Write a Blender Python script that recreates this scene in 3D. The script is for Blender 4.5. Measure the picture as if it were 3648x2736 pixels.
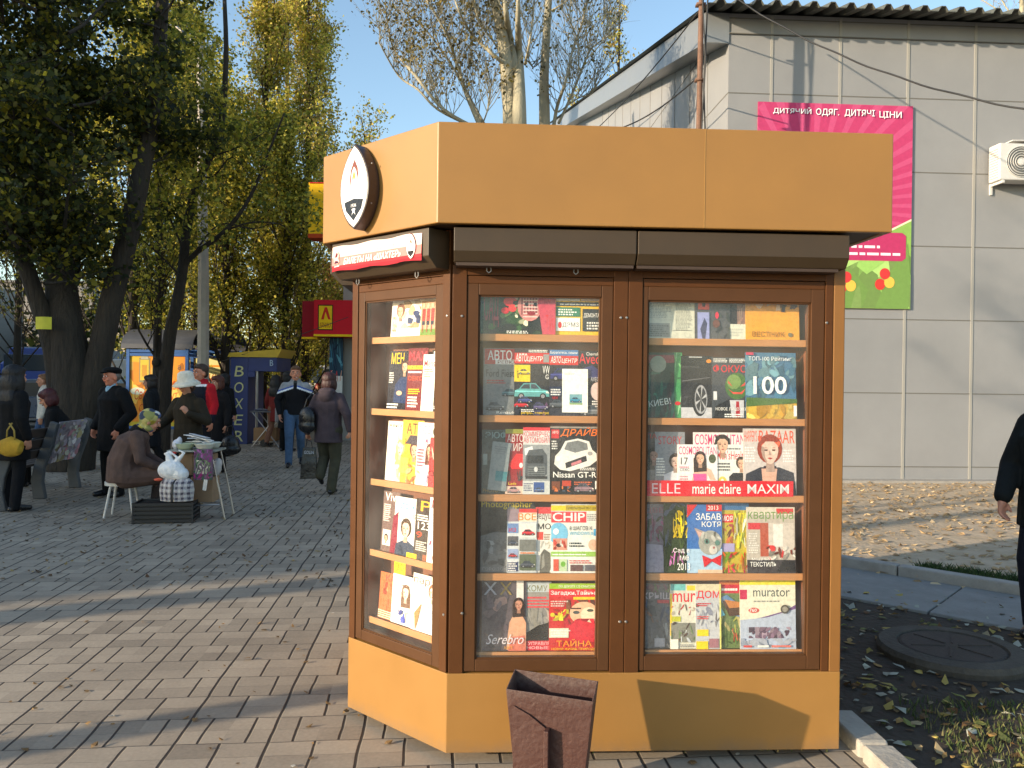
import bpy, math, random
import numpy as np
from mathutils import Vector, Matrix, Euler
from mathutils.geometry import tessellate_polygon
R = math.radians
for o in list(bpy.data.objects): bpy.data.objects.remove(o)
S = bpy.context.scene
COL = S.collection

# ------------------------------------------------------------------ camera
EYE = 1.6; F = 2837.0; TH = .012; PI_ = .005
cd = bpy.data.cameras.new('camera'); cam = bpy.data.objects.new('camera', cd); COL.objects.link(cam)
cd.sensor_width = 36; cd.lens = 28.0; cd.clip_end = 3000; cd.clip_start = .05
cam.matrix_world = Matrix.Translation((0, 0, EYE)) @ Matrix.Rotation(R(90) - PI_, 4, 'X') @ Matrix.Rotation(TH, 4, 'Z')
S.camera = cam

# ------------------------------------------------------------------ sky and sun
SUN_AZ = R(62.5); SUN_EL = R(13)          # the light travels towards this azimuth (from +Y to +X)
w = bpy.data.worlds.new('World'); S.world = w; w.use_nodes = True
nt = w.node_tree; bg = nt.nodes['Background']
sky = nt.nodes.new('ShaderNodeTexSky'); sky.sky_type = 'NISHITA'; sky.sun_disc = False
sky.sun_elevation = SUN_EL; sky.sun_rotation = SUN_AZ + math.pi
sky.air_density = 1.0; sky.dust_density = .8; sky.ozone_density = 1.0
gn = nt.nodes.new('ShaderNodeVectorMath'); gn.operation = 'MULTIPLY'; gn.inputs[1].default_value = (1.10, 1.16, 1.17)   # clear cyan autumn sky
nt.links.new(sky.outputs[0], gn.inputs[0]); nt.links.new(gn.outputs[0], bg.inputs[0]); bg.inputs[1].default_value = .13
sd = bpy.data.lights.new('sun', 'SUN'); sun = bpy.data.objects.new('sun', sd); COL.objects.link(sun)
sd.energy = 3.7; sd.angle = R(.5); sd.color = (1.0, .82, .60)
dv = Vector((math.sin(SUN_AZ) * math.cos(SUN_EL), math.cos(SUN_AZ) * math.cos(SUN_EL), -math.sin(SUN_EL)))
sun.rotation_euler = dv.to_track_quat('-Z', 'Y').to_euler()
S.view_settings.view_transform = 'Standard'; S.view_settings.look = 'None'
S.view_settings.exposure = 1.1; S.view_settings.gamma = 1
S.render.resolution_x = 1024; S.render.resolution_y = 768

# ------------------------------------------------------------------ helpers
def ray(px, py):                          # photo pixel -> direction from the eye
    u = (px - 1824) / F; v = (1368 - py) / F
    a = u * math.cos(TH) - v * math.sin(TH); b = u * math.sin(TH) + v * math.cos(TH)
    return Vector((a, math.cos(PI_) + b * math.sin(PI_), -math.sin(PI_) + b * math.cos(PI_)))
def atY(px, py, Y):
    r = ray(px, py); t = Y / r.y; return Vector((r.x * t, Y, EYE + r.z * t))
def ground(px, py, z=0):
    r = ray(px, py); t = (z - EYE) / r.z; return Vector((r.x * t, r.y * t, z))

def lin(c):
    c = [x / 255. for x in c]
    return tuple((x / 12.92 if x <= .04045 else ((x + .055) / 1.055) ** 2.4) for x in c)

def mat(name, col, rough=.6, metal=0, spec=.5, noise=0, nscale=8, bump=0, bscale=60, attr=False, coat=0, trans=0, col2=None, stretch=None, bdist=.02):
    m = bpy.data.materials.new(name); m.use_nodes = True; t = m.node_tree; b = t.nodes['Principled BSDF']
    b.inputs['Roughness'].default_value = rough; b.inputs['Metallic'].default_value = metal
    b.inputs['Specular IOR Level'].default_value = spec; b.inputs['Coat Weight'].default_value = coat
    tc = t.nodes.new('ShaderNodeTexCoord'); src = tc.outputs['Object']
    if stretch:
        mp = t.nodes.new('ShaderNodeMapping'); mp.inputs['Scale'].default_value = stretch
        t.links.new(src, mp.inputs[0]); src = mp.outputs[0]
    if attr:
        a = t.nodes.new('ShaderNodeAttribute'); a.attribute_name = 'Col'; base = a.outputs['Color']
    else:
        rgb = t.nodes.new('ShaderNodeRGB'); rgb.outputs[0].default_value = (*col, 1); base = rgb.outputs[0]
    if noise:
        n = t.nodes.new('ShaderNodeTexNoise'); n.inputs['Scale'].default_value = nscale; n.inputs['Detail'].default_value = 6
        n.inputs['Roughness'].default_value = .65
        t.links.new(src, n.inputs['Vector'])
        if col2:
            rp = t.nodes.new('ShaderNodeMapRange'); rp.inputs[1].default_value = .5 - .5 * noise; rp.inputs[2].default_value = .5 + .5 * noise
            t.links.new(n.outputs['Fac'], rp.inputs[0])
            mx = t.nodes.new('ShaderNodeMix'); mx.data_type = 'RGBA'; t.links.new(rp.outputs[0], mx.inputs[0])
            t.links.new(base, mx.inputs[6]); mx.inputs[7].default_value = (*col2, 1); base = mx.outputs[2]
        else:
            rp = t.nodes.new('ShaderNodeMapRange'); rp.inputs[1].default_value = .25; rp.inputs[2].default_value = .75
            rp.inputs[3].default_value = 1 - noise; rp.inputs[4].default_value = 1 + noise
            t.links.new(n.outputs['Fac'], rp.inputs[0])
            mx = t.nodes.new('ShaderNodeVectorMath'); mx.operation = 'SCALE'
            t.links.new(base, mx.inputs[0]); t.links.new(rp.outputs[0], mx.inputs['Scale']); base = mx.outputs[0]
        r2 = t.nodes.new('ShaderNodeMapRange'); r2.inputs[3].default_value = max(0, rough - .12); r2.inputs[4].default_value = min(1, rough + .12)
        t.links.new(n.outputs['Fac'], r2.inputs[0]); t.links.new(r2.outputs[0], b.inputs['Roughness'])
    t.links.new(base, b.inputs['Base Color'])
    if bump:
        n2 = t.nodes.new('ShaderNodeTexNoise'); n2.inputs['Scale'].default_value = bscale; n2.inputs['Detail'].default_value = 5
        t.links.new(src, n2.inputs['Vector'])
        bp = t.nodes.new('ShaderNodeBump'); bp.inputs['Strength'].default_value = bump; bp.inputs['Distance'].default_value = bdist
        t.links.new(n2.outputs['Fac'], bp.inputs['Height']); t.links.new(bp.outputs[0], b.inputs['Normal'])
    if trans:
        tr = t.nodes.new('ShaderNodeBsdfTranslucent'); t.links.new(base, tr.inputs[0])
        ms = t.nodes.new('ShaderNodeMixShader'); ms.inputs[0].default_value = trans
        t.links.new(b.outputs[0], ms.inputs[1]); t.links.new(tr.outputs[0], ms.inputs[2])
        t.links.new(ms.outputs[0], t.nodes['Material Output'].inputs[0])
    return m

def tag(o, label=None, cat=None, group=None, kind=None):
    if label: o['label'] = label
    if cat: o['category'] = cat
    if group: o['group'] = group
    if kind: o['kind'] = kind
    return o
def empty(name, loc=(0, 0, 0), rz=0, label=None, cat=None, group=None):
    o = bpy.data.objects.new(name, None); COL.objects.link(o); o.location = loc; o.rotation_euler = (0, 0, rz)
    o.empty_display_size = .1
    return tag(o, label, cat, group)

class MB:
    """collects shapes, links them as one mesh object"""
    def __init__(s): s.v = []; s.f = []; s.mi = []; s.c = []; s.M = Matrix(); s.cm = 0; s.cc = (1, 1, 1); s.uc = False; s.sm = []; s.smooth = False
    def add(s, vs, fs):
        k = len(s.v); s.v += [tuple(s.M @ Vector(p)) for p in vs]
        for f in fs:
            s.f.append(tuple(i + k for i in f)); s.mi.append(s.cm); s.c.append(s.cc); s.sm.append(s.smooth)
        return s
    def col(s, c): s.cc = lin(c); s.uc = True; return s
    def box(s, x0, x1, y0, y1, z0, z1):
        v = [(x, y, z) for x in (x0, x1) for y in (y0, y1) for z in (z0, z1)]
        return s.add(v, [(0, 1, 3, 2), (4, 6, 7, 5), (0, 4, 5, 1), (2, 3, 7, 6), (0, 2, 6, 4), (1, 5, 7, 3)])
    def cbox(s, c, d, rot=None):
        M = s.M; s.M = M @ Matrix.Translation(c) @ (rot.to_matrix().to_4x4() if rot else Matrix())
        s.box(-d[0] / 2, d[0] / 2, -d[1] / 2, d[1] / 2, -d[2] / 2, d[2] / 2); s.M = M; return s
    def prism(s, pts, d, axis='z', z0=0):
        n = len(pts); T = tessellate_polygon([[Vector((p[0], p[1], 0)) for p in pts]])
        def q(p, h): return (p[0], p[1], h) if axis == 'z' else ((p[0], h, p[1]) if axis == 'y' else (h, p[0], p[1]))
        v = [q(p, z0) for p in pts] + [q(p, z0 + d) for p in pts]
        f = [tuple(t) for t in T] + [tuple(i + n for i in t[::-1]) for t in T] + [(i, (i + 1) % n, (i + 1) % n + n, i + n) for i in range(n)]
        return s.add(v, f)
    def tube(s, path, rad, n=8, cap=True):
        path = [Vector(p) for p in path]; k = len(path)
        if not hasattr(rad, '__len__'): rad = [rad] * k
        v = []; prev = None
        for i, p in enumerate(path):
            d = (path[min(i + 1, k - 1)] - path[max(i - 1, 0)])
            if d.length < 1e-9: d = Vector((0, 0, 1))
            d.normalize()
            a = prev if prev is not None else (Vector((1, 0, 0)) if abs(d.x) < .9 else Vector((0, 1, 0)))
            a = (a - d * a.dot(d)); a.normalize(); b = d.cross(a); prev = a
            r = rad[i]; rx, ry = (r if hasattr(r, '__len__') else (r, r))
            for j in range(n):
                t = 2 * math.pi * j / n; v.append(p + a * math.cos(t) * rx + b * math.sin(t) * ry)
        f = [(i * n + j, i * n + (j + 1) % n, (i + 1) * n + (j + 1) % n, (i + 1) * n + j) for i in range(k - 1) for j in range(n)]
        if cap: f += [tuple(range(n))[::-1], tuple(range((k - 1) * n, k * n))]
        return s.add(v, f)
    def lathe(s, prof, n=24, c=(0, 0, 0)):
        v = []; k = len(prof)
        for r, z in prof:
            for j in range(n):
                t = 2 * math.pi * j / n; v.append((c[0] + r * math.cos(t), c[1] + r * math.sin(t), c[2] + z))
        f = [(i * n + j, i * n + (j + 1) % n, (i + 1) * n + (j + 1) % n, (i + 1) * n + j) for i in range(k - 1) for j in range(n)]
        return s.add(v, f)
    def ball(s, c, r, n=12, m=8, rot=None):
        if not hasattr(r, '__len__'): r = (r, r, r)
        M = s.M; s.M = M @ Matrix.Translation(c) @ (rot.to_matrix().to_4x4() if rot else Matrix())
        v = [(0, 0, r[2])]
        for i in range(1, m):
            ph = math.pi * i / m
            for j in range(n):
                t = 2 * math.pi * j / n; v.append((r[0] * math.sin(ph) * math.cos(t), r[1] * math.sin(ph) * math.sin(t), r[2] * math.cos(ph)))
        v.append((0, 0, -r[2]))
        f = [(0, 1 + j, 1 + (j + 1) % n) for j in range(n)]
        for i in range(m - 2):
            for j in range(n):
                a = 1 + i * n; f.append((a + j, a + n + j, a + n + (j + 1) % n, a + (j + 1) % n))
        a = 1 + (m - 2) * n; f += [(a + (j + 1) % n, a + j, len(v) - 1) for j in range(n)]
        s.add(v, f); s.M = M; return s
    def mesh(s, name, mats):
        me = bpy.data.meshes.new(name); me.from_pydata(s.v, [], s.f)
        if not isinstance(mats, (list, tuple)): mats = [mats]
        for m in mats: me.materials.append(m)
        me.polygons.foreach_set('material_index', s.mi); me.polygons.foreach_set('use_smooth', s.sm)
        if s.uc:
            a = me.color_attributes.new('Col', 'FLOAT_COLOR', 'CORNER')
            c = np.ones((len(me.loops), 4), np.float32); tot = np.array([len(f) for f in s.f])
            c[:, :3] = np.repeat(np.array(s.c, np.float32), tot, axis=0); a.data.foreach_set('color', c.ravel())
        me.update(); return me
    def cut(s):
        s.marks = getattr(s, 'marks', []) + [len(s.f)]; return s
    def build_split(s, name, mats, parent=None, bevel=0):
        k = 0; out_ = []
        for e in getattr(s, 'marks', []) + [len(s.f)]:
            if e <= k: continue
            q = MB(); ids = sorted({i for f in s.f[k:e] for i in f}); mp_ = {i: n for n, i in enumerate(ids)}
            q.v = [s.v[i] for i in ids]; q.f = [tuple(mp_[i] for i in f) for f in s.f[k:e]]; q.mi = s.mi[k:e]; q.c = s.c[k:e]; q.uc = s.uc; q.sm = s.sm[k:e]
            out_.append(q.build(name, mats, parent, bevel)); k = e
        return out_
    def build(s, name, mats, parent=None, bevel=0, loc=None, fix=True):
        me = s.mesh(name, mats)
        if fix:
            import bmesh
            b = bmesh.new(); b.from_mesh(me); bmesh.ops.recalc_face_normals(b, faces=b.faces); b.to_mesh(me); b.free()
        o = bpy.data.objects.new(name, me); COL.objects.link(o)
        if parent: o.parent = parent
        if loc: o.location = loc
        if bevel:
            bv = o.modifiers.new('bevel', 'BEVEL'); bv.width = bevel; bv.segments = 2; bv.limit_method = 'ANGLE'; bv.angle_limit = R(40)
        return o

_tx = {}
def text2d(s, bold=0.0, italic=0.0):
    k = (s, bold, italic)
    if k not in _tx:
        c = bpy.data.curves.new('t', 'FONT'); c.body = s; c.resolution_u = 3; c.offset = bold * .3; c.shear = italic
        o = bpy.data.objects.new('t', c); COL.objects.link(o); bpy.context.view_layer.update()
        me = bpy.data.meshes.new_from_object(o.evaluated_get(bpy.context.evaluated_depsgraph_get()))
        v = [(p.co.x, p.co.y) for p in me.vertices]; f = [tuple(p.vertices) for p in me.polygons]
        bpy.data.objects.remove(o); bpy.data.curves.remove(c); bpy.data.meshes.remove(me)
        if v:
            xs = [p[0] for p in v]; ys = [p[1] for p in v]
            x0, x1, y0, y1 = min(xs), max(xs), min(ys), max(ys)
            v = [((x - x0) / (x1 - x0), (y - y0) / (y1 - y0)) for x, y in v]; asp = (x1 - x0) / (y1 - y0)
        else: asp = 1
        _tx[k] = (v, f, asp)
    return _tx[k]

class Art:
    """flat printed artwork on a thin board; x right, z up, normalised coordinates 0..1, each layer a hair above the last"""
    def __init__(s, W, H, base, thick=.004, seed=0):
        s.W = W; s.H = H; s.b = MB(); s.k = 0; s.rnd = random.Random(seed); s.step = .00012
        s.b.col(base).box(0, W, 0, thick, 0, H)
    def y(s): s.k += 1; return -s.k * s.step
    def poly(s, pts, c):
        y = s.y(); pts = [(min(1, max(0, p[0])), min(1, max(0, p[1]))) for p in pts]
        T = tessellate_polygon([[Vector((p[0], p[1], 0)) for p in pts]])
        s.b.col(c).add([(p[0] * s.W, y, p[1] * s.H) for p in pts], [tuple(t) for t in T])
    def r(s, x0, y0, x1, y1, c): s.poly([(x0, y0), (x1, y0), (x1, y1), (x0, y1)], c)
    def e(s, cx, cy, rx, ry, c, n=18, a=0):
        ry2 = ry; pts = []
        for i in range(n):
            t = 2 * math.pi * i / n; X = rx * math.cos(t); Y = ry2 * math.sin(t)
            pts.append((cx + X * math.cos(a) - Y * math.sin(a), cy + X * math.sin(a) + Y * math.cos(a)))
        s.poly(pts, c)
    def t(s, txt, x0, y0, x1, y1, c, bold=.01, it=0, a=0):
        v, f, asp = text2d(txt, bold, it); y = s.y(); out = []
        for p in v:
            X = x0 + p[0] * (x1 - x0); Y = y0 + p[1] * (y1 - y0)
            if a:
                dx = (X - x0) * s.W; dy = (Y - y0) * s.H
                X = x0 + (dx * math.cos(a) - dy * math.sin(a)) / s.W; Y = y0 + (dx * math.sin(a) + dy * math.cos(a)) / s.H
            out.append((X * s.W, y, Y * s.H))
        s.b.col(c).add(out, f)
    def lines(s, x0, y0, x1, y1, n, c, fill=.55):
        y = s.y(); h = (y1 - y0) / n; s.b.col(c)
        for i in range(n):
            x = x0; e = x1 - s.rnd.random() * .3 * (x1 - x0)
            while x < e:
                wd = (.04 + s.rnd.random() * .1) * min(1, max(.25, x1 - x0)); xe = min(e, x + wd)
                a = y0 + i * h; bb = a + h * fill
                s.b.add([(x * s.W, y, a * s.H), (xe * s.W, y, a * s.H), (xe * s.W, y, bb * s.H), (x * s.W, y, bb * s.H)], [(0, 1, 2, 3)])
                x = xe + .012
    def m(s, x0, y0, x1, y1, n, cols, sz=.12):
        for i in range(n):
            cx = s.rnd.uniform(x0, x1); cy = s.rnd.uniform(y0, y1); rx = sz * s.rnd.uniform(.3, 1.); ry = rx * s.rnd.uniform(.3, 1) * s.W / s.H
            c = s.rnd.choice(cols); k = s.rnd.uniform(.75, 1.15); c = tuple(min(255, q * k) for q in c)
            pts = []; a = s.rnd.random() * 3
            for i2 in range(7):
                t = i2 / 7 * 6.283; q = s.rnd.uniform(.6, 1.1)
                X = rx * math.cos(t) * q; Y = ry * math.sin(t) * q
                pts.append((min(x1, max(x0, cx + X * math.cos(a) - Y * math.sin(a))), min(y1, max(y0, cy + X * math.sin(a) + Y * math.cos(a)))))
            s.poly(pts, c)
    def face(s, cx, cy, r, hair=(50, 30, 20), skin=(225, 175, 145), body=None, long=False, k=None):
        k = k or s.W / s.H; sh = tuple(q * .78 for q in skin); hi = tuple(min(255, q * 1.08) for q in skin); h2 = tuple(min(255, q * 1.5 + 12) for q in hair)
        if body:
            s.poly([(cx - 2.1 * r, cy - 5 * r * k), (cx - 1.9 * r, cy - 2.1 * r * k), (cx - .5 * r, cy - 1.5 * r * k), (cx + .5 * r, cy - 1.5 * r * k), (cx + 1.9 * r, cy - 2.1 * r * k), (cx + 2.1 * r, cy - 5 * r * k)], body)
            s.m(cx - 1.9 * r, cy - 4.5 * r * k, cx + 1.9 * r, cy - 2.2 * r * k, 8, [body, tuple(q * .8 for q in body)], .5 * r)
        if long: s.poly([(cx - 1.2 * r, cy - 2.6 * r * k), (cx - 1.25 * r, cy), (cx, cy + 1.35 * r * k), (cx + 1.2 * r, cy), (cx + 1.3 * r, cy - 2.4 * r * k)], hair); s.m(cx - 1.2 * r, cy - 2.4 * r * k, cx + 1.25 * r, cy + .2 * r * k, 10, [hair, h2], .35 * r)
        s.e(cx, cy + .2 * r * k, r * 1.08, r * 1.25 * k, hair); s.m(cx - r, cy + .3 * r * k, cx + r, cy + 1.3 * r * k, 9, [hair, h2], .4 * r)
        s.poly([(cx - .36 * r, cy - 1.75 * r * k), (cx - .3 * r, cy - .7 * r * k), (cx + .32 * r, cy - .7 * r * k), (cx + .42 * r, cy - 1.75 * r * k)], sh)
        P = [(-.7, .45), (-.74, .0), (-.62, -.5), (-.3, -.98), (0, -1.1), (.3, -.98), (.62, -.5), (.74, .0), (.7, .45), (.35, .82), (-.35, .82)]
        s.poly([(cx + x * r, cy + y * r * k) for x, y in P], skin)
        s.poly([(cx + x * r, cy + y * r * k) for x, y in [(-.7, .45), (-.74, 0), (-.62, -.5), (-.3, -.98), (-.2, -.9), (-.42, -.45), (-.45, .3)]], sh)
        s.poly([(cx + x * r, cy + y * r * k) for x, y in [(.1, .45), (.1, .0), (.3, -.35), (.5, -.2), (.58, .3)]], hi)
        for sx in (-1, 1):
            s.e(cx + sx * .33 * r, cy + .08 * r * k, r * .15, r * .065 * k, (70, 45, 38)); s.e(cx + sx * .33 * r, cy + .17 * r * k, r * .19, r * .05 * k, sh); s.poly([(cx + sx * .14 * r, cy + .27 * r * k), (cx + sx * .34 * r, cy + .35 * r * k), (cx + sx * .56 * r, cy + .27 * r * k), (cx + sx * .34 * r, cy + .31 * r * k)], hair)
        s.poly([(cx - .05 * r, cy + .1 * r * k), (cx - .13 * r, cy - .3 * r * k), (cx + .1 * r, cy - .33 * r * k)], sh)
        s.poly([(cx - .24 * r, cy - .58 * r * k), (cx - .07 * r, cy - .53 * r * k), (cx + .07 * r, cy - .53 * r * k), (cx + .24 * r, cy - .58 * r * k), (cx, cy - .7 * r * k)], (168, 62, 62))
    def car(s, cx, cy, w, c, k=None, flip=1):
        k = (k or s.W / s.H) * w
        P = lambda pts: [(cx + flip * p[0] * w, cy + p[1] * k) for p in pts]
        s.e(cx, cy - .03 * k, .52 * w, .05 * k, (30, 30, 32))
        s.poly(P([(-.5, 0), (-.48, .17), (-.36, .22), (-.24, .37), (.1, .38), (.26, .22), (.45, .17), (.5, .08), (.5, 0)]), c)
        s.poly(P([(-.33, .22), (-.22, .34), (-.06, .35), (-.06, .22)]), (45, 55, 65)); s.poly(P([(-.03, .22), (-.03, .35), (.09, .35), (.21, .22)]), (60, 72, 84))
        s.poly(P([(-.48, .13), (-.48, .165), (.45, .16), (.46, .13)]), tuple(min(255, q * 1.3 + 15) for q in c))
        s.poly(P([(.4, .1), (.49, .09), (.47, .14), (.4, .15)]), (235, 235, 220))
        for x in (-.3, .31): s.e(cx + flip * x * w, cy + .01 * k, .085 * w, .085 * k, (25, 25, 25)); s.e(cx + flip * x * w, cy + .01 * k, .055 * w, .055 * k, (150, 150, 155))
    def build(s, name, parent=None, m=None): return s.b.build(name, m or M['print'], parent, fix=False)
    def do(s, ops):
        for o in ops: getattr(s, o[0])(*o[1:-1], **o[-1]) if isinstance(o[-1], dict) else getattr(s, o[0])(*o[1:])
        return s

M = {}
M['print'] = mat('glossy_print', (1, 1, 1), .28, attr=True, noise=.16, nscale=55, spec=.5)
M['matte'] = mat('matte_print', (1, 1, 1), .7, attr=True, noise=.10, nscale=14, spec=.3)
M['orange'] = mat('orange_panel', (.300, .152, .038), .45, noise=.07, nscale=3, bump=.02, bscale=220)
def dirty(m, z0, z1, col, thr=.5, sc=7):
    '''road splash: irregular dirt near the foot of a panel'''
    t = m.node_tree; b = t.nodes['Principled BSDF']; L = t.links.new; src = b.inputs['Base Color'].links[0].from_socket
    tc = t.nodes.new('ShaderNodeTexCoord'); sp = t.nodes.new('ShaderNodeSeparateXYZ'); L(tc.outputs['Object'], sp.inputs[0])
    mr = t.nodes.new('ShaderNodeMapRange'); mr.inputs[1].default_value = z1; mr.inputs[2].default_value = z0; L(sp.outputs[2], mr.inputs[0])
    n = t.nodes.new('ShaderNodeTexNoise'); n.inputs['Scale'].default_value = sc; n.inputs['Detail'].default_value = 9; n.inputs['Roughness'].default_value = .75; L(tc.outputs['Object'], n.inputs['Vector'])
    mu = t.nodes.new('ShaderNodeMath'); mu.operation = 'MULTIPLY'; L(mr.outputs[0], mu.inputs[0]); L(n.outputs[0], mu.inputs[1])
    r2 = t.nodes.new('ShaderNodeMapRange'); r2.inputs[1].default_value = thr * .5; r2.inputs[2].default_value = thr * 1.3; r2.inputs[4].default_value = .7; L(mu.outputs[0], r2.inputs[0])
    mx = t.nodes.new('ShaderNodeMix'); mx.data_type = 'RGBA'; L(r2.outputs[0], mx.inputs[0]); L(src, mx.inputs[6]); mx.inputs[7].default_value = (*col, 1); L(mx.outputs[2], b.inputs['Base Color']); return m
M['orange_base'] = dirty(mat('orange_base', (.300, .152, .038), .45, noise=.07, nscale=3, bump=.02, bscale=220), .04, .17, (.17, .12, .08), .5)
M['brown'] = mat('brown_frame', (.084, .032, .010), .5, spec=.2, noise=.10, nscale=9, bump=.02, bscale=180)
M['brown2'] = mat('brown_sash', (.080, .035, .014), .5, spec=.22, noise=.10, nscale=9)
M['shutter'] = mat('bronze_box', (.05, .032, .016), .5, metal=.0, noise=.10, nscale=6, bump=.03, bscale=260)
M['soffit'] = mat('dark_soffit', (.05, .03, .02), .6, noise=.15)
M['shelf'] = mat('shelf_wood', (.50, .23, .085), .5, noise=.12, nscale=10, stretch=(1, 1, 12))
M['inner'] = mat('inner_panel', (.21, .075, .035), .5, noise=.15, nscale=6)
M['steel'] = mat('steel', (.42, .40, .38), .35, metal=.9, noise=.1)
M['rust'] = mat('rusty_steel', (.16, .085, .055), .75, noise=.35, nscale=14, bump=.1, bscale=60)
M['binpaint'] = mat('bin_maroon', (.050, .016, .012), .6, noise=.7, nscale=7, col2=(.072, .030, .023), bump=.25, bscale=45)
M['binpaint'] = dirty(M['binpaint'], .455, .33, (.15, .12, .11), .62, 60)
M['black'] = mat('black_plastic', (.02, .02, .022), .45, noise=.1)
M['white'] = mat('white_plastic', (.62, .61, .58), .4, noise=.06, nscale=10)
M['concrete'] = mat('concrete', (.32, .30, .27), .85, noise=.25, nscale=6, bump=.25, bscale=50)

def gmat():
    m = bpy.data.materials.new('window_glass'); m.use_nodes = True; t = m.node_tree; t.nodes.clear()
    o = t.nodes.new('ShaderNodeOutputMaterial'); tr = t.nodes.new('ShaderNodeBsdfTransparent'); g = t.nodes.new('ShaderNodeBsdfGlossy')
    g.inputs['Roughness'].default_value = .015; tr.inputs[0].default_value = (.99, 1, .99, 1)
    def mth(op, a, bb):
        n = t.nodes.new('ShaderNodeMath'); n.operation = op
        for i, q in enumerate((a, bb)):
            if isinstance(q, (int, float)): n.inputs[i].default_value = q
            else: t.links.new(q, n.inputs[i])
        return n.outputs[0]
    ge = t.nodes.new('ShaderNodeNewGeometry'); dt = t.nodes.new('ShaderNodeVectorMath'); dt.operation = 'DOT_PRODUCT'
    t.links.new(ge.outputs['Incoming'], dt.inputs[0]); t.links.new(ge.outputs['Normal'], dt.inputs[1])
    F0 = mth('ADD', mth('MULTIPLY', mth('POWER', mth('SUBTRACT', 1, mth('ABSOLUTE', dt.outputs['Value'], 0)), 5), .9), .045)
    tc = t.nodes.new('ShaderNodeTexCoord'); n = t.nodes.new('ShaderNodeTexNoise'); n.inputs['Scale'].default_value = 3
    bp = t.nodes.new('ShaderNodeBump'); bp.inputs['Strength'].default_value = .06; bp.inputs['Distance'].default_value = .02
    t.links.new(tc.outputs['Object'], n.inputs[0]); t.links.new(n.outputs[0], bp.inputs['Height']); t.links.new(bp.outputs[0], g.inputs['Normal'])
    mx = t.nodes.new('ShaderNodeMixShader'); t.links.new(F0, mx.inputs[0])
    df = t.nodes.new('ShaderNodeBsdfDiffuse'); df.inputs[0].default_value = (.7, .7, .68, 1); du = t.nodes.new('ShaderNodeMixShader')   # pale diffuse film standing in for the reflected haze on the pane
    nd = t.nodes.new('ShaderNodeTexNoise'); nd.inputs['Scale'].default_value = 5; nd.inputs['Detail'].default_value = 6; t.links.new(tc.outputs['Object'], nd.inputs[0])
    md = t.nodes.new('ShaderNodeMapRange'); md.inputs[1].default_value = .35; md.inputs[2].default_value = .75; md.inputs[3].default_value = .02; md.inputs[4].default_value = .10; t.links.new(nd.outputs[0], md.inputs[0]); t.links.new(md.outputs[0], du.inputs[0])
    t.links.new(tr.outputs[0], du.inputs[1]); t.links.new(df.outputs[0], du.inputs[2]); t.links.new(du.outputs[0], mx.inputs[1]); t.links.new(g.outputs[0], mx.inputs[2]); t.links.new(mx.outputs[0], o.inputs[0])
    return m
M['glass'] = gmat()
# ------------------------------------------------------------------ ground and setting
def sheet(name, pts, z, m, kind='structure', n=1):
    b = MB(); T = tessellate_polygon([[Vector((p[0], p[1], 0)) for p in pts]])
    b.add([(p[0], p[1], z) for p in pts], [tuple(t) for t in T]); o = b.build(name, m); tag(o, kind=kind)
    if o.data.polygons[0].normal.z < 0: o.data.flip_normals()
    return o

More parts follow.
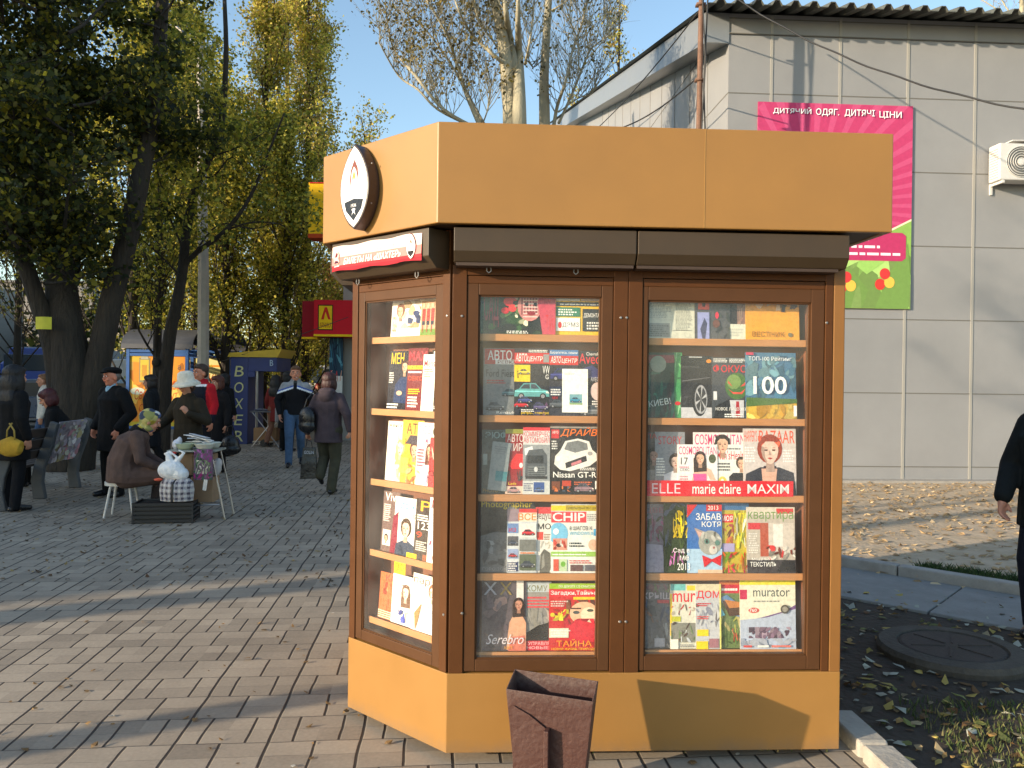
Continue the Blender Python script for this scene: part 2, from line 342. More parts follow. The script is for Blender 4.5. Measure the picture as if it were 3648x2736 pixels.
def paving_mat():
    m = bpy.data.materials.new('paving'); m.use_nodes = True; t = m.node_tree; b = t.nodes['Principled BSDF']; L = t.links.new
    tc = t.nodes.new('ShaderNodeTexCoord'); mp = t.nodes.new('ShaderNodeMapping'); mp.inputs['Rotation'].default_value = (0, 0, R(-5.5)); mp.inputs['Location'].default_value = (.31, .1, 0)
    L(tc.outputs['Object'], mp.inputs[0])
    # wobble so that joints are not ruler straight
    wn = t.nodes.new('ShaderNodeTexNoise'); wn.inputs['Scale'].default_value = 2.2; wn.inputs['Detail'].default_value = 3
    L(mp.outputs[0], wn.inputs['Vector'])
    sb = t.nodes.new('ShaderNodeVectorMath'); sb.operation = 'SUBTRACT'; sb.inputs[1].default_value = (.5, .5, .5); L(wn.outputs['Color'], sb.inputs[0])
    sc = t.nodes.new('ShaderNodeVectorMath'); sc.operation = 'SCALE'; sc.inputs['Scale'].default_value = .03; L(sb.outputs[0], sc.inputs[0])
    ad = t.nodes.new('ShaderNodeVectorMath'); ad.operation = 'ADD'; L(mp.outputs[0], ad.inputs[0]); L(sc.outputs[0], ad.inputs[1])
    sp = t.nodes.new('ShaderNodeSeparateXYZ'); L(ad.outputs[0], sp.inputs[0])
    def mth(op, a, bb=None, c=None, cl=False):
        n = t.nodes.new('ShaderNodeMath'); n.operation = op; n.use_clamp = cl
        for i, q in enumerate((a, bb, c)):
            if q is None: continue
            if isinstance(q, (int, float)): n.inputs[i].default_value = q
            else: L(q, n.inputs[i])
        return n.outputs[0]
    W = .40; Hh = .262
    x = mth('DIVIDE', sp.outputs[0], W); y = mth('DIVIDE', sp.outputs[1], Hh)
    row = mth('FLOOR', y); par = mth('FLOORED_MODULO', row, 2)
    fx = mth('FRACT', x)
    def joint(f, at, hw, soft):          # 1 on the joint
        d = mth('ABSOLUTE', mth('SUBTRACT', f, at)); return mth('SUBTRACT', 1, mth('DIVIDE', mth('SUBTRACT', d, hw), soft, cl=True), cl=True)
    jl = mth('MAXIMUM', joint(fx, 0, .010, .012), joint(fx, 1, .010, .012))
    ja = joint(fx, .5, .008, .012); jb = mth('MAXIMUM', joint(fx, .25, .008, .012), joint(fx, .75, .008, .012))
    js = mth('ADD', mth('MULTIPLY', ja, par), mth('MULTIPLY', jb, mth('SUBTRACT', 1, par)))
    jv = mth('MAXIMUM', jl, js)
    fy = mth('FRACT', y); fy2 = mth('FRACT', mth('MULTIPLY', y, 2))
    jh = mth('MAXIMUM', joint(fy, 0, .008, .014), joint(fy, 1, .008, .014)); jh2 = mth('MAXIMUM', joint(fy2, 0, .006, .016), joint(fy2, 1, .006, .016))
    jhh = mth('MAXIMUM', mth('MULTIPLY', jh, .55), mth('MULTIPLY', jh2, .28))
    J = mth('MAXIMUM', jv, jhh)
    # tone per brick
    cx = mth('FLOOR', mth('ADD', mth('MULTIPLY', x, 2), mth('MULTIPLY', par, .0)))
    cb = t.nodes.new('ShaderNodeCombineXYZ'); L(cx, cb.inputs[0]); L(mth('FLOOR', mth('MULTIPLY', y, 2)), cb.inputs[1])
    wh = t.nodes.new('ShaderNodeTexWhiteNoise'); wh.noise_dimensions = '2D'; L(cb.outputs[0], wh.inputs['Vector'])
    n1 = t.nodes.new('ShaderNodeTexNoise'); n1.inputs['Scale'].default_value = .9; n1.inputs['Detail'].default_value = 8; n1.inputs['Roughness'].default_value = .7; L(mp.outputs[0], n1.inputs['Vector'])
    n2 = t.nodes.new('ShaderNodeTexNoise'); n2.inputs['Scale'].default_value = 55; n2.inputs['Detail'].default_value = 4; L(mp.outputs[0], n2.inputs['Vector'])
    cr = t.nodes.new('ShaderNodeValToRGB'); e = cr.color_ramp.elements
    e[0].position = .32; e[0].color = (.20, .168, .130, 1); e[1].position = .72; e[1].color = (.40, .338, .26, 1)
    mixv = mth('ADD', mth('ADD', mth('MULTIPLY', n1.outputs[0], .6), mth('MULTIPLY', wh.outputs[0], .22)), mth('MULTIPLY', n2.outputs[0], .25))
    L(mixv, cr.inputs[0])
    mx = t.nodes.new('ShaderNodeMix'); mx.data_type = 'RGBA'; L(J, mx.inputs[0]); L(cr.outputs[0], mx.inputs[6]); mx.inputs[7].default_value = (.03, .024, .02, 1)
    L(mx.outputs[2], b.inputs['Base Color']); b.inputs['Roughness'].default_value = .8
    hgt = mth('ADD', mth('SUBTRACT', mth('MULTIPLY', n2.outputs[0], .12), J), mth('MULTIPLY', wh.outputs[0], .3))
    bp = t.nodes.new('ShaderNodeBump'); bp.inputs['Strength'].default_value = .6; bp.inputs['Distance'].default_value = .01; L(hgt, bp.inputs['Height']); L(bp.outputs[0], b.inputs['Normal'])
    return m
M['paving'] = paving_mat()
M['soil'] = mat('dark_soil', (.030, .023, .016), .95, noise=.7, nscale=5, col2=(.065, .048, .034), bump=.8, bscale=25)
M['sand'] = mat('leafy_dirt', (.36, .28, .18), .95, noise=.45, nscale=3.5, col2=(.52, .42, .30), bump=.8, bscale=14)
M['farground'] = mat('far_ground', (.14, .12, .09), .95, noise=.3, nscale=.5)
M['asphalt'] = mat('asphalt', (.07, .07, .07), .9, noise=.25, nscale=2, bump=.2)
M['path'] = mat('path_concrete', (.24, .235, .22), .85, noise=.22, nscale=5, bump=.3, bscale=60)

sheet('ground', [(-900, -300), (900, -300), (900, 1500), (-900, 1500)], -.03, M['farground'])
sheet('road', [(-60, 26), (-12, 26), (-12, 120), (-60, 120)], -.026, M['asphalt'])
sheet('plaza', [(-30, -12), (1.78, -12), (1.55, 3.0), (1.45, 12.0), (3.2, 12.6), (3.2, 60), (-12, 60), (-30, 30)], 0, M['paving'])
kA, kB = (1.49, 3.75), (1.60, 1.2)
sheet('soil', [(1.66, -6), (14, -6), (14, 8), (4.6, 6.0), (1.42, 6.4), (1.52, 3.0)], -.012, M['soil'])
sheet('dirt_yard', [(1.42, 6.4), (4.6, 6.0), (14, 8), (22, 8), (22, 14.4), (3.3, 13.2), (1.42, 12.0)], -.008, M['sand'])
# path of concrete slabs with a low edging, running obliquely behind the kiosk
p0 = ground(3000, 2126); p1 = ground(3560, 2232); q0 = ground(3000, 2022); q1 = ground(3548, 2128)
dl = (p1 - p0).normalized(); nl = Vector((-dl.y, dl.x, 0)); wd = abs((q0 - p0).dot(nl)); wd2 = wd
A = p0 - dl * 1.4; B = p0 + dl * 5
b = MB(); L_ = (B - A).length; b.M = Matrix.Translation((A.x, A.y, 0)) @ Matrix.Rotation(math.atan2(dl.y, dl.x), 4, 'Z')
x = 0
rr = random.Random(4)
while x < L_:
    b.box(x, x + .985, 0, wd, -.02, .012 + rr.uniform(-.004, .004)); x += 1.0
o = b.build('path', M['path'], bevel=.008); tag(o, kind='structure')
b = MB(); b.M = Matrix.Translation((A.x, A.y, 0)) @ Matrix.Rotation(math.atan2(dl.y, dl.x), 4, 'Z'); x = .5
while x < L_:
    b.box(x, x + .99, wd + .01, wd + .12, -.03, .085 + rr.uniform(-.01, .01)); x += 1.0
o = b.build('path_edging', M['concrete'], bevel=.012); tag(o, kind='structure')
b = MB(); n = 7
for i in range(n):
    t0 = i / n; t1 = (i + 1) / n - .006
    a = [kA[j] + (kB[j] - kA[j]) * t0 for j in (0, 1)]; c = [kA[j] + (kB[j] - kA[j]) * t1 for j in (0, 1)]
    zz = .075 + rr.uniform(-.008, .008)
    b.prism([(a[0], a[1]), (c[0], c[1]), (c[0] + .13, c[1]), (a[0] + .13, a[1])], zz + .05, z0=-.05)
o = b.build('kerb', mat('kerb_stone', (.36, .335, .29), .8, noise=.2, nscale=9, bump=.25, bscale=40), bevel=.018); tag(o, kind='structure')

# manhole
mc = ground(3390, 2300, .05)
mh = empty('manhole', (mc.x, mc.y, 0), 0, 'round concrete manhole ring with an iron lid, lying in the leafy soil', 'manhole')
b = MB(); b.smooth = False
b.lathe([(.0, -.02), (.40, -.02), (.41, .02), (.395, .05), (.30, .055), (.295, .04), (0, .04)], 40); b.build('ring', mat('old_concrete', (.075, .066, .054), .9, noise=.35, nscale=9, bump=.5, bscale=40), mh)
b = MB(); b.lathe([(0, .052), (.27, .052), (.285, .045), (.285, .03)], 40)
for i in range(6):
    a = i * math.pi / 3; b.cbox((.14 * math.cos(a), .14 * math.sin(a), .054), (.2, .012, .006), Euler((0, 0, a)))
b.build('lid', mat('iron_lid', (.055, .045, .038), .8, noise=.35, nscale=12, bump=.3, bscale=70), mh)

# fallen leaves, grass, litter: uncountable
def scatter(name, n, fn, cols, size, seed, zoff=.004, flat=.35):
    r = np.random.RandomState(seed); P = np.array([fn(r) for _ in range(n)]); vs = []; fs = []; cs = []
    for i in range(n):
        a = r.rand() * 6.28; s = size * (.5 + r.rand()); wq = s * (.4 + .4 * r.rand()); tz = (r.rand() - .3) * s * flat * 2; cz = r.rand() * s * flat
        ca, sa = math.cos(a), math.sin(a); x, y, z = P[i]; k = len(vs); z += zoff
        for (u, v, h) in ((-1, 0, 0), (-.45, -.8, cz * .6), (.35, -.75, cz * .3), (1, 0, abs(tz)), (.4, .7, cz), (-.4, .85, cz * .8)):
            vs.append((x + (u * s * ca - v * wq * sa) * .5, y + (u * s * sa + v * wq * ca) * .5, z + h))
        fs += [(k, k + 1, k + 2, k + 3, k + 4, k + 5)]; c = np.array(lin(cols[r.randint(len(cols))])) * (.7 + .6 * r.rand()); cs.append(c)
    b = MB(); b.v = vs; b.f = fs; b.mi = [0] * n; b.c = cs; b.uc = True; b.sm = [False] * n
    o = b.build(name, M['leaf_litter'], fix=False); tag(o, kind='stuff'); return o
M['leaf_litter'] = mat('leaf_litter', (1, 1, 1), .8, attr=True, trans=.1)
LC = [(150, 120, 70), (120, 85, 45), (170, 150, 80), (95, 70, 40), (140, 125, 95)]
def onpx(x0, x1, y0, y1):
    def f(r):
        g = ground(x0 + (x1 - x0) * r.rand(), y0 + (y1 - y0) * r.rand()); return g
    return f
tag(scatter('fallen_leaves', 4200, lambda r: Vector((-9 + 9.6 * r.rand(), 6.0 + 12 * r.rand() ** 1.0, 0)), [(120, 95, 60), (90, 65, 40), (150, 130, 80), (70, 55, 35)], .036, 3), 'dry brown leaves scattered over the paved walk', 'leaves')
tag(scatter('fallen_leaves', 160, lambda r: Vector((-3 + 4 * r.rand(), 2.2 + 3 * r.rand(), 0)), [(120, 95, 60), (140, 110, 70)], .03, 8), 'few small dry leaves on the near paving', 'leaves')
tag(scatter('leaf_litter', 2300, lambda r: Vector((1.66 + 4.5 * r.rand(), 2.4 + 3.8 * r.rand(), -.01)), LC + [(165, 165, 150), (110, 115, 60)], .055, 5), 'pale fallen leaves on the dark soil behind the kerb', 'leaves')
tag(scatter('leaf_litter', 6500, lambda r: Vector((2.2 + 13 * r.rand(), 6.2 + 7.0 * r.rand(), -.008)), [(190, 165, 125), (180, 150, 110), (165, 135, 95), (195, 172, 135), (150, 125, 88)], .07, 6, flat=.3), 'dry leaves covering the sunlit dirt yard by the grey wall', 'leaves')
def grass(name, n, fn, seed, h, cols):
    r = np.random.RandomState(seed); vs = []; fs = []; cs = []
    for i in range(n):
        x, y, z = fn(r); a = r.rand() * 6.28; hh = h * (.4 + r.rand()); wq = .0022 + .003 * r.rand(); lx, ly = (r.rand(2) - .5) * hh * 1.1; k = len(vs)
        vs += [(x - wq * math.cos(a), y - wq * math.sin(a), z), (x + wq * math.cos(a), y + wq * math.sin(a), z), (x + lx * .4 + wq * .6 * math.cos(a), y + ly * .4, z + hh * .6), (x + lx, y + ly, z + hh)]
        fs.append((k, k + 1, k + 2, k + 3)); cs.append(np.array(lin(cols[r.randint(len(cols))])) * (.6 + .7 * r.rand()))
    b = MB(); b.v = vs; b.f = fs; b.mi = [0] * n; b.c = cs; b.uc = True; b.sm = [False] * n
    return tag(b.build(name, M['leaf_litter'], fix=False), kind='stuff')
GC = [(72, 88, 42), (58, 74, 34), (92, 100, 52), (110, 104, 66)]
tag(scatter('litter', 26, lambda r: Vector((-3.2 + 4.2 * r.rand(), 2.4 + 4.5 * r.rand(), 0)), [(220, 215, 205), (200, 200, 195), (170, 150, 130)], .022, 18, flat=.15), 'tiny scraps of pale litter on the near paving', 'litter')
tag(grass('grass', 15000, lambda r: Vector((1.95 + 3.2 * r.rand(), 2.3 + 1.75 * r.rand() ** 1.3, -.012)), 2, .032, GC), 'short green grass with leaves at the lower right corner', 'grass')
g0 = ground(3180, 2030)
def gf(r):
    t = r.rand(); c = q0 + dl * (.5 + 1.7 * t) + nl * (.20 + .28 * r.rand() * (1 + t)); return Vector((c.x, c.y, -.01))
tag(scatter('litter', 26, lambda r: Vector((-3.2 + 4.2 * r.rand(), 2.4 + 4.5 * r.rand(), 0)), [(220, 215, 205), (200, 200, 195), (170, 150, 130)], .022, 18, flat=.15), 'tiny scraps of pale litter on the near paving', 'litter')
tag(grass('grass', 6000, gf, 5, .07, [(60, 85, 35), (45, 65, 30), (80, 95, 45)]), 'dark green grass tufts along the far edge of the path', 'grass')
def kf(r):
    t = r.rand(); return Vector((-.1 + 1.55 * t, 3.40 + .12 * r.rand() + .05 * t, .0))
tag(grass('weeds', 160, kf, 7, .05, [(150, 130, 80), (110, 120, 60)]), 'dry weeds growing out under the kiosk base', 'weeds')
# ------------------------------------------------------------------ the kiosk
KA = R(2.7); KO = Vector((-.257, 3.304, 0))
KM = Matrix.Translation(KO) @ Matrix.Rotation(KA, 4, 'Z'); KI = KM.inverted()
FACES = {'front': ((0, 0), 0.0), 'corner': ((-.48, .48), R(-45)), 'side': ((-.48, 1.67), R(-90))}
def uz(px, py, face, d=0.0):             # pixel -> (u along the face, z) on the plane d behind that face
    (ox, oy), a = FACES[face]; c, s_ = math.cos(a), math.sin(a); n = (-s_, c)
    e = KI @ Vector((0, 0, EYE)); r = KI.to_3x3() @ ray(px, py)
    t = ((ox + n[0] * d - e.x) * n[0] + (oy + n[1] * d - e.y) * n[1]) / (r.x * n[0] + r.y * n[1])
    p = e + r * t
    return ((p.x - ox) * c + (p.y - oy) * s_, p.z)
def FM(face):                            # face matrix: x = u, y = inwards, z = up
    (ox, oy), a = FACES[face]; return Matrix.Translation((ox, oy, 0)) @ Matrix.Rotation(a, 4, 'Z')
kiosk = empty('newspaper_kiosk', KO, KA, 'orange and brown magazine kiosk with glazed display windows on the paving', 'kiosk')
ZB0, ZB1, ZF0, ZF1 = .045, .376, 2.222, 2.625
out = [(0, 0), (1.67, 0), (1.67, 2.15), (0, 2.15), (-.48, 1.67), (-.48, .48)]
b = MB(); b.prism(out, ZB1 - ZB0, z0=ZB0); b.build('base_panel', M['orange_base'], kiosk, bevel=.003)
# support blocks below the base
b = MB()
for x, y, wx in ((.02, .10, .12), (.42, .14, .10), (.95, .10, .2), (1.5, .12, .13), (-.4, .62, .12), (-.38, 1.5, .12), (1.5, 1.9, .15), (.1, 1.9, .15), (-.17, .28, .1)):
    b.box(x, x + wx, y, y + .12, 0.002, ZB0 - .001).cut()
b.build_split('support_block', M['rust'], kiosk)
# fascia band: a ring wall, offset outward
def offs(pts, d):
    n = len(pts); r = []
    for i in range(n):
        p0, p1, p2 = Vector(pts[i - 1]), Vector(pts[i]), Vector(pts[(i + 1) % n])
        a = (p1 - p0).normalized(); c = (p2 - p1).normalized(); na = Vector((a.y, -a.x)); nc = Vector((c.y, -c.x))
        m = (na + nc).normalized(); r.append(tuple(p1 + m * d / m.dot(na)))
    return r
fo = offs(out, .13); fi = offs(out, .10)
b = MB(); n = len(fo)
v = [(p[0], p[1], z) for z in (ZF0, ZF1) for p in fo] + [(p[0], p[1], z) for z in (ZF0, ZF1) for p in fi]
f = []
for i in range(n):
    j = (i + 1) % n
    f += [(i, j, n + j, n + i), (2 * n + i, 3 * n + i, 3 * n + j, 2 * n + j), (n + i, n + j, 3 * n + j, 3 * n + i), (i, 2 * n + i, 2 * n + j, j)]
b.add(v, f); fas = b.build('fascia', M['orange'], kiosk, bevel=.004)
b = MB(); b.box(1.02, 1.0225, -.1312, -.129, ZF0 + .002, ZF1 - .002); b.build('panel_seam', mat('seam', (.36, .20, .055), .6), fas)
b = MB(); b.prism(offs(out, .098), .03, z0=ZF1 - .06); b.build('roof', M['steel'], kiosk)
b = MB(); b.prism(offs(out, .099), .012, z0=ZF0 + .003); b.build('soffit', M['soffit'], kiosk)
# plain rear walls, carcass
b = MB()
b.box(1.62, 1.67, .0, 2.15, ZB1, ZF0); b.box(0, 1.62, 2.12, 2.15, ZB1, ZF0)
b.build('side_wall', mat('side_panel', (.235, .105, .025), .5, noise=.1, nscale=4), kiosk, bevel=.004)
b = MB(); b.prism([(-.47, 1.67), (0, 2.14), (.02, 2.12), (-.45, 1.65)], ZF0 - ZB1, z0=ZB1)
b.box(-.478, -.45, .52, 1.66, ZB1, ZF0); b.build('rear_wall', M['brown'], kiosk)
# header beam behind the roller boxes
b = MB()
b.M = FM('front'); b.box(.02, 1.62, .002, .05, 2.035, ZF0); b.M = FM('corner'); b.box(.01, .67, .002, .05, 2.035, ZF0)
b.build('header', M['brown'], kiosk)

def window(face, u0, u1, z0, z1, fw, art_u0=None, recess=.004, sash_left=None):
    """sash (frame) with glass, back panel and side panels, in an opening u0..u1"""
    fl = sash_left if sash_left is not None else fw
    b = MB(); b.M = FM(face); d0, d1 = recess, recess + .034
    b.box(u0, u0 + fl, d0, d1, z0, z1); b.box(u1 - fw, u1, d0, d1, z0, z1)
    b.box(u0 + fl, u1 - fw, d0, d1, z0, z0 + fw * 1.05); b.box(u0 + fl, u1 - fw, d0, d1, z1 - fw, z1)
    fr = b.build('window', M['brown2'], kiosk, bevel=.003)
    b = MB(); b.M = FM(face)                    # slim inner bead
    for (a, c, e, g) in ((u0 + fl, u0 + fl + .006, z0 + fw, z1 - fw), (u1 - fw - .008, u1 - fw, z0 + fw, z1 - fw), (u0 + fl, u1 - fw, z0 + fw * 1.05, z0 + fw * 1.05 + .006), (u0 + fl, u1 - fw, z1 - fw - .006, z1 - fw)):
        b.box(a, c, d0 + .006, d1 - .001, e, g)
    b.build('bead', M['brown2'], fr)
    b = MB(); b.M = FM(face); b.add([(u0 + fl * .9, d0 + .010, z0 + fw * .9), (u1 - fw * .9, d0 + .010, z0 + fw * .9), (u1 - fw * .9, d0 + .010, z1 - fw * .9), (u0 + fl * .9, d0 + .010, z1 - fw * .9)], [(0, 1, 2, 3)])
    b.build('glass', M['glass'], fr, fix=False)
    b = MB(); b.M = FM(face)
    e = .0
    b.box(u0, u1, .135, .15, z0 - .02, z1 + .02)          # back
    b.box(u0 + fl - .02, u0 + fl - .004, d1 + .001, .134, z0, z1); b.box(u1 - fw + .004, u1 - fw + .02, d1 + .001, .134, z0, z1)
    b.box(u0, u1, d1 + .001, .134, z0 - .018, z0 + fw * .6); b.box(u0, u1, d1 + .001, .134, z1 - fw * .5, z1 + .01)
    b.build('display_case', M['inner'], kiosk)
    return fr
def post(face, u0, u1, d0=0.0, d1=.05, z0=ZB1, z1=2.075, m=None):
    b = MB(); b.M = FM(face); b.box(u0, u1, d0, d1, z0 + .001, z1); return b.build('post', m or M['brown'], kiosk, bevel=.0025)
# front face posts
post('front', .006, .066, .0); post('front', .680, .7405, .0); post('front', .7425, .803, .0); post('front', 1.585, 1.618, .0)
post('corner', .002, .045, .0); post('corner', .628, .672, .0)
b = MB(); b.M = FM('front')
for (a, c) in ((.068, .678), (.805, 1.583)): b.box(a, c, .004, .05, 2.0, 2.032); 
b.M = FM('corner'); b.box(.047, .626, .004, .05, 2.0, 2.032); b.build('rail', M['brown'], kiosk, bevel=.002)
window('front', .068, .678, .383, 2.0, .048)
window('front', .805, 1.583, .383, 2.0, .058, sash_left=.022)
window('corner', .047, .626, .383, 2.0, .045)
# dark boxes stand in for the shadow in the gaps beside the posts
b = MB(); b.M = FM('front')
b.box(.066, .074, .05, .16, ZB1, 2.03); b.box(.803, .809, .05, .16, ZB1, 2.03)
b.build('jamb_shadow', M['soffit'], kiosk)

# shelves
SH = {}
for face, (a, c), ys, pxr in (('front', (.118, .628), (1192, 1480, 1760, 2040, 2318), 1900), ('front', (.83, 1.522), (1208, 1490, 1763, 2040, 2310), 2550), ('corner', (.10, .578), (1198, 1461, 1722, 1985, 2236), 1460)):
    zz = []
    for y in ys:
        z = uz(pxr, y, face, .055)[1]; zz.append(z)
        b = MB(); b.M = FM(face); b.box(a, c, .046, .134, z - .030, z - .010); b.box(a, c, .0385, .0455, z - .030, z)
        b.build('shelf', M['shelf'], kiosk, bevel=.002)
    SH[(face, a)] = zz
# roller shutter boxes
def rbox(face, u0, u1, zt=2.212, zm=2.118, zl=2.076, dep=.105, dl=.075, par=kiosk):
    b = MB(); b.M = FM(face); b.prism([(0.0, zt), (-dep, zt), (-dep, zm), (-dl, zl), (0.0, zl)], u1 - u0, 'x', u0)
    # x-axis prism gives (h, p0, p1): profile is (inward depth, height)
    return b.build('shutter_box', M['shutter'], par, bevel=.003)
rbox('front', .012, .752); rbox('front', .758, 1.635); cb = rbox('corner', .0, .665, zt=2.214, zm=2.10, zl=2.055, dep=.115, dl=.07)
rbox('side', .03, 1.12, zt=2.214, zm=2.10, zl=2.045, dep=.115, dl=.06)
b = MB(); b.M = FM('front'); b.box(.02, .745, .05 - .13, -.004, 2.062, 2.0745); b.box(.76, 1.6, -.08, -.004, 2.062, 2.0745); b.build('shutter_slot', M['soffit'], kiosk)
# hooks under the boxes, screws on the posts
b = MB(); b.M = FM('front')
for u in (.155, .515): b.tube([(u - .008, -.03, 2.062), (u - .009, -.03, 2.048), (u, -.03, 2.04), (u + .009, -.03, 2.048), (u + .008, -.03, 2.062)], .0022, 6).cut()
b.M = FM('corner')
for u in (.11, .52): b.tube([(u - .009, -.05, 2.055), (u - .01, -.05, 2.036), (u, -.05, 2.026), (u + .01, -.05, 2.036), (u + .009, -.05, 2.055)], .0024, 6).cut()
b.build_split('hook', M['steel'], kiosk)
for px, py, face in ((1646, 1126, 'front'), (1646, 2185, 'front'), (2212, 1132, 'front'), (2233, 1132, 'front'), (2208, 2215, 'front'), (2230, 2215, 'front'), (2945, 1150, 'front'), (1593, 1125, 'corner'), (1580, 2190, 'corner')):
    u, z = uz(px, py, face); b = MB(); b.M = FM(face) @ Matrix.Translation((u, 0, z)) @ Matrix.Rotation(R(90), 4, 'X'); b.lathe([(0, .004), (.004, .0035), (.006, .001), (.006, -.001)], 10); b.build('screw', M['steel'], kiosk)

# club emblem mounted on the corner fascia: pointed oval, thick dark rim, printed white face
EW, EH, ET = .205, .37, .06
def leaf(w_, h_, n=14, ex=1.0, dy=0):
    p = []
    for i in range(n + 1):
        t = -math.pi / 2 + math.pi * i / n; p.append((w_ / 2 * math.cos(t) ** ex, h_ / 2 * math.sin(t) + dy))
    q = [(-x, y) for x, y in p[1:-1]][::-1]
    pts = p + q
    return [(x, y * (1 + .0)) for x, y in pts]
def vesica(w_, h_, n=16):
    # two arcs meeting at sharp points, widest above the middle
    p = []
    for i in range(n + 1):
        s_ = i / n; z = -h_ / 2 + h_ * s_; ww = (max(0, 1 - abs(2 * s_ ** .93 - 1) ** 2)) ** .86 * w_ / 2; p.append((ww, z))
    return p + [(-x, z) for x, z in p[1:-1]][::-1]
u, z = uz(1262, 665, 'corner', -.13 - ET)
em = empty('emblem_sign'); em.parent = kiosk
cM = FM('corner') @ Matrix.Translation((u, -.13, z))
b = MB(); b.M = cM; b.prism(vesica(EW, EH), ET, 'y', -ET - .001); b.build('rim', mat('emblem_rim', (.045, .03, .028), .35), em, bevel=.004)
def layer(name, pts, k, c):
    return (pts, k, c)
def flat(mb, pts, y, c):
    T = tessellate_polygon([[Vector((p[0], p[1], 0)) for p in pts]]); mb.col(c).add([(p[0], y, p[1]) for p in pts], [tuple(t) for t in T])
b = MB(); b.M = cM; y0 = -ET - .0015
flat(b, vesica(EW * .93, EH * .94), y0, (250, 248, 244)); flat(b, vesica(EW * .90, EH * .91), y0 - .0003, (235, 120, 60)); flat(b, vesica(EW * .88, EH * .895), y0 - .0006, (252, 250, 246))
flat(b, [(-EW * .33, -.062), (0, -.052), (EW * .33, -.062), (.055, -.10), (0, -.148), (-.055, -.10)], y0 - .0009, (18, 18, 20))
# flame
flat(b, [(-.022, -.01), (-.030, .03), (-.022, .075), (.003, .118), (.026, .08), (.033, .04), (.026, .008), (.024, .04), (.014, .07), (.0, .086), (-.014, .066), (-.020, .035)], y0 - .0009, (120, 60, 40))
flat(b, [(-.008, .012), (-.012, .04), (0, .072), (.012, .045), (.01, .02), (.0, .04)], y0 - .0011, (240, 150, 70))
def wtext(mb, s_, x0, x1, z0, z1, y, c, bold=.01, it=0):
    v, f, _ = text2d(s_, bold, it); mb.col(c).add([(x0 + p[0] * (x1 - x0), y, z0 + p[1] * (z1 - z0)) for p in v], f)
wtext(b, 'ШАХТЕР', -.068, .068, -.048, -.028, y0 - .0009, (215, 200, 190)); wtext(b, '1936', -.018, .018, -.088, -.074, y0 - .0014, (240, 240, 240))
flat(b, [(-.014, -.098), (-.004, -.094), (.004, -.094), (.014, -.098), (.006, -.106), (.014, -.124), (.003, -.112), (-.003, -.112), (-.014, -.124), (-.006, -.106)], y0 - .0014, (240, 240, 240))
b.build('face', M['print'], em, fix=False)
b = MB(); b.M = cM
for q, zq in ((1, .09), (1, -.08)): b.ball((q * EW * .44, -ET * .6, zq), .004, 8, 6).cut()
b.build_split('screw', M['steel'], em)

# ticket banner wrapped over the corner roller box
BL = .62
b = MB(); b.M = FM('corner'); rr = random.Random(2); nu = 24
prof = [(-.1175, 2.198), (-.1185, 2.15), (-.1195, 2.112), (-.119, 2.100), (-.1195, 2.086)]
vs = []; fs = []
for i in range(nu + 1):
    for j, (d, z) in enumerate(prof):
        wv = .0022 * math.sin(i * 1.3 + j) + (.004 * math.sin(i * .9) if j == 4 else 0)
        vs.append((.008 + BL * i / nu, d - abs(wv), z + (.003 * math.sin(i * .7) if j in (0, 4) else 0)))
n5 = len(prof)
fs = [(i * n5 + j, (i + 1) * n5 + j, (i + 1) * n5 + j + 1, i * n5 + j + 1) for i in range(nu) for j in range(n5 - 1)]
b.smooth = True
for f_ in fs:
    pass
cols = [(238, 205, 195), (215, 130, 125), (185, 40, 50), (165, 20, 38)]
k0 = len(b.v); b.v += [tuple(b.M @ Vector(p)) for p in vs]
for q, f_ in enumerate(fs): b.f.append(f_); b.mi.append(0); b.c.append(lin(cols[q % 4])); b.sm.append(True)
b.uc = True
ban = b.build('ticket_banner', M['matte'], kiosk, fix=False)
b = MB(); b.M = FM('corner'); yb = -.1235
wtext(b, 'БИЛЕТЫ НА «ШАХТЕР»', .10, .50, 2.112, 2.141, yb, (252, 250, 248), .035, .25)
wtext(b, 'Детские игры футбол', .15, .45, 2.154, 2.176, yb, (250, 245, 240), .03, .35)
u0 = .565
def fl(pts, y, c):
    flat(b, [(u0 + x * .30, 2.147 + z * .30) for x, z in pts], y, c)
fl(vesica(EW, EH), yb, (120, 60, 50)); fl(vesica(EW * .9, EH * .92), yb - .0003, (250, 248, 244)); fl([(-EW * .33, -.062), (EW * .33, -.062), (.055, -.10), (0, -.148), (-.055, -.10)], yb - .0006, (30, 25, 25)); fl([(-.022, -.01), (-.03, .04), (0, .11), (.03, .04), (.02, .01), (.01, .05), (-.01, .05)], yb - .0006, (140, 90, 70))
flat(b, [(.03, 2.125), (.022, 2.15), (.034, 2.172), (.056, 2.175), (.066, 2.16), (.06, 2.14), (.07, 2.13), (.055, 2.118)], yb, (235, 190, 180)); flat(b, [(.034, 2.15), (.045, 2.17), (.058, 2.165), (.05, 2.15)], yb - .0004, (110, 30, 45)); flat(b, [(.03, 2.122), (.062, 2.122), (.058, 2.132), (.036, 2.134)], yb - .0004, (80, 30, 50)); flat(b, [(.03, 2.105), (.068, 2.108), (.068, 2.112), (.03, 2.109)], yb - .0004, (245, 240, 240))
b.build('lettering', M['print'], ban, fix=False)

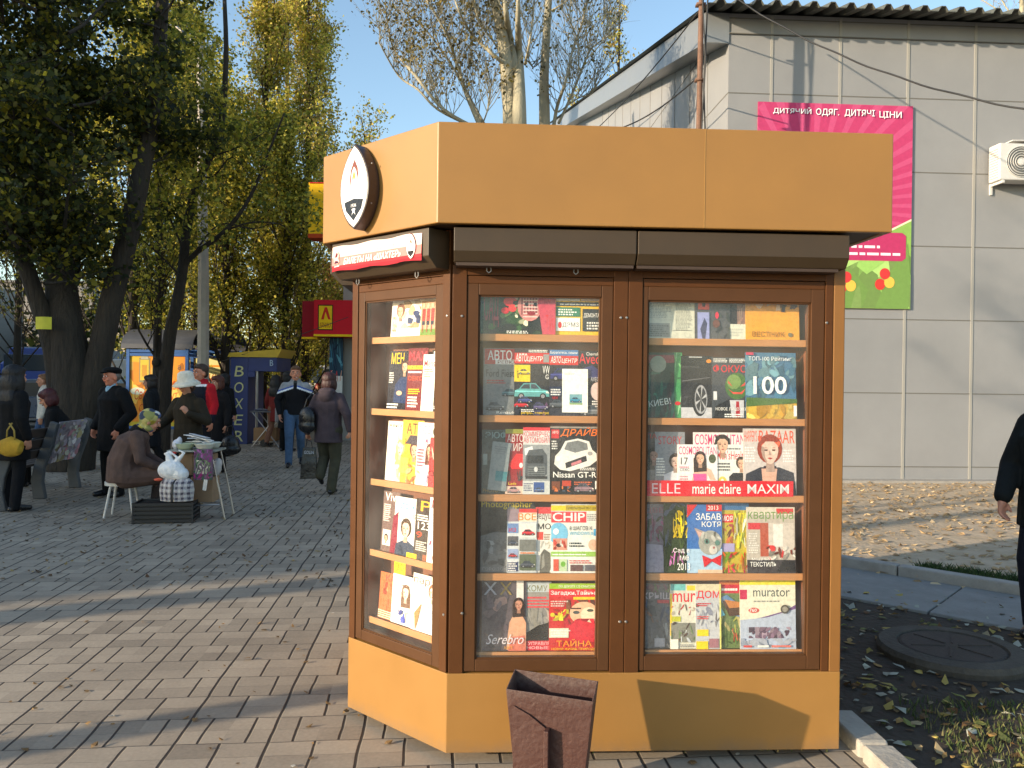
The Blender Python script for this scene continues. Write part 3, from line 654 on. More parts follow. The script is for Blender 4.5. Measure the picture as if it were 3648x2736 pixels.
# narrow bronze tape reflection strips inside the glass are left to the glass itself
# ------------------------------------------------------------------ litter bin
bc = Vector((.165, 2.97, 0))
bn = empty('litter_bin', bc, R(-14), 'maroon rusty steel litter bin, open at the top, on its folded stand', 'bin')
b = MB(); t_ = .004
W0, W1, D0, D1, ZT, ZL = .118, .163, .050, .066, .475, .02
ZTf = .455
ov = [(-W0, -D0, ZL), (W0, -D0, ZL), (W0, D0, ZL), (-W0, D0, ZL), (-W1, -D1, ZTf), (W1, -D1, ZTf - .012), (W1, D1, ZT - .005), (-W1, D1, ZT + .008)]
iv = [(x * .965, y * .94, z + (.01 if i < 4 else 0)) for i, (x, y, z) in enumerate(ov)]
b.add(ov + iv, [(0, 3, 2, 1), (0, 1, 5, 4), (1, 2, 6, 5), (2, 3, 7, 6), (3, 0, 4, 7), (8, 9, 10, 11), (8, 12, 13, 9), (9, 13, 14, 10), (10, 14, 15, 11), (11, 15, 12, 8), (4, 5, 13, 12), (5, 6, 14, 13), (6, 7, 15, 14), (7, 4, 12, 15)])
body = b.build('bin_body', M['binpaint'], bn, bevel=.003)
b = MB()       # folded stand strip on the front
b.box(-.012, .006, -D1 - .035, -D1 + .02, .0, .33); b.build('stand', M['binpaint'], bn, bevel=.003)
b = MB(); b.prism([(-.13, .02), (-.012, .02), (-.012, .33), (-.07, .37), (-.135, .40)], .003, 'y', -D1 - .006); b.build('bracket_plate', M['binpaint'], bn, bevel=.001)
b = MB(); rr = random.Random(5)
for i in range(7): b.cbox((rr.uniform(-.08, .08), rr.uniform(-.03, .03), .05 + i * .02), (.10, .07, .02), Euler((rr.uniform(-.6, .6), rr.uniform(-.6, .6), rr.uniform(0, 3))))
o = b.build('rubbish', M['card0'] if 'card0' in M else M['shelf']); o.location = bc; tag(o, 'crumpled paper rubbish lying at the bottom of the maroon bin', 'rubbish')
# ------------------------------------------------------------------ magazines
WH = (248, 246, 240); BK = (22, 22, 24); RD = (205, 30, 40); YL = (245, 205, 30); GY = (130, 130, 132); DG = (60, 62, 66); SK = (228, 180, 150)
MAGN = 0
def mag(face, px0, px1, py0, py1, lay, base, label, ops, zs=None, tilt=4, cat='magazine', name='magazine', rot=0, thick=.004, grp=None):
    """a printed cover that stands on its shelf, leaning back; the pixel box gives its place on the display plane"""
    global MAGN
    d = .070 - lay * .0036
    cy = (py0 + py1) / 2
    u0, _ = uz(px0, cy, face, d); u1, _ = uz(px1, cy, face, d); cx = (px0 + px1) / 2
    _, z1 = uz(cx, py0, face, d + .01); _, z0 = uz(cx, py1, face, d - .02)
    if zs is not None: z0 = zs
    MAGN += 1; a = Art(u1 - u0, z1 - z0, base, thick, MAGN); a.do(ops)
    o = a.build(name)
    o.matrix_world = KM @ FM(face) @ Matrix.Translation((u0, d - (z1 - z0) * math.sin(R(tilt)) * .5, z0)) @ Matrix.Rotation(R(rot), 4, 'Y') @ Matrix.Rotation(R(-tilt), 4, 'X')
    return tag(o, label, cat, grp)
zm = SH[('front', .118)]; zr = SH[('front', .83)]; zc = SH[('corner', .10)]
e_ = .001
def fr(*a, **k): return mag('front', *a, **k)
# --- middle window, top shelf
fr(1690, 1978, 960, 1195, 1, (40, 62, 36), 'magazine lying on its side, tulips and a striped face, middle window top shelf', [
    ('m', 0, 0, 1, .8, 60, [(50, 90, 40), (25, 45, 25), (80, 110, 60), (30, 30, 30)], .15), ('r', 0, 0, .09, .8, (90, 105, 95)),
    ('e', .44, .66, .05, .06, RD), ('e', .42, .50, .06, .07, (215, 40, 45)), ('e', .47, .40, .05, .06, (225, 60, 60)), ('e', .5, .56, .05, .05, (200, 20, 30)), ('e', .38, .36, .05, .05, RD),
    ('m', .5, .1, .66, .75, 25, [(190, 190, 150), (60, 90, 50), (230, 220, 190)], .06),
    ('e', .68, .42, .15, .22, (205, 130, 125)), *[('r', .58 + i * .035, .30 + (i % 2) * .02, .592 + i * .035, .58, (110, 40, 45)) for i in range(6)], *[('r', .60, .26 + i * .05, .78, .275 + i * .05, (240, 215, 205)) for i in range(6)], ('e', .64, .46, .02, .03, BK), ('e', .75, .46, .02, .03, BK), ('e', .70, .32, .05, .03, (150, 30, 45)),
    ('poly', [(.84, 0), (1, 0), (1, .8), (.88, .8), (.78, .5)], (200, 70, 90)), ('t', 'Тур', .88, .05, .99, .30, RD), ('t', 'ДОМ', .86, .45, .99, .66, (170, 20, 40)), ('lines', .4, .01, .7, .06, 2, WH), ('t', 'САД', .12, .1, .30, .7, (150, 40, 60))], zs=zm[0])
fr(1968, 2190, 960, 1195, 2, (240, 190, 20), 'yellow classifieds magazine with white, green and black advert boxes', [
    ('r', .06, .52, .44, .78, WH), ('r', .46, .52, .98, .78, (250, 215, 190)), ('m', .5, .55, .8, .78, 8, [(220, 60, 50), (250, 230, 220)], .1), ('m', .1, .58, .4, .76, 8, [(210, 70, 50), (240, 200, 190), (90, 60, 50)], .08),
    ('r', .06, .44, .98, .50, (60, 50, 40)), ('lines', .12, .455, .9, .49, 1, WH), ('r', .06, .28, .44, .42, (40, 120, 85)), ('lines', .09, .30, .42, .41, 3, WH),
    ('r', .06, .06, .44, .26, WH), ('t', 'ДЭМЗ', .16, .11, .42, .19, (40, 40, 50)), ('e', .12, .15, .03, .05, RD), ('r', .48, .06, 1, .40, (40, 38, 36)), ('t', 'ДЕМОНТАЖ', .5, .26, .80, .335, WH), ('lines', .55, .09, .80, .22, 3, WH)], zs=zm[0])
# second shelf
fr(1722, 1842, 1240, 1475, 0, (120, 124, 126), 'grey car magazine with a red logo frame, behind its neighbour', [
    ('r', .03, .76, .95, .99, (190, 40, 50)), ('t', 'АВТО', .12, .82, .85, .97, WH, .03), ('r', .35, .76, .95, .83, (225, 220, 215)), ('t', 'РЕВЮ', .42, .77, .92, .82, (120, 40, 40)),
    ('t', 'Ford Fiesta', .08, .57, 1, .68, (45, 48, 60)), ('lines', .1, .47, .7, .54, 2, (170, 60, 60)), ('car', .8, .3, .5, (70, 100, 110)), ('car', .35, .09, .55, (90, 92, 95)), ('t', 'Renault', .4, .02, .95, .06, WH)], zs=zm[1])
fr(1832, 1958, 1240, 1475, 2, (38, 38, 44), 'car magazine with a teal hatchback on the cover', [
    ('r', 0, .93, 1, 1, (60, 50, 55)), ('lines', .4, .94, .98, .985, 2, WH), ('r', 0, .77, 1, .93, (205, 45, 45)), ('t', 'АВТО', .03, .80, .36, .92, WH, .03, .2), ('t', 'ЦЕНТР', .36, .79, .80, .88, WH, .02, .2), ('r', .82, .79, .98, .91, (150, 150, 150)),
    ('r', 0, .5, .45, .75, YL), ('t', 'Масло', .08, .55, .13, .7, BK), ('car', .28, .62, .35, (215, 190, 60)), ('t', 'VW', .8, .62, 1, .74, WH), ('t', 'G', .88, .54, .97, .61, WH),
    ('car', .5, .28, 1.0, (95, 165, 165)), ('m', 0, .0, 1, .2, 14, [(60, 60, 90), (90, 60, 90), (40, 40, 50)], .2), ('car', .2, .13, .4, (190, 30, 40)), ('car', .3, .2, .4, (60, 70, 130)), ('car', .75, .1, .4, (90, 80, 120)), ('lines', .2, .055, .6, .1, 2, WH), ('t', 'ретро-, электро', .2, .01, .98, .05, YL)], zs=zm[1])
fr(1957, 2060, 1246, 1478, 3, (48, 48, 60), 'car magazine with a blue top strip, half hidden by a leaflet', [
    ('r', 0, .91, 1, 1, (70, 120, 175)), ('t', 'Берегитесь, пешки', .03, .93, .97, .98, WH), ('r', 0, .77, 1, .91, (205, 45, 45)), ('t', 'АВТО', .04, .80, .40, .90, WH, .03, .2), ('t', 'ЦЕНТР', .42, .79, .96, .87, WH, .02, .2), ('car', .5, .56, .95, (50, 55, 115)), ('r', .0, .3, .5, .44, (40, 50, 75)), ('lines', .05, .31, .45, .42, 3, WH), ('car', .3, .14, .6, (80, 85, 92)), ('t', 'NEW', .1, .25, .3, .29, RD)], zs=zm[1])
fr(2058, 2160, 1250, 1480, 2, (36, 34, 44), 'dark car magazine with a large red word at its top', [
    ('t', 'Chevrolet', .3, .93, .8, .98, WH), ('t', 'Aveo', .04, .80, .80, .96, (225, 50, 60)), ('poly', [(0, .7), (.5, .78), (.85, .68), (.9, .58), (0, .58)], (55, 60, 115)), ('t', 'AVEO', .45, .53, .75, .60, (200, 200, 205)), ('e', .7, .38, .25, .14, (225, 200, 195)), ('lines', .5, .1, .9, .25, 4, WH), ('car', .5, .03, .8, (110, 115, 120))], zs=zm[1])
lf = fr(2003, 2094, 1314, 1470, 5, WH, 'blank white leaflet with a small blue picture, clipped before the car magazines', [
    ('lines', .08, .86, .5, .92, 2, (200, 190, 190)), ('r', .28, .2, .78, .42, (120, 170, 180)), ('car', .53, .25, .45, (50, 130, 160)), ('r', .28, .18, .78, .22, (140, 170, 120))], cat='leaflet', name='leaflet', tilt=4)
# third shelf
fr(1716, 1815, 1530, 1762, 0, (40, 62, 66), 'dark teal magazine at the shaded left end of the third shelf', [
    ('t', 'ЭЮФ', .12, .86, .9, .97, (130, 160, 165)), ('m', .1, .1, 1, .8, 20, [(50, 75, 85), (70, 95, 100), (30, 45, 50)], .25), ('t', 'PHOTO', .05, .02, .6, .08, (150, 120, 60)), ('r', .05, .45, .2, .62, (130, 150, 150))], zs=zm[2])
fr(1737, 1802, 1570, 1745, 3, (132, 142, 146), 'tilted grey leaflet with a teal photograph', [('lines', .15, .75, .8, .93, 4, (110, 116, 122)), ('r', .35, .2, .98, .4, (70, 130, 140))], rot=6, cat='leaflet', name='leaflet')
fr(1800, 1880, 1528, 1752, 1, (150, 30, 38), 'narrow red magazine showing a red car', [
    ('r', 0, .93, 1, 1, (150, 150, 60)), ('t', 'АВТО', .08, .80, .8, .92, (225, 215, 210)), ('t', 'МИР', .08, .66, .75, .78, (225, 215, 210)), ('poly', [(.15, .45), (.5, .62), (1, .6), (1, .4), (.3, .38)], (225, 40, 45)), ('e', .7, .44, .08, .04, (230, 230, 230)), ('m', 0, .2, 1, .36, 10, [(90, 60, 60), (40, 40, 45)], .2), ('t', 'Lada', .15, .14, .5, .18, YL), ('r', 0, 0, 1, .12, (225, 195, 175)), ('car', .4, .03, .6, (170, 130, 130))], zs=zm[2])
fr(1863, 1959, 1522, 1752, 3, (215, 216, 214), 'white magazine with red headline and a grey truck', [
    ('r', 0, .95, 1, 1, (225, 60, 70)), ('t', 'КОММЕРЧЕС', .02, .86, .99, .94, (215, 40, 55)), ('t', 'АВТОМОБИЛ', .02, .77, .99, .85, (215, 40, 55)),
    ('r', 0, .2, 1, .74, (150, 155, 158)), ('poly', [(.05, .68), (.35, .72), (.38, .62), (.08, .58)], (235, 235, 235)), ('poly', [(.08, .26), (.1, .55), (.22, .66), (.72, .68), (.9, .58), (.9, .3), (.7, .24)], (84, 90, 96)), ('r', .16, .46, .76, .58, (45, 50, 55)), ('r', .18, .28, .82, .42, (110, 116, 120)), *[('r', .2, .29 + .03 * i, .8, .3 + .03 * i, (60, 64, 68)) for i in range(4)], ('e', .48, .37, .07, .04, (210, 212, 214)), ('r', .1, .23, .9, .27, (50, 52, 56)), ('r', 0, 0, 1, .2, (205, 208, 205)), ('lines', .03, .05, .4, .18, 4, (60, 70, 110)), ('r', .4, .03, .8, .18, (60, 90, 150)), ('car', .6, .05, .35, (90, 110, 150))], zs=zm[2])
fr(1960, 2137, 1518, 1758, 2, (40, 39, 42), 'black car magazine with a white sports car and orange title', [
    ('r', 0, .97, 1, 1, (160, 150, 140)), ('r', .02, .82, .18, .95, RD), ('t', 'АВТО', .04, .89, .16, .93, WH), ('t', 'ДРАЙВ', .2, .84, .95, .985, (245, 120, 30), .04, .25), ('lines', .03, .66, .16, .80, 4, WH),
    ('m', 0, .3, 1, .6, 12, [(70, 66, 66), (55, 52, 52)], .25),
    ('poly', [(.08, .44), (.1, .56), (.2, .64), (.3, .78), (.55, .82), (.78, .78), (.84, .66), (.93, .6), (.94, .5), (.8, .42), (.4, .34), (.2, .36)], (236, 234, 228)), ('poly', [(.28, .66), (.34, .76), (.55, .79), (.74, .75), (.76, .66), (.5, .61)], (120, 124, 126)), ('poly', [(.3, .46), (.72, .57), (.74, .49), (.32, .38)], (50, 48, 52)), ('poly', [(.42, .455), (.62, .51), (.63, .47), (.43, .415)], (215, 130, 140)), ('e', .16, .52, .04, .035, (255, 255, 250)), ('e', .8, .6, .05, .03, (160, 160, 160)), ('lines', .6, .355, .95, .4, 2, WH),
    ('t', 'Nissan GT-R', .06, .245, .93, .33, WH, .035), ('r', .03, .06, .2, .19, (120, 70, 50)), ('r', .24, .12, .42, .2, (190, 70, 50)), ('m', .05, .04, .42, .12, 10, [(200, 110, 60), (90, 100, 120)], .06), ('lines', .48, .14, .9, .2, 2, (220, 110, 70)), ('car', .68, .05, .4, (130, 105, 115)), ('r', .9, .08, .97, .2, WH)], zs=zm[2])
# fourth shelf
fr(1712, 1905, 1780, 2040, 0, (62, 62, 64), 'black and white photography magazine with yellow title at the left end', [
    ('r', 0, 0, .62, .55, (110, 110, 112)), ('poly', [(0, .5), (.55, .62), (.62, .92), (.0, .92)], (38, 38, 40)), ('poly', [(.5, .9), (.62, .92), (.62, .5), (.58, .6)], (150, 150, 152)), ('m', 0, .08, .6, .45, 16, [(140, 140, 142), (95, 95, 97), (120, 118, 118)], .15), ('t', 'Photographer', .01, .87, .95, .985, (200, 180, 30)), ('t', 'ГОРОДСКАЯ', .04, .02, .6, .07, (150, 150, 152))], zs=zm[3])
fr(1806, 1912, 1812, 2038, 2, (205, 210, 214), 'car price guide with a grid of small car pictures', [
    ('r', 0, .8, .4, 1, (150, 130, 140)), ('r', .4, .8, 1, 1, (240, 220, 200)), ('t', 'ВСЕ', .38, .82, .98, .93, (235, 130, 30), .03), ('r', .4, .94, 1, 1, (215, 60, 60)),
    *[('r', x, y, x + .36, y + .15, c) for x, y, c in ((.02, .62, (110, 140, 190)), (.02, .42, (90, 90, 95)), (.02, .02, (60, 70, 110)), (.02, .22, (150, 165, 200)))], ('t', 'ИЗ', .06, .64, .3, .7, RD),
    ('car', .2, .45, .32, (60, 70, 90)), ('car', .2, .25, .3, (170, 40, 50)), ('r', .42, .55, .98, .77, (225, 225, 220)), ('car', .72, .6, .45, (190, 50, 60)), ('r', .42, .34, .98, .52, (120, 122, 118)), ('lines', .45, .30, .95, .34, 1, (230, 130, 60)), ('r', .42, .04, .98, .29, (95, 105, 85)), ('car', .7, .1, .5, (70, 75, 85)), ('lines', .04, .03, .35, .2, 5, WH)], zs=zm[3])
fr(1908, 1968, 1806, 2036, 1, (226, 222, 214), 'narrow white magazine showing a grey boot', [
    ('r', 0, .9, 1, 1, (215, 60, 65)), ('t', 'ведущ', .02, .79, .98, .9, (90, 60, 60)), ('t', 'МО', .12, .66, .9, .75, BK, .04), ('r', .05, .5, .45, .62, (235, 80, 70)), ('lines', .5, .5, .95, .6, 4, (150, 110, 80)), ('m', .1, .36, .9, .48, 8, [(240, 235, 220), (210, 200, 180)], .2), ('poly', [(.25, .0), (.3, .28), (.5, .36), (.85, .3), (.95, .1), (.8, 0)], (105, 103, 96)), ('poly', [(.35, .05), (.4, .25), (.5, .3), (.55, .1)], (150, 148, 140))], zs=zm[3])
fr(1963, 2135, 1795, 2034, 3, (230, 232, 226), 'computer magazine with red title and blue disc', [
    ('r', 0, .9, .3, .98, YL), ('r', .3, .9, 1, .985, (190, 170, 30)), ('t', 'Супербыстрый Wi-Fi дома', .31, .915, .98, .965, (60, 50, 10)), ('r', 0, .73, .73, .89, (225, 60, 70)), ('t', 'CHIP', .03, .75, .7, .875, WH, .05), ('lines', .75, .76, .98, .87, 4, GY),
    ('e', .15, .57, .2, .16, (120, 190, 225)), ('e', .1, .6, .06, .045, WH), ('r', .04, .33, .33, .5, (215, 150, 130)), ('m', .05, .34, .32, .48, 8, [(190, 70, 60), (90, 60, 60), (230, 220, 210)], .08), ('t', '8 ШАГОВ К', .38, .62, .85, .68, (60, 70, 60)), ('t', 'WINDOWS 8', .38, .55, .86, .6, (90, 180, 215)), ('r', .88, .54, .99, .64, (80, 170, 220)), ('lines', .38, .38, .72, .46, 2, (50, 60, 60)), ('e', .86, .41, .09, .08, (225, 185, 160)), ('r', 0, .24, 1, .31, (150, 195, 90)), ('lines', .03, .26, .97, .29, 1, WH), ('r', .05, .03, .16, .2, (210, 90, 70)), ('r', .17, .03, .33, .2, (190, 210, 170)), ('e', .25, .13, .05, .04, (110, 170, 60)), ('lines', .38, .14, .95, .2, 2, (200, 80, 80)), ('r', .4, .03, .66, .12, (100, 70, 70)), ('r', .7, .03, .9, .12, (90, 90, 100))], zs=zm[3])
# bottom shelf
fr(1716, 1874, 2068, 2318, 1, (92, 82, 88), 'men\'s magazine with a long-haired woman on the cover', [
    ('m', 0, 0, .6, .9, 26, [(110, 96, 105), (80, 70, 78), (130, 112, 115), (150, 120, 115)], .2), ('r', .78, .7, .94, 1, (230, 222, 215)), ('t', 'X', .04, .8, .34, .98, (175, 175, 185)), ('t', 'X', .4, .8, .68, .98, (150, 125, 60)), 
    ('poly', [(.56, .02), (.62, .4), (.72, .52), (.9, .52), (1, .4), (1, 0), (.7, 0)], (222, 165, 130)), ('poly', [(.6, .0), (.66, .2), (.98, .22), (1, 0)], (215, 120, 100)), ('face', .83, .66, .11, (45, 25, 20), (205, 145, 120), {'long': True}), ('t', 'Serebro', .1, .1, .95, .24, (225, 215, 220), 0, .4), ('t', 'ХИТ', .5, .03, .7, .07, (230, 160, 40))], zs=zm[4])
fr(1868, 1964, 2072, 2312, 0, (150, 146, 140), 'grey magazine with red headlines and a black car bonnet', [
    ('r', 0, .85, 1, 1, (190, 200, 205)), ('t', 'КОМУ', .08, .86, .85, .95, (120, 116, 60)), ('lines', .1, .62, .95, .8, 4, (225, 70, 80)), ('m', 0, .35, 1, .62, 12, [(165, 160, 150), (140, 138, 135)], .3), ('poly', [(.05, .1), (.1, .26), (.5, .36), (1, .42), (1, .1)], (30, 28, 28)), ('r', 0, 0, 1, .14, (205, 50, 65)), ('t', 'УПРАВЛЯ', .15, .08, .95, .125, (250, 200, 200)), ('t', 'НОВЫЕ', .1, .02, .9, .06, (250, 200, 200))], zs=zm[4])
fr(1956, 2128, 2078, 2316, 2, (200, 40, 40), 'red and yellow magazine with a face wrapped in a red scarf', [
    ('r', 0, .92, 1, 1, (150, 190, 40)), ('t', 'ПО ДОРОГЕ СО СМЫСЛОМ', .2, .935, .98, .975, WH), ('r', 0, .80, .97, .91, (215, 40, 50)), ('t', 'Загадки,Тайны', .03, .82, .95, .895, WH, .03), ('r', .5, .76, .98, .8, YL), ('m', .35, .6, .98, .76, 18, [(110, 70, 50), (150, 90, 60), (90, 50, 40)], .1),
    ('e', .72, .56, .3, .17, (232, 185, 150)), ('e', .82, .53, .17, .12, (248, 222, 190)), ('e', .56, .57, .07, .025, (70, 80, 80)), ('e', .85, .6, .07, .022, (80, 90, 80)), ('r', .45, .62, .66, .64, (80, 40, 30)), ('m', .3, .22, 1, .48, 14, [(215, 30, 50), (195, 20, 45)], .25), ('poly', [(.35, .35), (.6, .46), (1, .4), (1, .14), (.45, .1)], (210, 30, 52)),
    ('lines', .03, .66, .4, .76, 3, (220, 200, 190)), ('m', .02, .45, .4, .62, 14, [(220, 200, 40), (200, 60, 40), (240, 220, 60)], .1), ('r', .0, .2, .4, .34, (225, 225, 200)), ('lines', .04, .22, .45, .33, 3, (240, 240, 235)), ('t', 'ТАЙНА', .15, .07, .88, .18, (250, 150, 30), .04), ('t', 'НОВАЯ ЖИЗНЬ ПРИРОДЫ', .05, .01, .98, .05, YL)], zs=zm[4])
# --- right window, top shelf
fr(2297, 2474, 960, 1206, 1, (205, 205, 188), 'open newspaper page with columns of small print', [
    ('lines', .62, .12, .95, .62, 26, (130, 130, 120)), ('lines', .05, .3, .55, .6, 14, (150, 150, 140)), ('r', .03, .02, .5, .22, (150, 150, 145)), ('lines', .06, .03, .48, .2, 6, (110, 110, 105)), ('r', .05, .66, .55, .8, (120, 122, 124)), ('lines', .6, .66, .95, .8, 8, (130, 130, 120)), ('r', .55, .115, .95, .12, BK)], zs=zr[0], cat='newspaper', name='newspaper')
fr(2476, 2600, 960, 1206, 2, (82, 82, 86), 'dark grey magazine with a red and a blue picture block', [
    ('m', .5, 0, 1, .8, 26, [(95, 95, 90), (70, 74, 70), (120, 110, 70), (60, 60, 66)], .16), ('r', .08, .42, .4, .78, (230, 80, 60)), ('poly', [(.2, .46), (.18, .62), (.26, .74), (.32, .6), (.28, .46)], (70, 40, 40)), ('r', .06, .0, .4, .38, (150, 155, 205)), ('poly', [(.2, .0), (.14, .14), (.26, .3), (.34, .22), (.28, 0)], (70, 70, 100)), ('e', .62, .34, .05, .05, (220, 40, 70)), ('e', .6, .22, .1, .06, (110, 70, 60))], zs=zr[0])
fr(2588, 2662, 960, 1204, 1, (44, 40, 42), 'dark book cover with faded red lettering', [('m', 0, .1, .5, .9, 10, [(40, 36, 44), (60, 50, 50)], .3), ('r', .5, 0, 1, 1, (130, 100, 90)), ('m', .5, .2, 1, 1, 14, [(150, 110, 95), (170, 140, 120), (110, 70, 60)], .2), ('t', 'А', .1, .7, .4, .8, (170, 50, 60))], zs=zr[0])
fr(2585, 2656, 1155, 1206, 4, (214, 214, 196), 'small torn slip of white paper on the top right shelf', [('lines', .1, .2, .9, .8, 3, (190, 190, 175))], zs=zr[0], cat='paper slip', name='paper_slip')
fr(2655, 2846, 950, 1206, 2, (226, 158, 42), 'golden yellow magazine with a heap of pale crystals', [
    ('m', .15, .4, .65, .75, 20, [(225, 205, 180), (205, 175, 150), (190, 150, 120)], .12), ('m', .62, .4, .98, .75, 12, [(110, 70, 60), (70, 50, 50), (160, 110, 80)], .14), ('poly', [(.66, .38), (.76, .75), (.82, .75), (.72, .38)], (60, 45, 45)), ('poly', [(.82, .42), (.92, .75), (.97, .75), (.87, .42)], (80, 55, 50)), ('t', 'ВЕСТНИК', .12, .04, .72, .11, (140, 95, 30)), ('e', .82, .07, .04, .03, (120, 110, 80))], zs=zr[0])
# second shelf
fr(2270, 2402, 1255, 1488, 1, (34, 62, 58), 'dark green magazine with a pale disc and slanting white title', [
    ('m', .2, 0, 1, .75, 24, [(30, 90, 80), (45, 50, 50), (40, 110, 90), (70, 50, 60)], .2), ('r', .2, .84, 1, .96, (130, 50, 66)), ('e', .56, .82, .22, .13, (140, 150, 135)), ('t', ', КИЕВ!', .22, .13, .92, .24, (210, 220, 215), .01, 0, .18)], zs=zr[1])
fr(2397, 2430, 1255, 1488, 0, (70, 150, 90), 'narrow green strip of a magazine beside the black car cover', [('m', 0, 0, 1, 1, 14, [(110, 180, 110), (60, 130, 80), (150, 200, 150)], .4), ('e', .5, .22, .3, .03, RD)], zs=zr[1])
fr(2426, 2540, 1268, 1490, 1, (24, 24, 28), 'glossy black magazine showing a car wheel', [
    ('r', 0, 0, 1, .17, (200, 200, 205)), ('poly', [(0, .85), (.9, .8), (.97, .4), (.9, .17), (0, .17)], (32, 32, 36)), ('r', .25, .975, .66, .99, (200, 200, 200)), ('e', .87, .92, .08, .03, (230, 140, 30)), ('lines', .04, .82, .7, .83, 1, (120, 120, 124)), ('poly', [(.03, .6), (.9, .66), (.9, .65), (.03, .585)], (110, 110, 115)), ('e', .58, .30, .24, .27, (14, 14, 15)), ('e', .62, .30, .2, .235, (160, 160, 164)), ('e', .62, .30, .17, .2, (48, 48, 50)), *[('poly', [(.62, .30), (.62 + .18 * math.cos(a), .30 + .22 * math.sin(a)), (.62 + .18 * math.cos(a + .25), .30 + .22 * math.sin(a + .25))], (185, 185, 188)) for a in [i * 1.047 + .2 for i in range(6)]], ('m', .05, .2, .4, .35, 8, [(70, 70, 74), (50, 50, 52)], .12)], zs=zr[1])
fr(2536, 2662, 1273, 1490, 2, (66, 70, 76), 'magazine whose cover figure in a suit has a green melon for a head', [
    ('lines', .05, .92, .45, .99, 3, WH), ('lines', .5, .92, .95, .99, 3, WH), ('t', 'ФОКУС', .04, .75, .98, .88, (215, 35, 50), .03), ('poly', [(.05, .0), (.1, .2), (.5, .32), (.95, .28), (1, 0)], (36, 36, 40)), ('poly', [(.55, .0), (.5, .3), (.9, .3), (.9, 0)], (200, 200, 205)), ('poly', [(.66, .0), (.68, .28), (.76, .28), (.8, 0)], (170, 30, 45)),
    ('e', .7, .53, .33, .22, (70, 110, 50)), ('e', .62, .6, .2, .12, (120, 150, 80)), ('poly', [(.45, .58), (.58, .52), (.46, .62)], (220, 70, 60)), ('poly', [(.8, .52), (.95, .6), (.93, .54)], (220, 70, 60)), ('poly', [(.46, .48), (.6, .4), (.85, .4), (.96, .5), (.82, .43), (.6, .43)], (225, 80, 60)), ('r', .04, .3, .14, .44, (225, 225, 225)), ('t', 'НОВОЕ ЛИЦО УКР', .1, .12, .98, .18, WH), ('lines', .35, .02, .95, .09, 2, WH), ('r', 0, .0, 1, .015, BK)], zs=zr[1])
fr(2656, 2836, 1256, 1494, 3, (70, 115, 150), 'blue sky magazine with huge white number one hundred over a wheat field', [
    ('m', 0, .3, 1, .95, 40, [(60, 110, 140), (90, 140, 160), (110, 155, 170), (50, 90, 120)], .22), ('r', 0, 0, 1, .25, (200, 160, 60)), ('m', 0, 0, 1, .22, 24, [(215, 175, 60), (190, 140, 40), (230, 200, 100)], .2), ('poly', [(0, .18), (1, .24), (1, .3), (0, .32)], (80, 110, 50)), ('t', 'ТОП-100 Рейтинг', .05, .875, .9, .94, (235, 240, 245)), ('r', .0, .96, .15, 1, (200, 50, 90)), ('t', '100', .14, .37, .8, .64, (245, 248, 248), .05), ('r', .93, .04, .99, .2, WH)], zs=zr[1])
# third shelf
fr(2290, 2345, 1540, 1768, 0, (66, 60, 62), 'dim magazine with a dark-haired face at the far left of the third shelf', [('face', .7, .62, .35, (35, 28, 26), (170, 130, 115), {'long': True, 'body': (120, 116, 118)}), ('t', 'ПА', .2, .9, .9, .98, (170, 40, 40))], zs=zr[2])
fr(2333, 2440, 1538, 1768, 1, (140, 142, 148), 'grey magazine with red script title and a man\'s profile', [
    ('t', 'STORY', .12, .80, .9, .93, (190, 30, 50)), ('m', .4, .1, 1, .75, 14, [(150, 152, 160), (120, 122, 130)], .25), ('face', .68, .52, .2, (60, 50, 46), (205, 175, 160), {'body': (215, 215, 220)}), ('lines', .04, .3, .35, .6, 7, WH)], zs=zr[2])
fr(2470, 2655, 1540, 1768, 2, (236, 226, 224), 'white fashion magazine with pink title, standing behind two smaller ones', [('t', 'COSMOPOLITAN', .03, .80, .99, .97, (225, 60, 120)), ('face', .56, .80, .14, (45, 35, 30), SK, {'long': True})], zs=zr[2])
fr(2414, 2556, 1583, 1770, 4, (238, 234, 232), 'small fashion magazine with a woman in a pink dress', [
    ('t', 'COSMOPOLITAN', .03, .80, .98, .96, (225, 60, 120)), ('t', '17', .08, .60, .26, .74, (60, 60, 60)), ('lines', .05, .54, .32, .58, 1, (220, 60, 110)), ('t', 'СЕКС', .06, .47, .3, .53, (60, 60, 60)), ('lines', .05, .1, .3, .4, 6, (210, 120, 140)),
    ('e', .87, .72, .09, .09, (70, 80, 50)), ('poly', [(.36, .3), (.42, .5), (.5, .56), (.68, .56), (.84, .5), (.95, .3), (.82, .3), (.74, .42), (.72, .2), (.44, .2)], (232, 185, 160)), ('poly', [(.38, .0), (.4, .3), (.38, .42), (.72, .42), (.72, .28), (.8, 0)], (240, 85, 155)), ('r', .4, .17, .74, .2, (140, 30, 80)), ('face', .56, .72, .13, (52, 34, 30), SK, {'long': True})], zs=zr[2])
fr(2551, 2660, 1583, 1770, 3, (232, 232, 226), 'men\'s health magazine with red title and a man in a dark shirt', [
    ('t', "Men'sHealth", .03, .70, .99, .88, (215, 45, 60)), ('lines', .05, .9, .95, .96, 1, GY), ('lines', .04, .48, .5, .66, 3, (60, 60, 60)), ('e', .2, .2, .17, .17, (215, 205, 90)), ('e', .2, .2, .07, .12, WH), ('poly', [(.45, .0), (.42, .36), (.55, .44), (1, .44), (1, 0)], (36, 36, 40)), ('face', .82, .62, .16, (60, 50, 40), SK), ('poly', [(.5, .1), (.55, .2), (1, .12), (1, .05)], (215, 165, 140))], zs=zr[2])
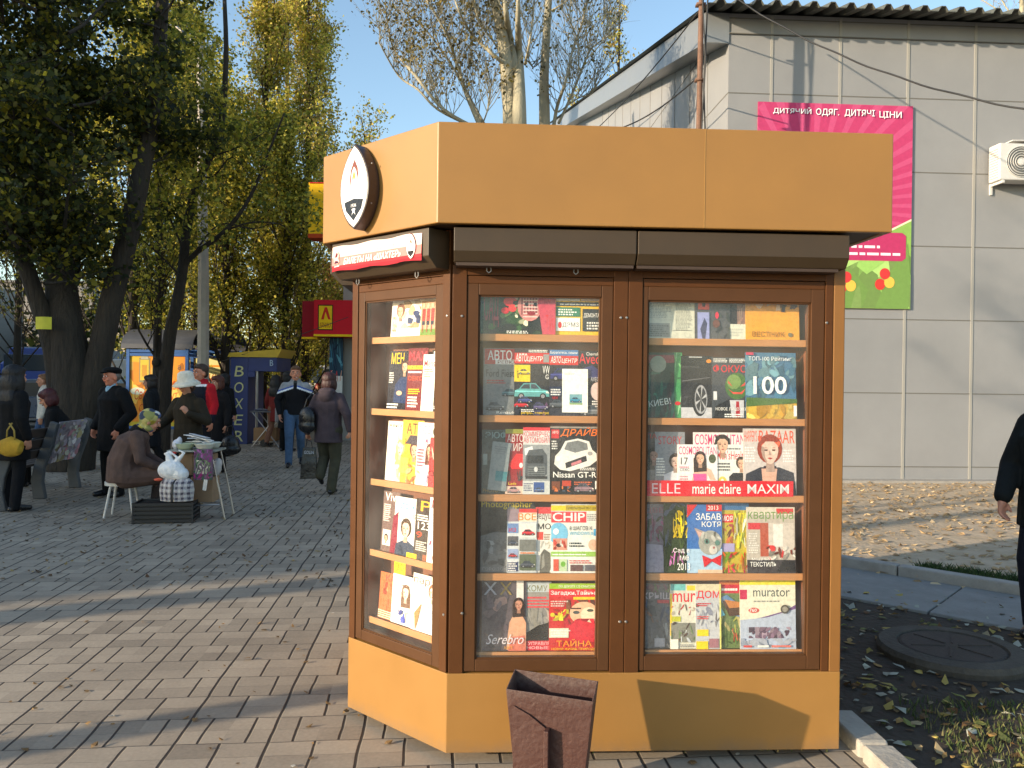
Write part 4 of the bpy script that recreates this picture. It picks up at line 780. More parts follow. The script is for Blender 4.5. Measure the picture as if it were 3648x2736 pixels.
fr(2648, 2836, 1526, 1768, 4, (206, 196, 192), 'fashion magazine with a red-haired woman in a dark blazer', [
    ('t', "HARPER'S", .02, .80, .26, .97, (230, 90, 60)), ('t', 'BAZAAR', .3, .78, .98, .97, (230, 90, 60)), ('lines', .03, .5, .25, .74, 6, (245, 240, 238)), ('lines', .75, .5, .98, .7, 5, (245, 240, 238)), ('poly', [(.0, .0), (.05, .32), (.32, .42), (.68, .42), (.95, .34), (1, 0)], (44, 46, 60)), ('poly', [(.38, .0), (.34, .4), (.64, .4), (.58, 0)], (215, 170, 150)), ('poly', [(.38, .44), (.62, .44), (.62, .40), (.38, .40)], (50, 30, 40)), ('face', .5, .66, .22, (150, 60, 40), (226, 192, 176))], zs=zr[2])
st = fr(2296, 2826, 1712, 1768, 9, (218, 32, 48), 'red shelf strip with three white fashion magazine titles', [
    ('t', 'ELLE', .05, .18, .24, .82, (240, 210, 215), -.01), ('t', 'marie claire', .32, .16, .645, .84, WH, .02), ('t', 'MAXIM', .69, .2, .97, .8, (245, 230, 230))], zs=zr[2] - .004, cat='shelf strip', name='shelf_strip', tilt=1)
# fourth shelf
fr(2290, 2372, 1795, 2042, 0, (120, 112, 126), 'lilac magazine with pink flowers in a pot', [('m', 0, .45, 1, .85, 26, [(130, 60, 100), (160, 90, 130), (70, 80, 60)], .2), ('poly', [(.1, .0), (.05, .42), (.85, .4), (.95, 0)], (155, 150, 170)), ('t', 'ЦВЕ', .1, .86, .9, .95, (150, 90, 110))], zs=zr[3])
fr(2364, 2456, 1792, 2044, 1, (52, 66, 40), 'gardening magazine with yellow and purple flowers', [('m', 0, 0, 1, 1, 40, [(60, 80, 40), (40, 55, 35), (80, 90, 110), (90, 110, 60)], .2), ('m', .35, .5, 1, .9, 30, [(240, 215, 30), (225, 190, 20)], .16), ('m', .15, .1, .8, .35, 10, [(170, 90, 150), (200, 120, 180)], .12), ('t', 'Сад в', .35, .28, .98, .36, WH), ('t', 'ме', .6, .18, .95, .25, WH), ('t', '2013', .5, .04, 1, .14, WH)], zs=zr[3])
fr(2448, 2572, 1796, 2042, 3, (58, 110, 180), 'blue magazine with a grey kitten in a red bow tie', [
    ('r', 0, 0, 1, .35, (170, 200, 225)), ('poly', [(0, 1), (.3, 1), (0, .8)], RD), ('r', .55, .9, 1, 1, (205, 40, 50)), ('t', '2013', .6, .92, .9, .98, WH), ('t', 'ЗАБАВ', .25, .77, .97, .87, WH, .03), ('t', 'КОТЯ', .42, .67, .97, .75, WH, .03),
    ('poly', [(.2, .66), (.5, .60), (.38, .46)], (170, 150, 140)), ('poly', [(.26, .62), (.44, .58), (.38, .5)], (220, 170, 160)), ('e', .66, .44, .34, .18, (160, 160, 152)), ('m', .4, .42, .98, .6, 10, [(120, 120, 112), (180, 178, 170)], .1), ('e', .56, .46, .075, .04, (90, 130, 120)), ('e', .56, .46, .03, .03, BK), ('e', .86, .44, .07, .04, (90, 130, 120)), ('e', .74, .34, .12, .07, (205, 200, 192)), ('e', .76, .37, .03, .018, (160, 90, 90)), ('poly', [(.42, .26), (.7, .2), (.98, .27), (.95, .1), (.7, .17), (.48, .08)], (205, 30, 45)), ('r', .3, 0, 1, .05, (225, 190, 160))], zs=zr[3])
fr(2568, 2668, 1792, 2042, 1, (190, 170, 60), 'crowded colourful magazine between the kitten and the flat cover', [('r', 0, .9, 1, 1, (60, 110, 160)), ('r', 0, .72, .45, .84, (215, 40, 50)), ('t', 'моя', .03, .74, .42, .82, WH), ('m', 0, .4, .5, .7, 12, [(150, 70, 60), (200, 110, 60), (120, 60, 60)], .16), ('r', .05, .3, .48, .42, (170, 160, 200)), ('m', .45, .35, 1, .9, 22, [(215, 205, 60), (190, 200, 90), (225, 220, 190)], .2), ('t', '77', .6, .72, .85, .86, (235, 215, 40)), ('m', 0, 0, 1, .3, 30, [(225, 90, 40), (140, 180, 50), (200, 40, 80), (240, 160, 50)], .14)], zs=zr[3])
fr(2660, 2832, 1806, 2044, 3, (190, 180, 168), 'home interior magazine with green title and red curtains', [
    ('r', 0, .88, 1, 1, (215, 205, 190)), ('r', .62, .9, .97, .98, (205, 60, 60)), ('t', 'квартира', .03, .78, .97, .93, (120, 150, 90)), ('r', .3, .3, .98, .76, (205, 195, 185)), ('r', .28, .25, .45, .76, (180, 90, 70)), ('r', .55, .4, .75, .74, (225, 222, 215)), ('r', .03, .66, .28, .76, (205, 60, 70)), ('lines', .04, .3, .25, .62, 9, (235, 230, 222)), ('m', .4, .2, 1, .42, 22, [(200, 60, 60), (220, 215, 205), (120, 60, 50), (170, 160, 150)], .1), ('r', 0, 0, 1, .2, (60, 55, 60)), ('poly', [(.6, .02), (.75, .2), (.98, .18), (1, .02)], (30, 28, 32)), ('t', 'МОДНЫЙ', .1, .19, .5, .24, WH), ('t', 'ТЕКСТИЛЬ', .06, .1, .6, .17, WH, .02)], zs=zr[3])
# bottom shelf
fr(2288, 2393, 2078, 2316, 0, (96, 98, 104), 'roofing magazine in the shaded corner of the bottom shelf', [('t', 'КРЫШ', .02, .76, .95, .86, (190, 180, 190), .02), ('m', 0, .4, 1, .74, 24, [(60, 80, 110), (110, 80, 70), (80, 90, 100)], .2), ('m', 0, .86, 1, 1, 10, [(120, 80, 100), (90, 110, 80)], .2), ('m', 0, 0, 1, .4, 16, [(120, 124, 128), (90, 94, 100)], .22), ('r', .4, .03, .75, .16, (170, 168, 176)), ('r', .5, .7, .9, .75, (190, 60, 70))], zs=zr[4])
fr(2387, 2480, 2080, 2318, 2, (214, 212, 196), 'house plans magazine with red title and turquoise corner', [('r', .02, .9, .6, 1, (110, 190, 190)), ('r', .65, .9, 1, .98, (225, 200, 50)), ('r', 0, .2, .08, .85, YL), ('t', 'mur', .1, .72, .98, .86, (215, 50, 60), .02), ('m', .05, .52, .95, .7, 14, [(90, 70, 60), (200, 190, 170), (190, 60, 60)], .12), ('r', .05, .42, .4, .5, (190, 190, 40)), ('r', .03, .1, 1, .4, (130, 130, 120)), ('m', .03, .1, 1, .42, 16, [(220, 225, 230), (80, 60, 50), (100, 120, 80)], .14), ('r', .0, .0, .3, .15, (235, 232, 220)), ('lines', .35, .03, .95, .08, 2, GY)], zs=zr[4])
fr(2478, 2568, 2080, 2316, 3, (190, 192, 196), 'home magazine with big red title and yellow boxes', [('r', 0, .88, 1, 1, (215, 205, 175)), ('t', 'ДОМ', .04, .76, .98, .9, (215, 45, 55), .05), ('m', 0, .3, 1, .72, 18, [(150, 155, 175), (170, 172, 180), (120, 110, 110)], .2), ('lines', .05, .66, .6, .72, 2, RD), ('r', .05, .2, .5, .3, YL), ('r', .02, .0, .48, .12, YL), ('r', .52, .02, .9, .16, (160, 110, 120)), ('lines', .05, .46, .6, .52, 2, (220, 90, 90)), ('r', .94, 0, 1, 1, (220, 215, 120))], zs=zr[4])
fr(2562, 2650, 2070, 2314, 1, (100, 120, 70), 'garden house magazine with a steep orange roof', [('r', 0, .82, 1, .95, (195, 40, 60)), ('r', 0, .95, 1, 1, (200, 110, 60)), ('lines', .1, .86, .8, .92, 1, WH), ('m', 0, 0, 1, .5, 30, [(90, 120, 60), (150, 150, 70), (180, 170, 110), (70, 90, 50)], .2), ('poly', [(0, .75), (.3, .8), (1, .6), (1, .45), (.5, .5)], (90, 130, 170)), ('poly', [(.1, .72), (1, .66), (1, .5), (.4, .48)], (80, 55, 40)), ('poly', [(.2, .73), (1, .68), (1, .62), (.4, .6)], (190, 120, 60)), ('poly', [(0, .66), (.22, .5), (0, .46)], (90, 170, 190)), ('m', .3, .1, .9, .3, 6, [(190, 90, 60)], .1)], zs=zr[4])
fr(2636, 2834, 2066, 2318, 4, (226, 222, 200), 'large cream building magazine with a grey photograph of roofs', [
    ('r', 0, .93, 1, 1, (230, 215, 50)), ('r', 0, .72, .13, .86, (195, 30, 80)), ('t', 'murator', .24, .76, .9, .87, (60, 70, 70), .0), ('lines', .25, .68, .88, .72, 1, (150, 150, 140)), ('e', .25, .56, .1, .04, (200, 90, 80)), ('t', '760', .17, .54, .3, .585, WH), ('poly', [(.02, .4), (.4, .46), (.8, .55), (1, .64), (1, .36), (0, .36)], (110, 80, 130)), ('poly', [(0, 0), (0, .42), (.5, .46), (1, .58), (1, 0)], (176, 186, 205)), ('m', .15, .15, .98, .32, 30, [(120, 95, 115), (90, 70, 90), (150, 130, 145)], .12), ('m', 0, .05, 1, .16, 16, [(190, 195, 210), (160, 170, 190)], .2), ('e', .8, .58, .08, .065, (80, 76, 70)), ('e', .8, .58, .05, .04, (150, 145, 135)), ('r', .05, .03, .2, .06, (205, 70, 70)), ('r', .3, .03, .5, .06, (230, 230, 225)), ('r', .55, .03, .9, .06, (210, 110, 100))], zs=zr[4])
e1 = fr(2772, 2800, 2292, 2330, 7, (60, 170, 205), 'small round turquoise sticker at the foot of the cream magazine', [('e', .5, .5, .45, .45, (60, 175, 210))], cat='sticker', name='sticker', tilt=2)
# --- corner window
def co(px0, px1, py0, py1, *a, **k): return mag('corner', px0, px1, py0, py1, *a, **k)
co(1396, 1505, 1050, 1192, 1, (244, 238, 226), 'bright white magazine with a seated woman, top shelf of the corner window', [('m', .3, .2, .95, .9, 14, [(220, 190, 150), (200, 160, 120), (240, 225, 205)], .2), ('m', .55, .3, .95, .6, 6, [(60, 70, 110)], .12), ('face', .3, .6, .12, (130, 80, 50), SK), ('t', 'GIGA', .05, .12, .2, .5, (190, 150, 110))], zs=zc[0])
co(1500, 1600, 1048, 1192, 2, (196, 160, 130), 'football team photograph in red shirts on a magazine', [('r', 0, 0, 1, .16, (110, 140, 60)), *[('r', .05 + .16 * i, .36, .17 + .16 * i, .66, (180, 55, 45)) for i in range(6)], *[('r', .06 + .16 * i, .26, .16 + .16 * i, .36, (40, 40, 60)) for i in range(6)], *[('e', .11 + .16 * i, .74, .04, .06, (225, 180, 150)) for i in range(6)], *[('r', .08 + .16 * i, .08, .1 + .16 * i, .26, (190, 80, 60)) for i in range(6)], ('r', 0, .85, 1, 1, (235, 225, 205))], zs=zc[0])
co(1384, 1470, 1250, 1452, 1, (40, 38, 48), 'black magazine with yellow title and a man in a denim jacket', [('t', "МЕН", .08, .78, .6, .97, YL), ('poly', [(.25, .12), (.3, .42), (.5, .55), (.85, .55), (1, .3), (.95, .1)], (44, 60, 100)), ('face', .66, .72, .14, (60, 40, 30), SK), ('e', .5, .28, .12, .04, (225, 180, 150)), ('lines', .02, .02, .5, .12, 2, WH), ('lines', .05, .45, .25, .65, 5, WH)], zs=zc[1])
co(1450, 1520, 1240, 1455, 2, (120, 46, 48), 'dark red magazine with red title and yellow headlines', [('t', 'MAX', .05, .8, .95, .95, (200, 70, 80)), ('r', .0, .66, 1, .72, YL), ('t', 'ЭРИКА', .05, .665, .8, .715, (110, 60, 30)), ('lines', .05, .6, .8, .65, 1, WH), ('t', 'СЕКС', .05, .48, .8, .55, (230, 90, 60)), ('lines', .1, .26, .7, .36, 3, YL), ('lines', .1, .05, .7, .24, 4, WH)], zs=zc[1])
co(1504, 1548, 1262, 1460, 3, (240, 236, 228), 'narrow white magazine leaning before the dark red one', [('t', 'Mens', .08, .78, .95, .9, (170, 60, 70)), ('lines', .1, .6, .9, .76, 4, (120, 120, 110)), ('poly', [(.3, 0), (.25, .5), (.7, .55), (.8, 0)], (250, 246, 238))], zs=zc[1])
co(1534, 1600, 1246, 1460, 2, (48, 42, 36), 'dark magazine with pale title beside the corner post', [('t', 'PLA', .12, .76, .9, .88, WH), ('m', .1, .2, .9, .7, 10, [(70, 60, 44), (90, 74, 50)], .3), ('e', .55, .4, .14, .08, (215, 170, 140)), ('r', .1, .9, .9, .98, (225, 220, 215)), ('lines', .1, .04, .6, .1, 2, WH)], zs=zc[1])
co(1378, 1450, 1500, 1710, 1, (246, 240, 224), 'pale women\'s magazine with a blonde woman', [('t', 'женский', .05, .90, .95, .97, (90, 60, 50)), ('m', .3, 0, 1, .85, 20, [(240, 225, 190), (225, 200, 150), (250, 240, 220)], .3), ('face', .7, .55, .2, (215, 180, 120), (245, 220, 195), {'long': True})], zs=zc[2])
co(1430, 1505, 1496, 1712, 2, (226, 172, 64), 'golden magazine with a woman in a hat', [('t', 'АТА', .2, .78, .98, .95, (80, 60, 40)), ('face', .62, .52, .2, (90, 50, 30), SK), ('poly', [(.2, .62), (.4, .76), (.9, .76), (1, .62)], (70, 60, 70)), ('r', .0, .15, .4, .4, (245, 225, 90)), ('e', .12, .66, .08, .05, (230, 190, 60)), ('m', .3, 0, 1, .3, 10, [(190, 120, 70), (230, 190, 140)], .2)], zs=zc[2])
co(1484, 1548, 1505, 1716, 3, (242, 226, 226), 'white and pink magazine in the middle of the corner window', [('t', 'COSM', .05, .82, .95, .95, (200, 130, 160)), ('t', 'COSM', .05, .66, .6, .76, (210, 110, 150)), ('face', .75, .55, .2, (110, 70, 60), SK, {'long': True}), ('lines', .08, .3, .5, .6, 6, (190, 90, 110)), ('r', .1, .05, .7, .18, (215, 180, 215))], zs=zc[2])
co(1530, 1610, 1510, 1720, 4, (214, 60, 60), 'red magazine with white speech marks beside the post', [('r', .0, .78, 1, 1, (236, 238, 220)), ('t', 'ог', .1, .8, .6, .95, (60, 60, 50)), ('m', .05, .3, .9, .7, 14, [(230, 90, 80), (200, 40, 50), (240, 220, 200)], .2), ('t', 'ЭТО', .0, .1, .9, .26, (120, 20, 30))], zs=zc[2])
co(1362, 1420, 1750, 1985, 1, (120, 96, 90), 'magazine with white brush title at the left end, fourth shelf', [('t', 'Viva', .1, .84, .98, .98, (250, 240, 240)), ('lines', .06, .5, .5, .8, 9, (235, 225, 220)), ('r', .08, .1, .55, .36, (240, 235, 225)), ('face', .3, .22, .12, (60, 40, 30), SK), ('poly', [(.6, 0), (.7, .6), (1, .7), (1, 0)], (140, 40, 60))], zs=zc[3])
co(1404, 1492, 1772, 1990, 2, (244, 240, 232), 'white magazine with a blue title and a man\'s face', [('t', 'story', .2, .76, .8, .92, (40, 150, 200)), ('face', .5, .46, .2, (80, 60, 45), (240, 205, 180), {'body': (60, 70, 90)}), ('t', '120', .75, .66, .98, .74, (130, 130, 110)), ('r', .6, .0, 1, .08, YL)], zs=zc[3])
co(1478, 1545, 1778, 1994, 3, (70, 58, 52), 'dark magazine with a golden letter and large numerals', [('t', 'P', .25, .80, .8, .97, (240, 180, 50)), ('t', '123', .15, .50, .8, .62, WH), ('lines', .1, .64, .8, .76, 3, WH), ('t', '9', .1, .36, .4, .46, (220, 80, 50)), ('lines', .1, .15, .7, .32, 5, (220, 215, 205)), ('r', .5, 0, 1, .1, (150, 90, 60))], zs=zc[3])
co(1526, 1600, 1775, 2004, 4, (238, 232, 228), 'white magazine with a woman in pink beside the post, fourth shelf', [('face', .5, .6, .18, (60, 40, 30), SK), ('m', 0, 0, 1, .4, 8, [(215, 60, 110), (230, 190, 170)], .2), ('t', 'Лиза', .1, .84, .9, .96, (200, 60, 80))], zs=zc[3])
co(1352, 1420, 2040, 2232, 1, (206, 112, 66), 'orange red magazine standing at the left end of the lowest corner shelf', [('t', 'КАР', .3, .82, .98, .96, (200, 60, 60)), ('m', .2, .1, 1, .8, 18, [(225, 130, 80), (190, 80, 50), (215, 150, 100)], .2), ('lines', .0, .02, .8, .2, 4, (240, 220, 190))], zs=zc[4])
co(1396, 1486, 2050, 2240, 2, (250, 246, 236), 'overexposed white magazine with a dark-haired woman', [('face', .55, .66, .15, (120, 90, 70), (245, 220, 200), {'long': True}), ('m', .3, .05, .9, .3, 8, [(90, 100, 190), (230, 225, 220)], .14)], zs=zc[4])
co(1468, 1590, 2052, 2262, 3, (250, 246, 234), 'overexposed white magazine with a couple in white', [('t', 'пар', .02, .80, .5, .93, (90, 60, 50)), ('face', .6, .72, .12, (150, 100, 70), (245, 220, 200), {'body': (252, 250, 244)}), ('poly', [(.15, .0), (.1, .3), (.3, .5), (.22, .2)], (170, 130, 80)), ('r', .8, .2, 1, .35, YL)], zs=zc[4])
co(1404, 1444, 2000, 2050, 4, (240, 200, 30), 'small yellow price tag hanging below the fourth corner shelf', [('t', 'ТЕТЕ', .15, .5, .9, .85, BK), ('lines', .1, .15, .9, .45, 2, (170, 130, 20))], cat='price tag', name='price_tag', tilt=2)
# ------------------------------------------------------------------ grey panelled building on the right
BA = R(3.0); BO = atY(2592, 480, 13.1); BO.z = 0
bld = empty('panelled_building', BO, BA, 'long grey building clad in large metal panels under a corrugated roof', 'building')
HW = 7.66; LW = 16.0; DW = 26.0; SL = math.tan(R(14)); OH = .55
M['clad'] = mat('grey_cladding', (.27, .272, .275), .5, noise=.10, nscale=.7, spec=.35, bump=.04, bscale=2)
M['clad2'] = mat('light_cladding', (.23, .25, .27), .4, metal=.2, noise=.06, nscale=1.2)
M['groove'] = mat('panel_joint', (.15, .145, .13), .8)
M['bead'] = mat('joint_cover', (.325, .315, .285), .6)
b = MB(); b.prism([(0, 0), (0, HW), (DW, HW + DW * SL), (DW, 0)], LW, 'x', 0)
b.build('wall', M['clad'], bld)
xs = [.72 - 1.155, .72] + [.72 + 1.155 * i for i in range(1, 14)]
b = MB()
for i, x in enumerate(xs):
    if x > .02 and x < LW: b.box(x - .022, x + .022, -.010, .004, .03, HW - .02)
b.build('cover_strip', M['bead'], bld)
b = MB(); zs = [uz_z for uz_z in [.235 + 1.225 * i for i in range(7)]]
for z in zs: b.box(0, LW, -.005, .003, z - .008, z + .008)
for z in zs: b.box(-.005, .003, 0, DW, z - .008, z + .008)
b.build('panel_joint', M['groove'], bld)
b = MB()
for i in range(1, 12): b.box(-.006, .003, i * 1.155 - .008, i * 1.155 + .008, .03, HW + i * 1.155 * SL - .2)
b.build('panel_joint', M['groove'], bld)
# corrugated roof with front overhang
b = MB(); n = 0; pit = .30; x = -.50; amp = .055; prof = []
while x < LW + .4:
    for f_, h in ((0, 0), (.10, 0), (.16, 1), (.40, 1), (.46, 0)):
        pass
    prof += [(x, 0), (x + .11, 0), (x + .16, amp * 1.5), (x + .23, amp * 1.5), (x + .28, 0)]; x += pit
zt = HW + .03
vs = []
for (px_, h) in prof:
    for yy in (-OH, DW):
        for th in (0, .012): vs.append((px_, yy, zt + yy * SL + h + th))
fs = []
for i in range(len(prof) - 1):
    k = i * 4; fs += [(k, k + 2, k + 6, k + 4), (k + 1, k + 5, k + 7, k + 3), (k, k + 4, k + 5, k + 1)]
b.add(vs, fs); b.build('roof', mat('corrugated_roof', (.10, .108, .095), .75, noise=.3, nscale=2, metal=.2), bld)
# rake fascia band on the left side (rises to the back) with soffit
b = MB(); OV = .40
v = []
for yy in (-.02, DW):
    z = HW + yy * SL; v += [(-OV, yy, z - .50), (-OV, yy, z - .0), (0.0, yy, z - .0), (-.003, yy, z - .50)]
b.add(v, [(0, 1, 5, 4), (1, 2, 6, 5), (3, 0, 4, 7), (0, 3, 2, 1), (4, 5, 6, 7)]); b.build('rake_fascia', M['clad2'], bld)
b = MB(); b.box(-.40, 0, -.024, -.0205, HW - .5, HW - .495); b.box(0, LW, -.03, -.005, HW - .34, HW - .325); b.build('trim', M['groove'], bld)
b = MB(); b.box(.0, LW, -.25, .0, -.02, .03); b.build('plinth', M['concrete'], bld)

# air conditioner
acp = BM_ = Matrix.Translation(BO) @ Matrix.Rotation(BA, 4, 'Z')
BI = BM_.inverted()
def bxz(px, py, d=0.0):
    e = BI @ Vector((0, 0, EYE)); r = BI.to_3x3() @ ray(px, py); t = (-d - e.y) / r.y; p = e + r * t; return p.x, p.z
ax, az = bxz(3560, 640, .33); ax2, az2 = bxz(3560, 508, .33)
ac = empty('air_conditioner', BM_ @ Vector((ax, 0, az)), BA, 'white wall-mounted air conditioner outdoor unit near the top right', 'air conditioner')
AH = az2 - az; AW = .86
b = MB(); b.box(0, AW, -.33, -.05, 0, AH); b.build('casing', M['white'], ac, bevel=.02)
b = MB()
for i in range(12): b.box(-.014, .003, -.30, -.08, .05 + i * (AH - .1) / 12, .05 + i * (AH - .1) / 12 + .016)
b.build('louvre', M['white'], ac)
b = MB(); b.M = Matrix.Translation((.36, -.331, AH / 2)) @ Matrix.Rotation(R(90), 4, 'X')
b.lathe([(.0, .004), (.245, .004), (.245, 0.0)], 28); b.build('fan_opening', mat('fan_dark', (.16, .16, .15), .6), ac)
b = MB(); b.M = Matrix.Translation((.36, -.331, AH / 2)) @ Matrix.Rotation(R(90), 4, 'X')
for r_ in (.06, .10, .14, .18, .22, .25): b.lathe([(r_ - .004, .006), (r_ - .004, .016), (r_ + .004, .016), (r_ + .004, .006)], 28)
b.lathe([(0, .02), (.05, .018), (.055, .006)], 20); b.build('fan_guard', M['white'], ac)
b = MB(); b.box(.05, .09, -.33, 0, -.045, 0); b.box(.05, .09, -.03, 0, -.18, -.045).cut(); b.box(AW - .09, AW - .05, -.33, 0, -.045, 0); b.build_split('bracket', M['white'], ac)
b = MB(); b.prism([(.22, AH + .04), (.95, AH + .06), (.95, AH + .075), (.22, AH + .055)], .3, 'y', -.32); b.build('rain_shield', M['white'], ac)

# banner with slogan on the wall
x0, z1 = bxz(2699, 364); x1, _ = bxz(3249, 392); _, z0 = bxz(3225, 1102)
W_, H_ = x1 - x0, z1 - z0
a = Art(W_, H_, (188, 62, 108), .02, 9); PK = (222, 62, 120)
cx, cy = .35, .50
for i in range(46):
    t0 = i * 2 * math.pi / 46; t1 = t0 + .055
    pts = [(cx + .12 * math.cos(t0), cy + .08 * math.sin(t0))]
    q0 = (cx + 1.1 * math.cos(t0), cy + .62 * math.sin(t0)); q1 = (cx + 1.1 * math.cos(t1), cy + .62 * math.sin(t1))
    def cl(p):
        X, Y = p; s_ = 1.0
        for lim, comp, c0 in ((0, X, cx), (1, X, cx)):
            if (lim == 0 and X < 0): s_ = min(s_, (c0 - 0) / (c0 - X))
            if (lim == 1 and X > 1): s_ = min(s_, (1 - c0) / (X - c0))
        if Y < 0: s_ = min(s_, cy / (cy - Y))
        if Y > 1: s_ = min(s_, (1 - cy) / (Y - cy))
        return (cx + (X - cx) * s_, cy + (Y - cy) * s_)
    a.k = 0; a.poly([pts[0], cl(q0), cl(q1)], (198, 80, 124))
a.k = 3
a.poly([(0, 0), (1, 0), (1, .445), (.86, .39), (.74, .365), (.45, .352), (0, .352)], (240, 225, 190))
a.poly([(0, 0), (1, 0), (1, .435), (.86, .38), (.74, .355), (.45, .342), (0, .342)], (138, 178, 88))
a.m(0, 0, 1, .34, 50, [(146, 184, 100), (134, 174, 90), (155, 190, 108)], .3)
a.poly([(.2, .235), (.94, .235), (.965, .25), (.965, .36), (.94, .375), (.2, .375)], (184, 54, 102))
for k in range(3): a.lines(.3, .262 + k * .035, .93 - .06 * k, .278 + k * .035, 1, (250, 225, 235), .8)
a.t('ДИТЯЧИЙ', .10, .938, .345, .975, (120, 30, 80), .03); a.t('ОДЯГ.', .375, .934, .525, .972, (120, 30, 80), .03); a.t('ДИТЯЧІ', .56, .934, .755, .972, (120, 30, 80), .03); a.t('ЦІНИ', .785, .93, .93, .968, (120, 30, 80), .03)
a.t('ДИТЯЧИЙ', .095, .941, .34, .978, (252, 250, 250), .03); a.t('ОДЯГ.', .37, .937, .52, .975, (252, 250, 250), .03); a.t('ДИТЯЧІ', .555, .937, .75, .975, (252, 250, 250), .03); a.t('ЦІНИ', .78, .933, .925, .971, (252, 250, 250), .03)
for cxx in (.44, .58): a.e(cxx, .80, .06, .055, (252, 250, 250)); a.e(cxx, .795, .03, .035, (200, 60, 110))
# plain coloured balloons
for cxx, cyy in ((.83, .15), (.58, .13)):
    for dx, dz, c in ((-.03, -.03, (214, 60, 55)), (.03, -.02, (232, 186, 80)), (.0, .022, (206, 60, 60))): a.e(cxx + dx, cyy + dz, .034, .028, c)
o = a.build('wall_banner', m=M['matte'])
o.matrix_world = BM_ @ Matrix.Translation((x0, -.03, z0)); tag(o, 'pink and green childrens clothes banner hung on the grey panelled wall', 'banner')

# pipe mast with cables in front of the building's corner
b = MB(); pt = atY(2492, 300, 12.2)
mast = empty('pipe_mast', (pt.x, 12.2, 0), 0, 'thin rusty pipe mast with cables in front of the building corner', 'pole')
b.tube([(0, 0, 0), (0, 0, 5.2), (.02, 0, 9.2)], [.048, .046, .036], 12); b.build('pipe', M['rust'], mast)
b = MB(); b.smooth = True
for z in (6.2, 7.35): b.box(-.07, .07, -.06, .06, z, z + .03)
b.build('clamp', M['rust'], mast)
M['cable'] = mat('cable', (.02, .02, .02), .6)
def cable(name, pts, r, label, par=None, n=24, sag=0, wob=0):
    b = MB(); b.smooth = True; P = []
    for i in range(len(pts) - 1):
        a, c = Vector(pts[i]), Vector(pts[i + 1])
        for k in range(n):
            t = k / n; p = a.lerp(c, t); p.z -= sag * 4 * t * (1 - t); p.z += wob * math.sin(k * 1.1); P.append(p)
    P.append(Vector(pts[-1])); b.tube(P, r, 6); o = b.build(name, M['cable'], par)
    if not par: tag(o, label, 'cable')
    return o
cable('cable', [(.03, -.05, 9.1), (.10, -.06, 7.6), (.05, -.06, 6.1), (.12, -.05, 4.6), (.04, -.05, 2)], .013, None, mast, 8)
cable('cable', [(.05, -.05, 9.1), (-.0, -.08, 7.6), (.07, -.08, 6.5), (.0, -.06, 4.8)], .010, None, mast, 8)
mt = Vector((pt.x, 12.2, 8.2))
cable('overhead_cable', [atY(2600, -20, 12.2), atY(3700, 398, 8.6), atY(4900, 700, 6)], .011, 'thick black twisted cable sagging across the grey wall', n=30, sag=.25, wob=.008)
cable('overhead_cable', [Vector((pt.x, 12.2, 7.3)), atY(2130, 455, 22)], .012, 'thin dark wire running back from the pipe mast along the roof edge', n=12, sag=.1)
cable('overhead_cable', [Vector((pt.x, 12.25, 6.3)), atY(2215, 455, 16)], .012, 'lower dark wire running back from the pipe mast beside the wall', n=12, sag=.1)
cable('overhead_cable', [atY(780, 1290, 20), atY(1240, 1130, 15)], .006, 'thin pale wire below the red shop sign', n=12, sag=.02)

# ------------------------------------------------------------------ red shop building far behind the kiosk
AA = atY(1195, 1560, 20.5)
shop = empty('shop_building', (-4.55, 20.5, 0), 0, 'grey shop building with a red and yellow sign box, half hidden by the kiosk', 'building')
M['shopwall'] = mat('shop_wall', (.33, .32, .29), .7, noise=.1, nscale=2)
b = MB(); b.box(.18, 9.5, 0, 14, 0, 6.6); b.build('wall', M['shopwall'], shop)
b = MB()
for x in (.55, .8): b.box(x, x + .02, -.012, .002, .1, 2.95)
b.box(.0, .17, -.03, .5, 0, 2.6); b.build('pilaster', M['groove'], shop)
sz0 = atY(1120, 1198, 19.7).z; sz1 = atY(1120, 1068, 19.7).z
sx = atY(1118, 1130, 19.7).x + 4.55
a_s = Art(6.0, sz1 - sz0, (206, 22, 40), .8, 3)
a_s.r(0, 0, 1, .06, (240, 200, 20))
lw = .062; lx = .017
def logo(a, x, y, w_, h_):
    a.r(x, y, x + w_, y + h_, (60, 30, 10)); a.r(x + .004, y + .03, x + w_ - .004, y + h_ - .03, (245, 200, 20))
    a.poly([(x + w_ * .2, y + h_ * .42), (x + w_ * .45, y + h_ * .9), (x + w_ * .6, y + h_ * .9), (x + w_ * .85, y + h_ * .42), (x + w_ * .68, y + h_ * .42), (x + w_ * .5, y + h_ * .72), (x + w_ * .4, y + h_ * .42)], (205, 40, 30))
    a.t('АРНИКА', x + w_ * .1, y + h_ * .1, x + w_ * .9, y + h_ * .3, (150, 30, 20), .04)
logo(a_s, lx, .17, lw, .70)
sg = a_s.build('sign_box', shop, M['matte']); sg.location = (sx, -.8, sz0)
b = MB(); b.col((150, 16, 36)).box(sx - .38, sx - .001, -.45, 0, sz0, sz1); b.col((240, 200, 20)).box(sx - .39, sx - .001, -.46, 0, sz0 - .05, sz0 - .002); b.build('sign_return', M['matte'], shop)  # return coloured a darker red for the tree shadow on it
b = MB(); yb0 = atY(1115, 832, 18.6); yb1 = atY(1115, 650, 18.6)
ys = empty('projecting_sign', (atY(1098, 832, 18.6).x, 18.6, 0), 0, 'yellow sign box with orange underside peeping out left of the kiosk top', 'sign')
b.col((240, 190, 20)).box(0, .9, 0, .5, yb0.z, yb1.z); b.build('sign_box', M['matte'], ys)
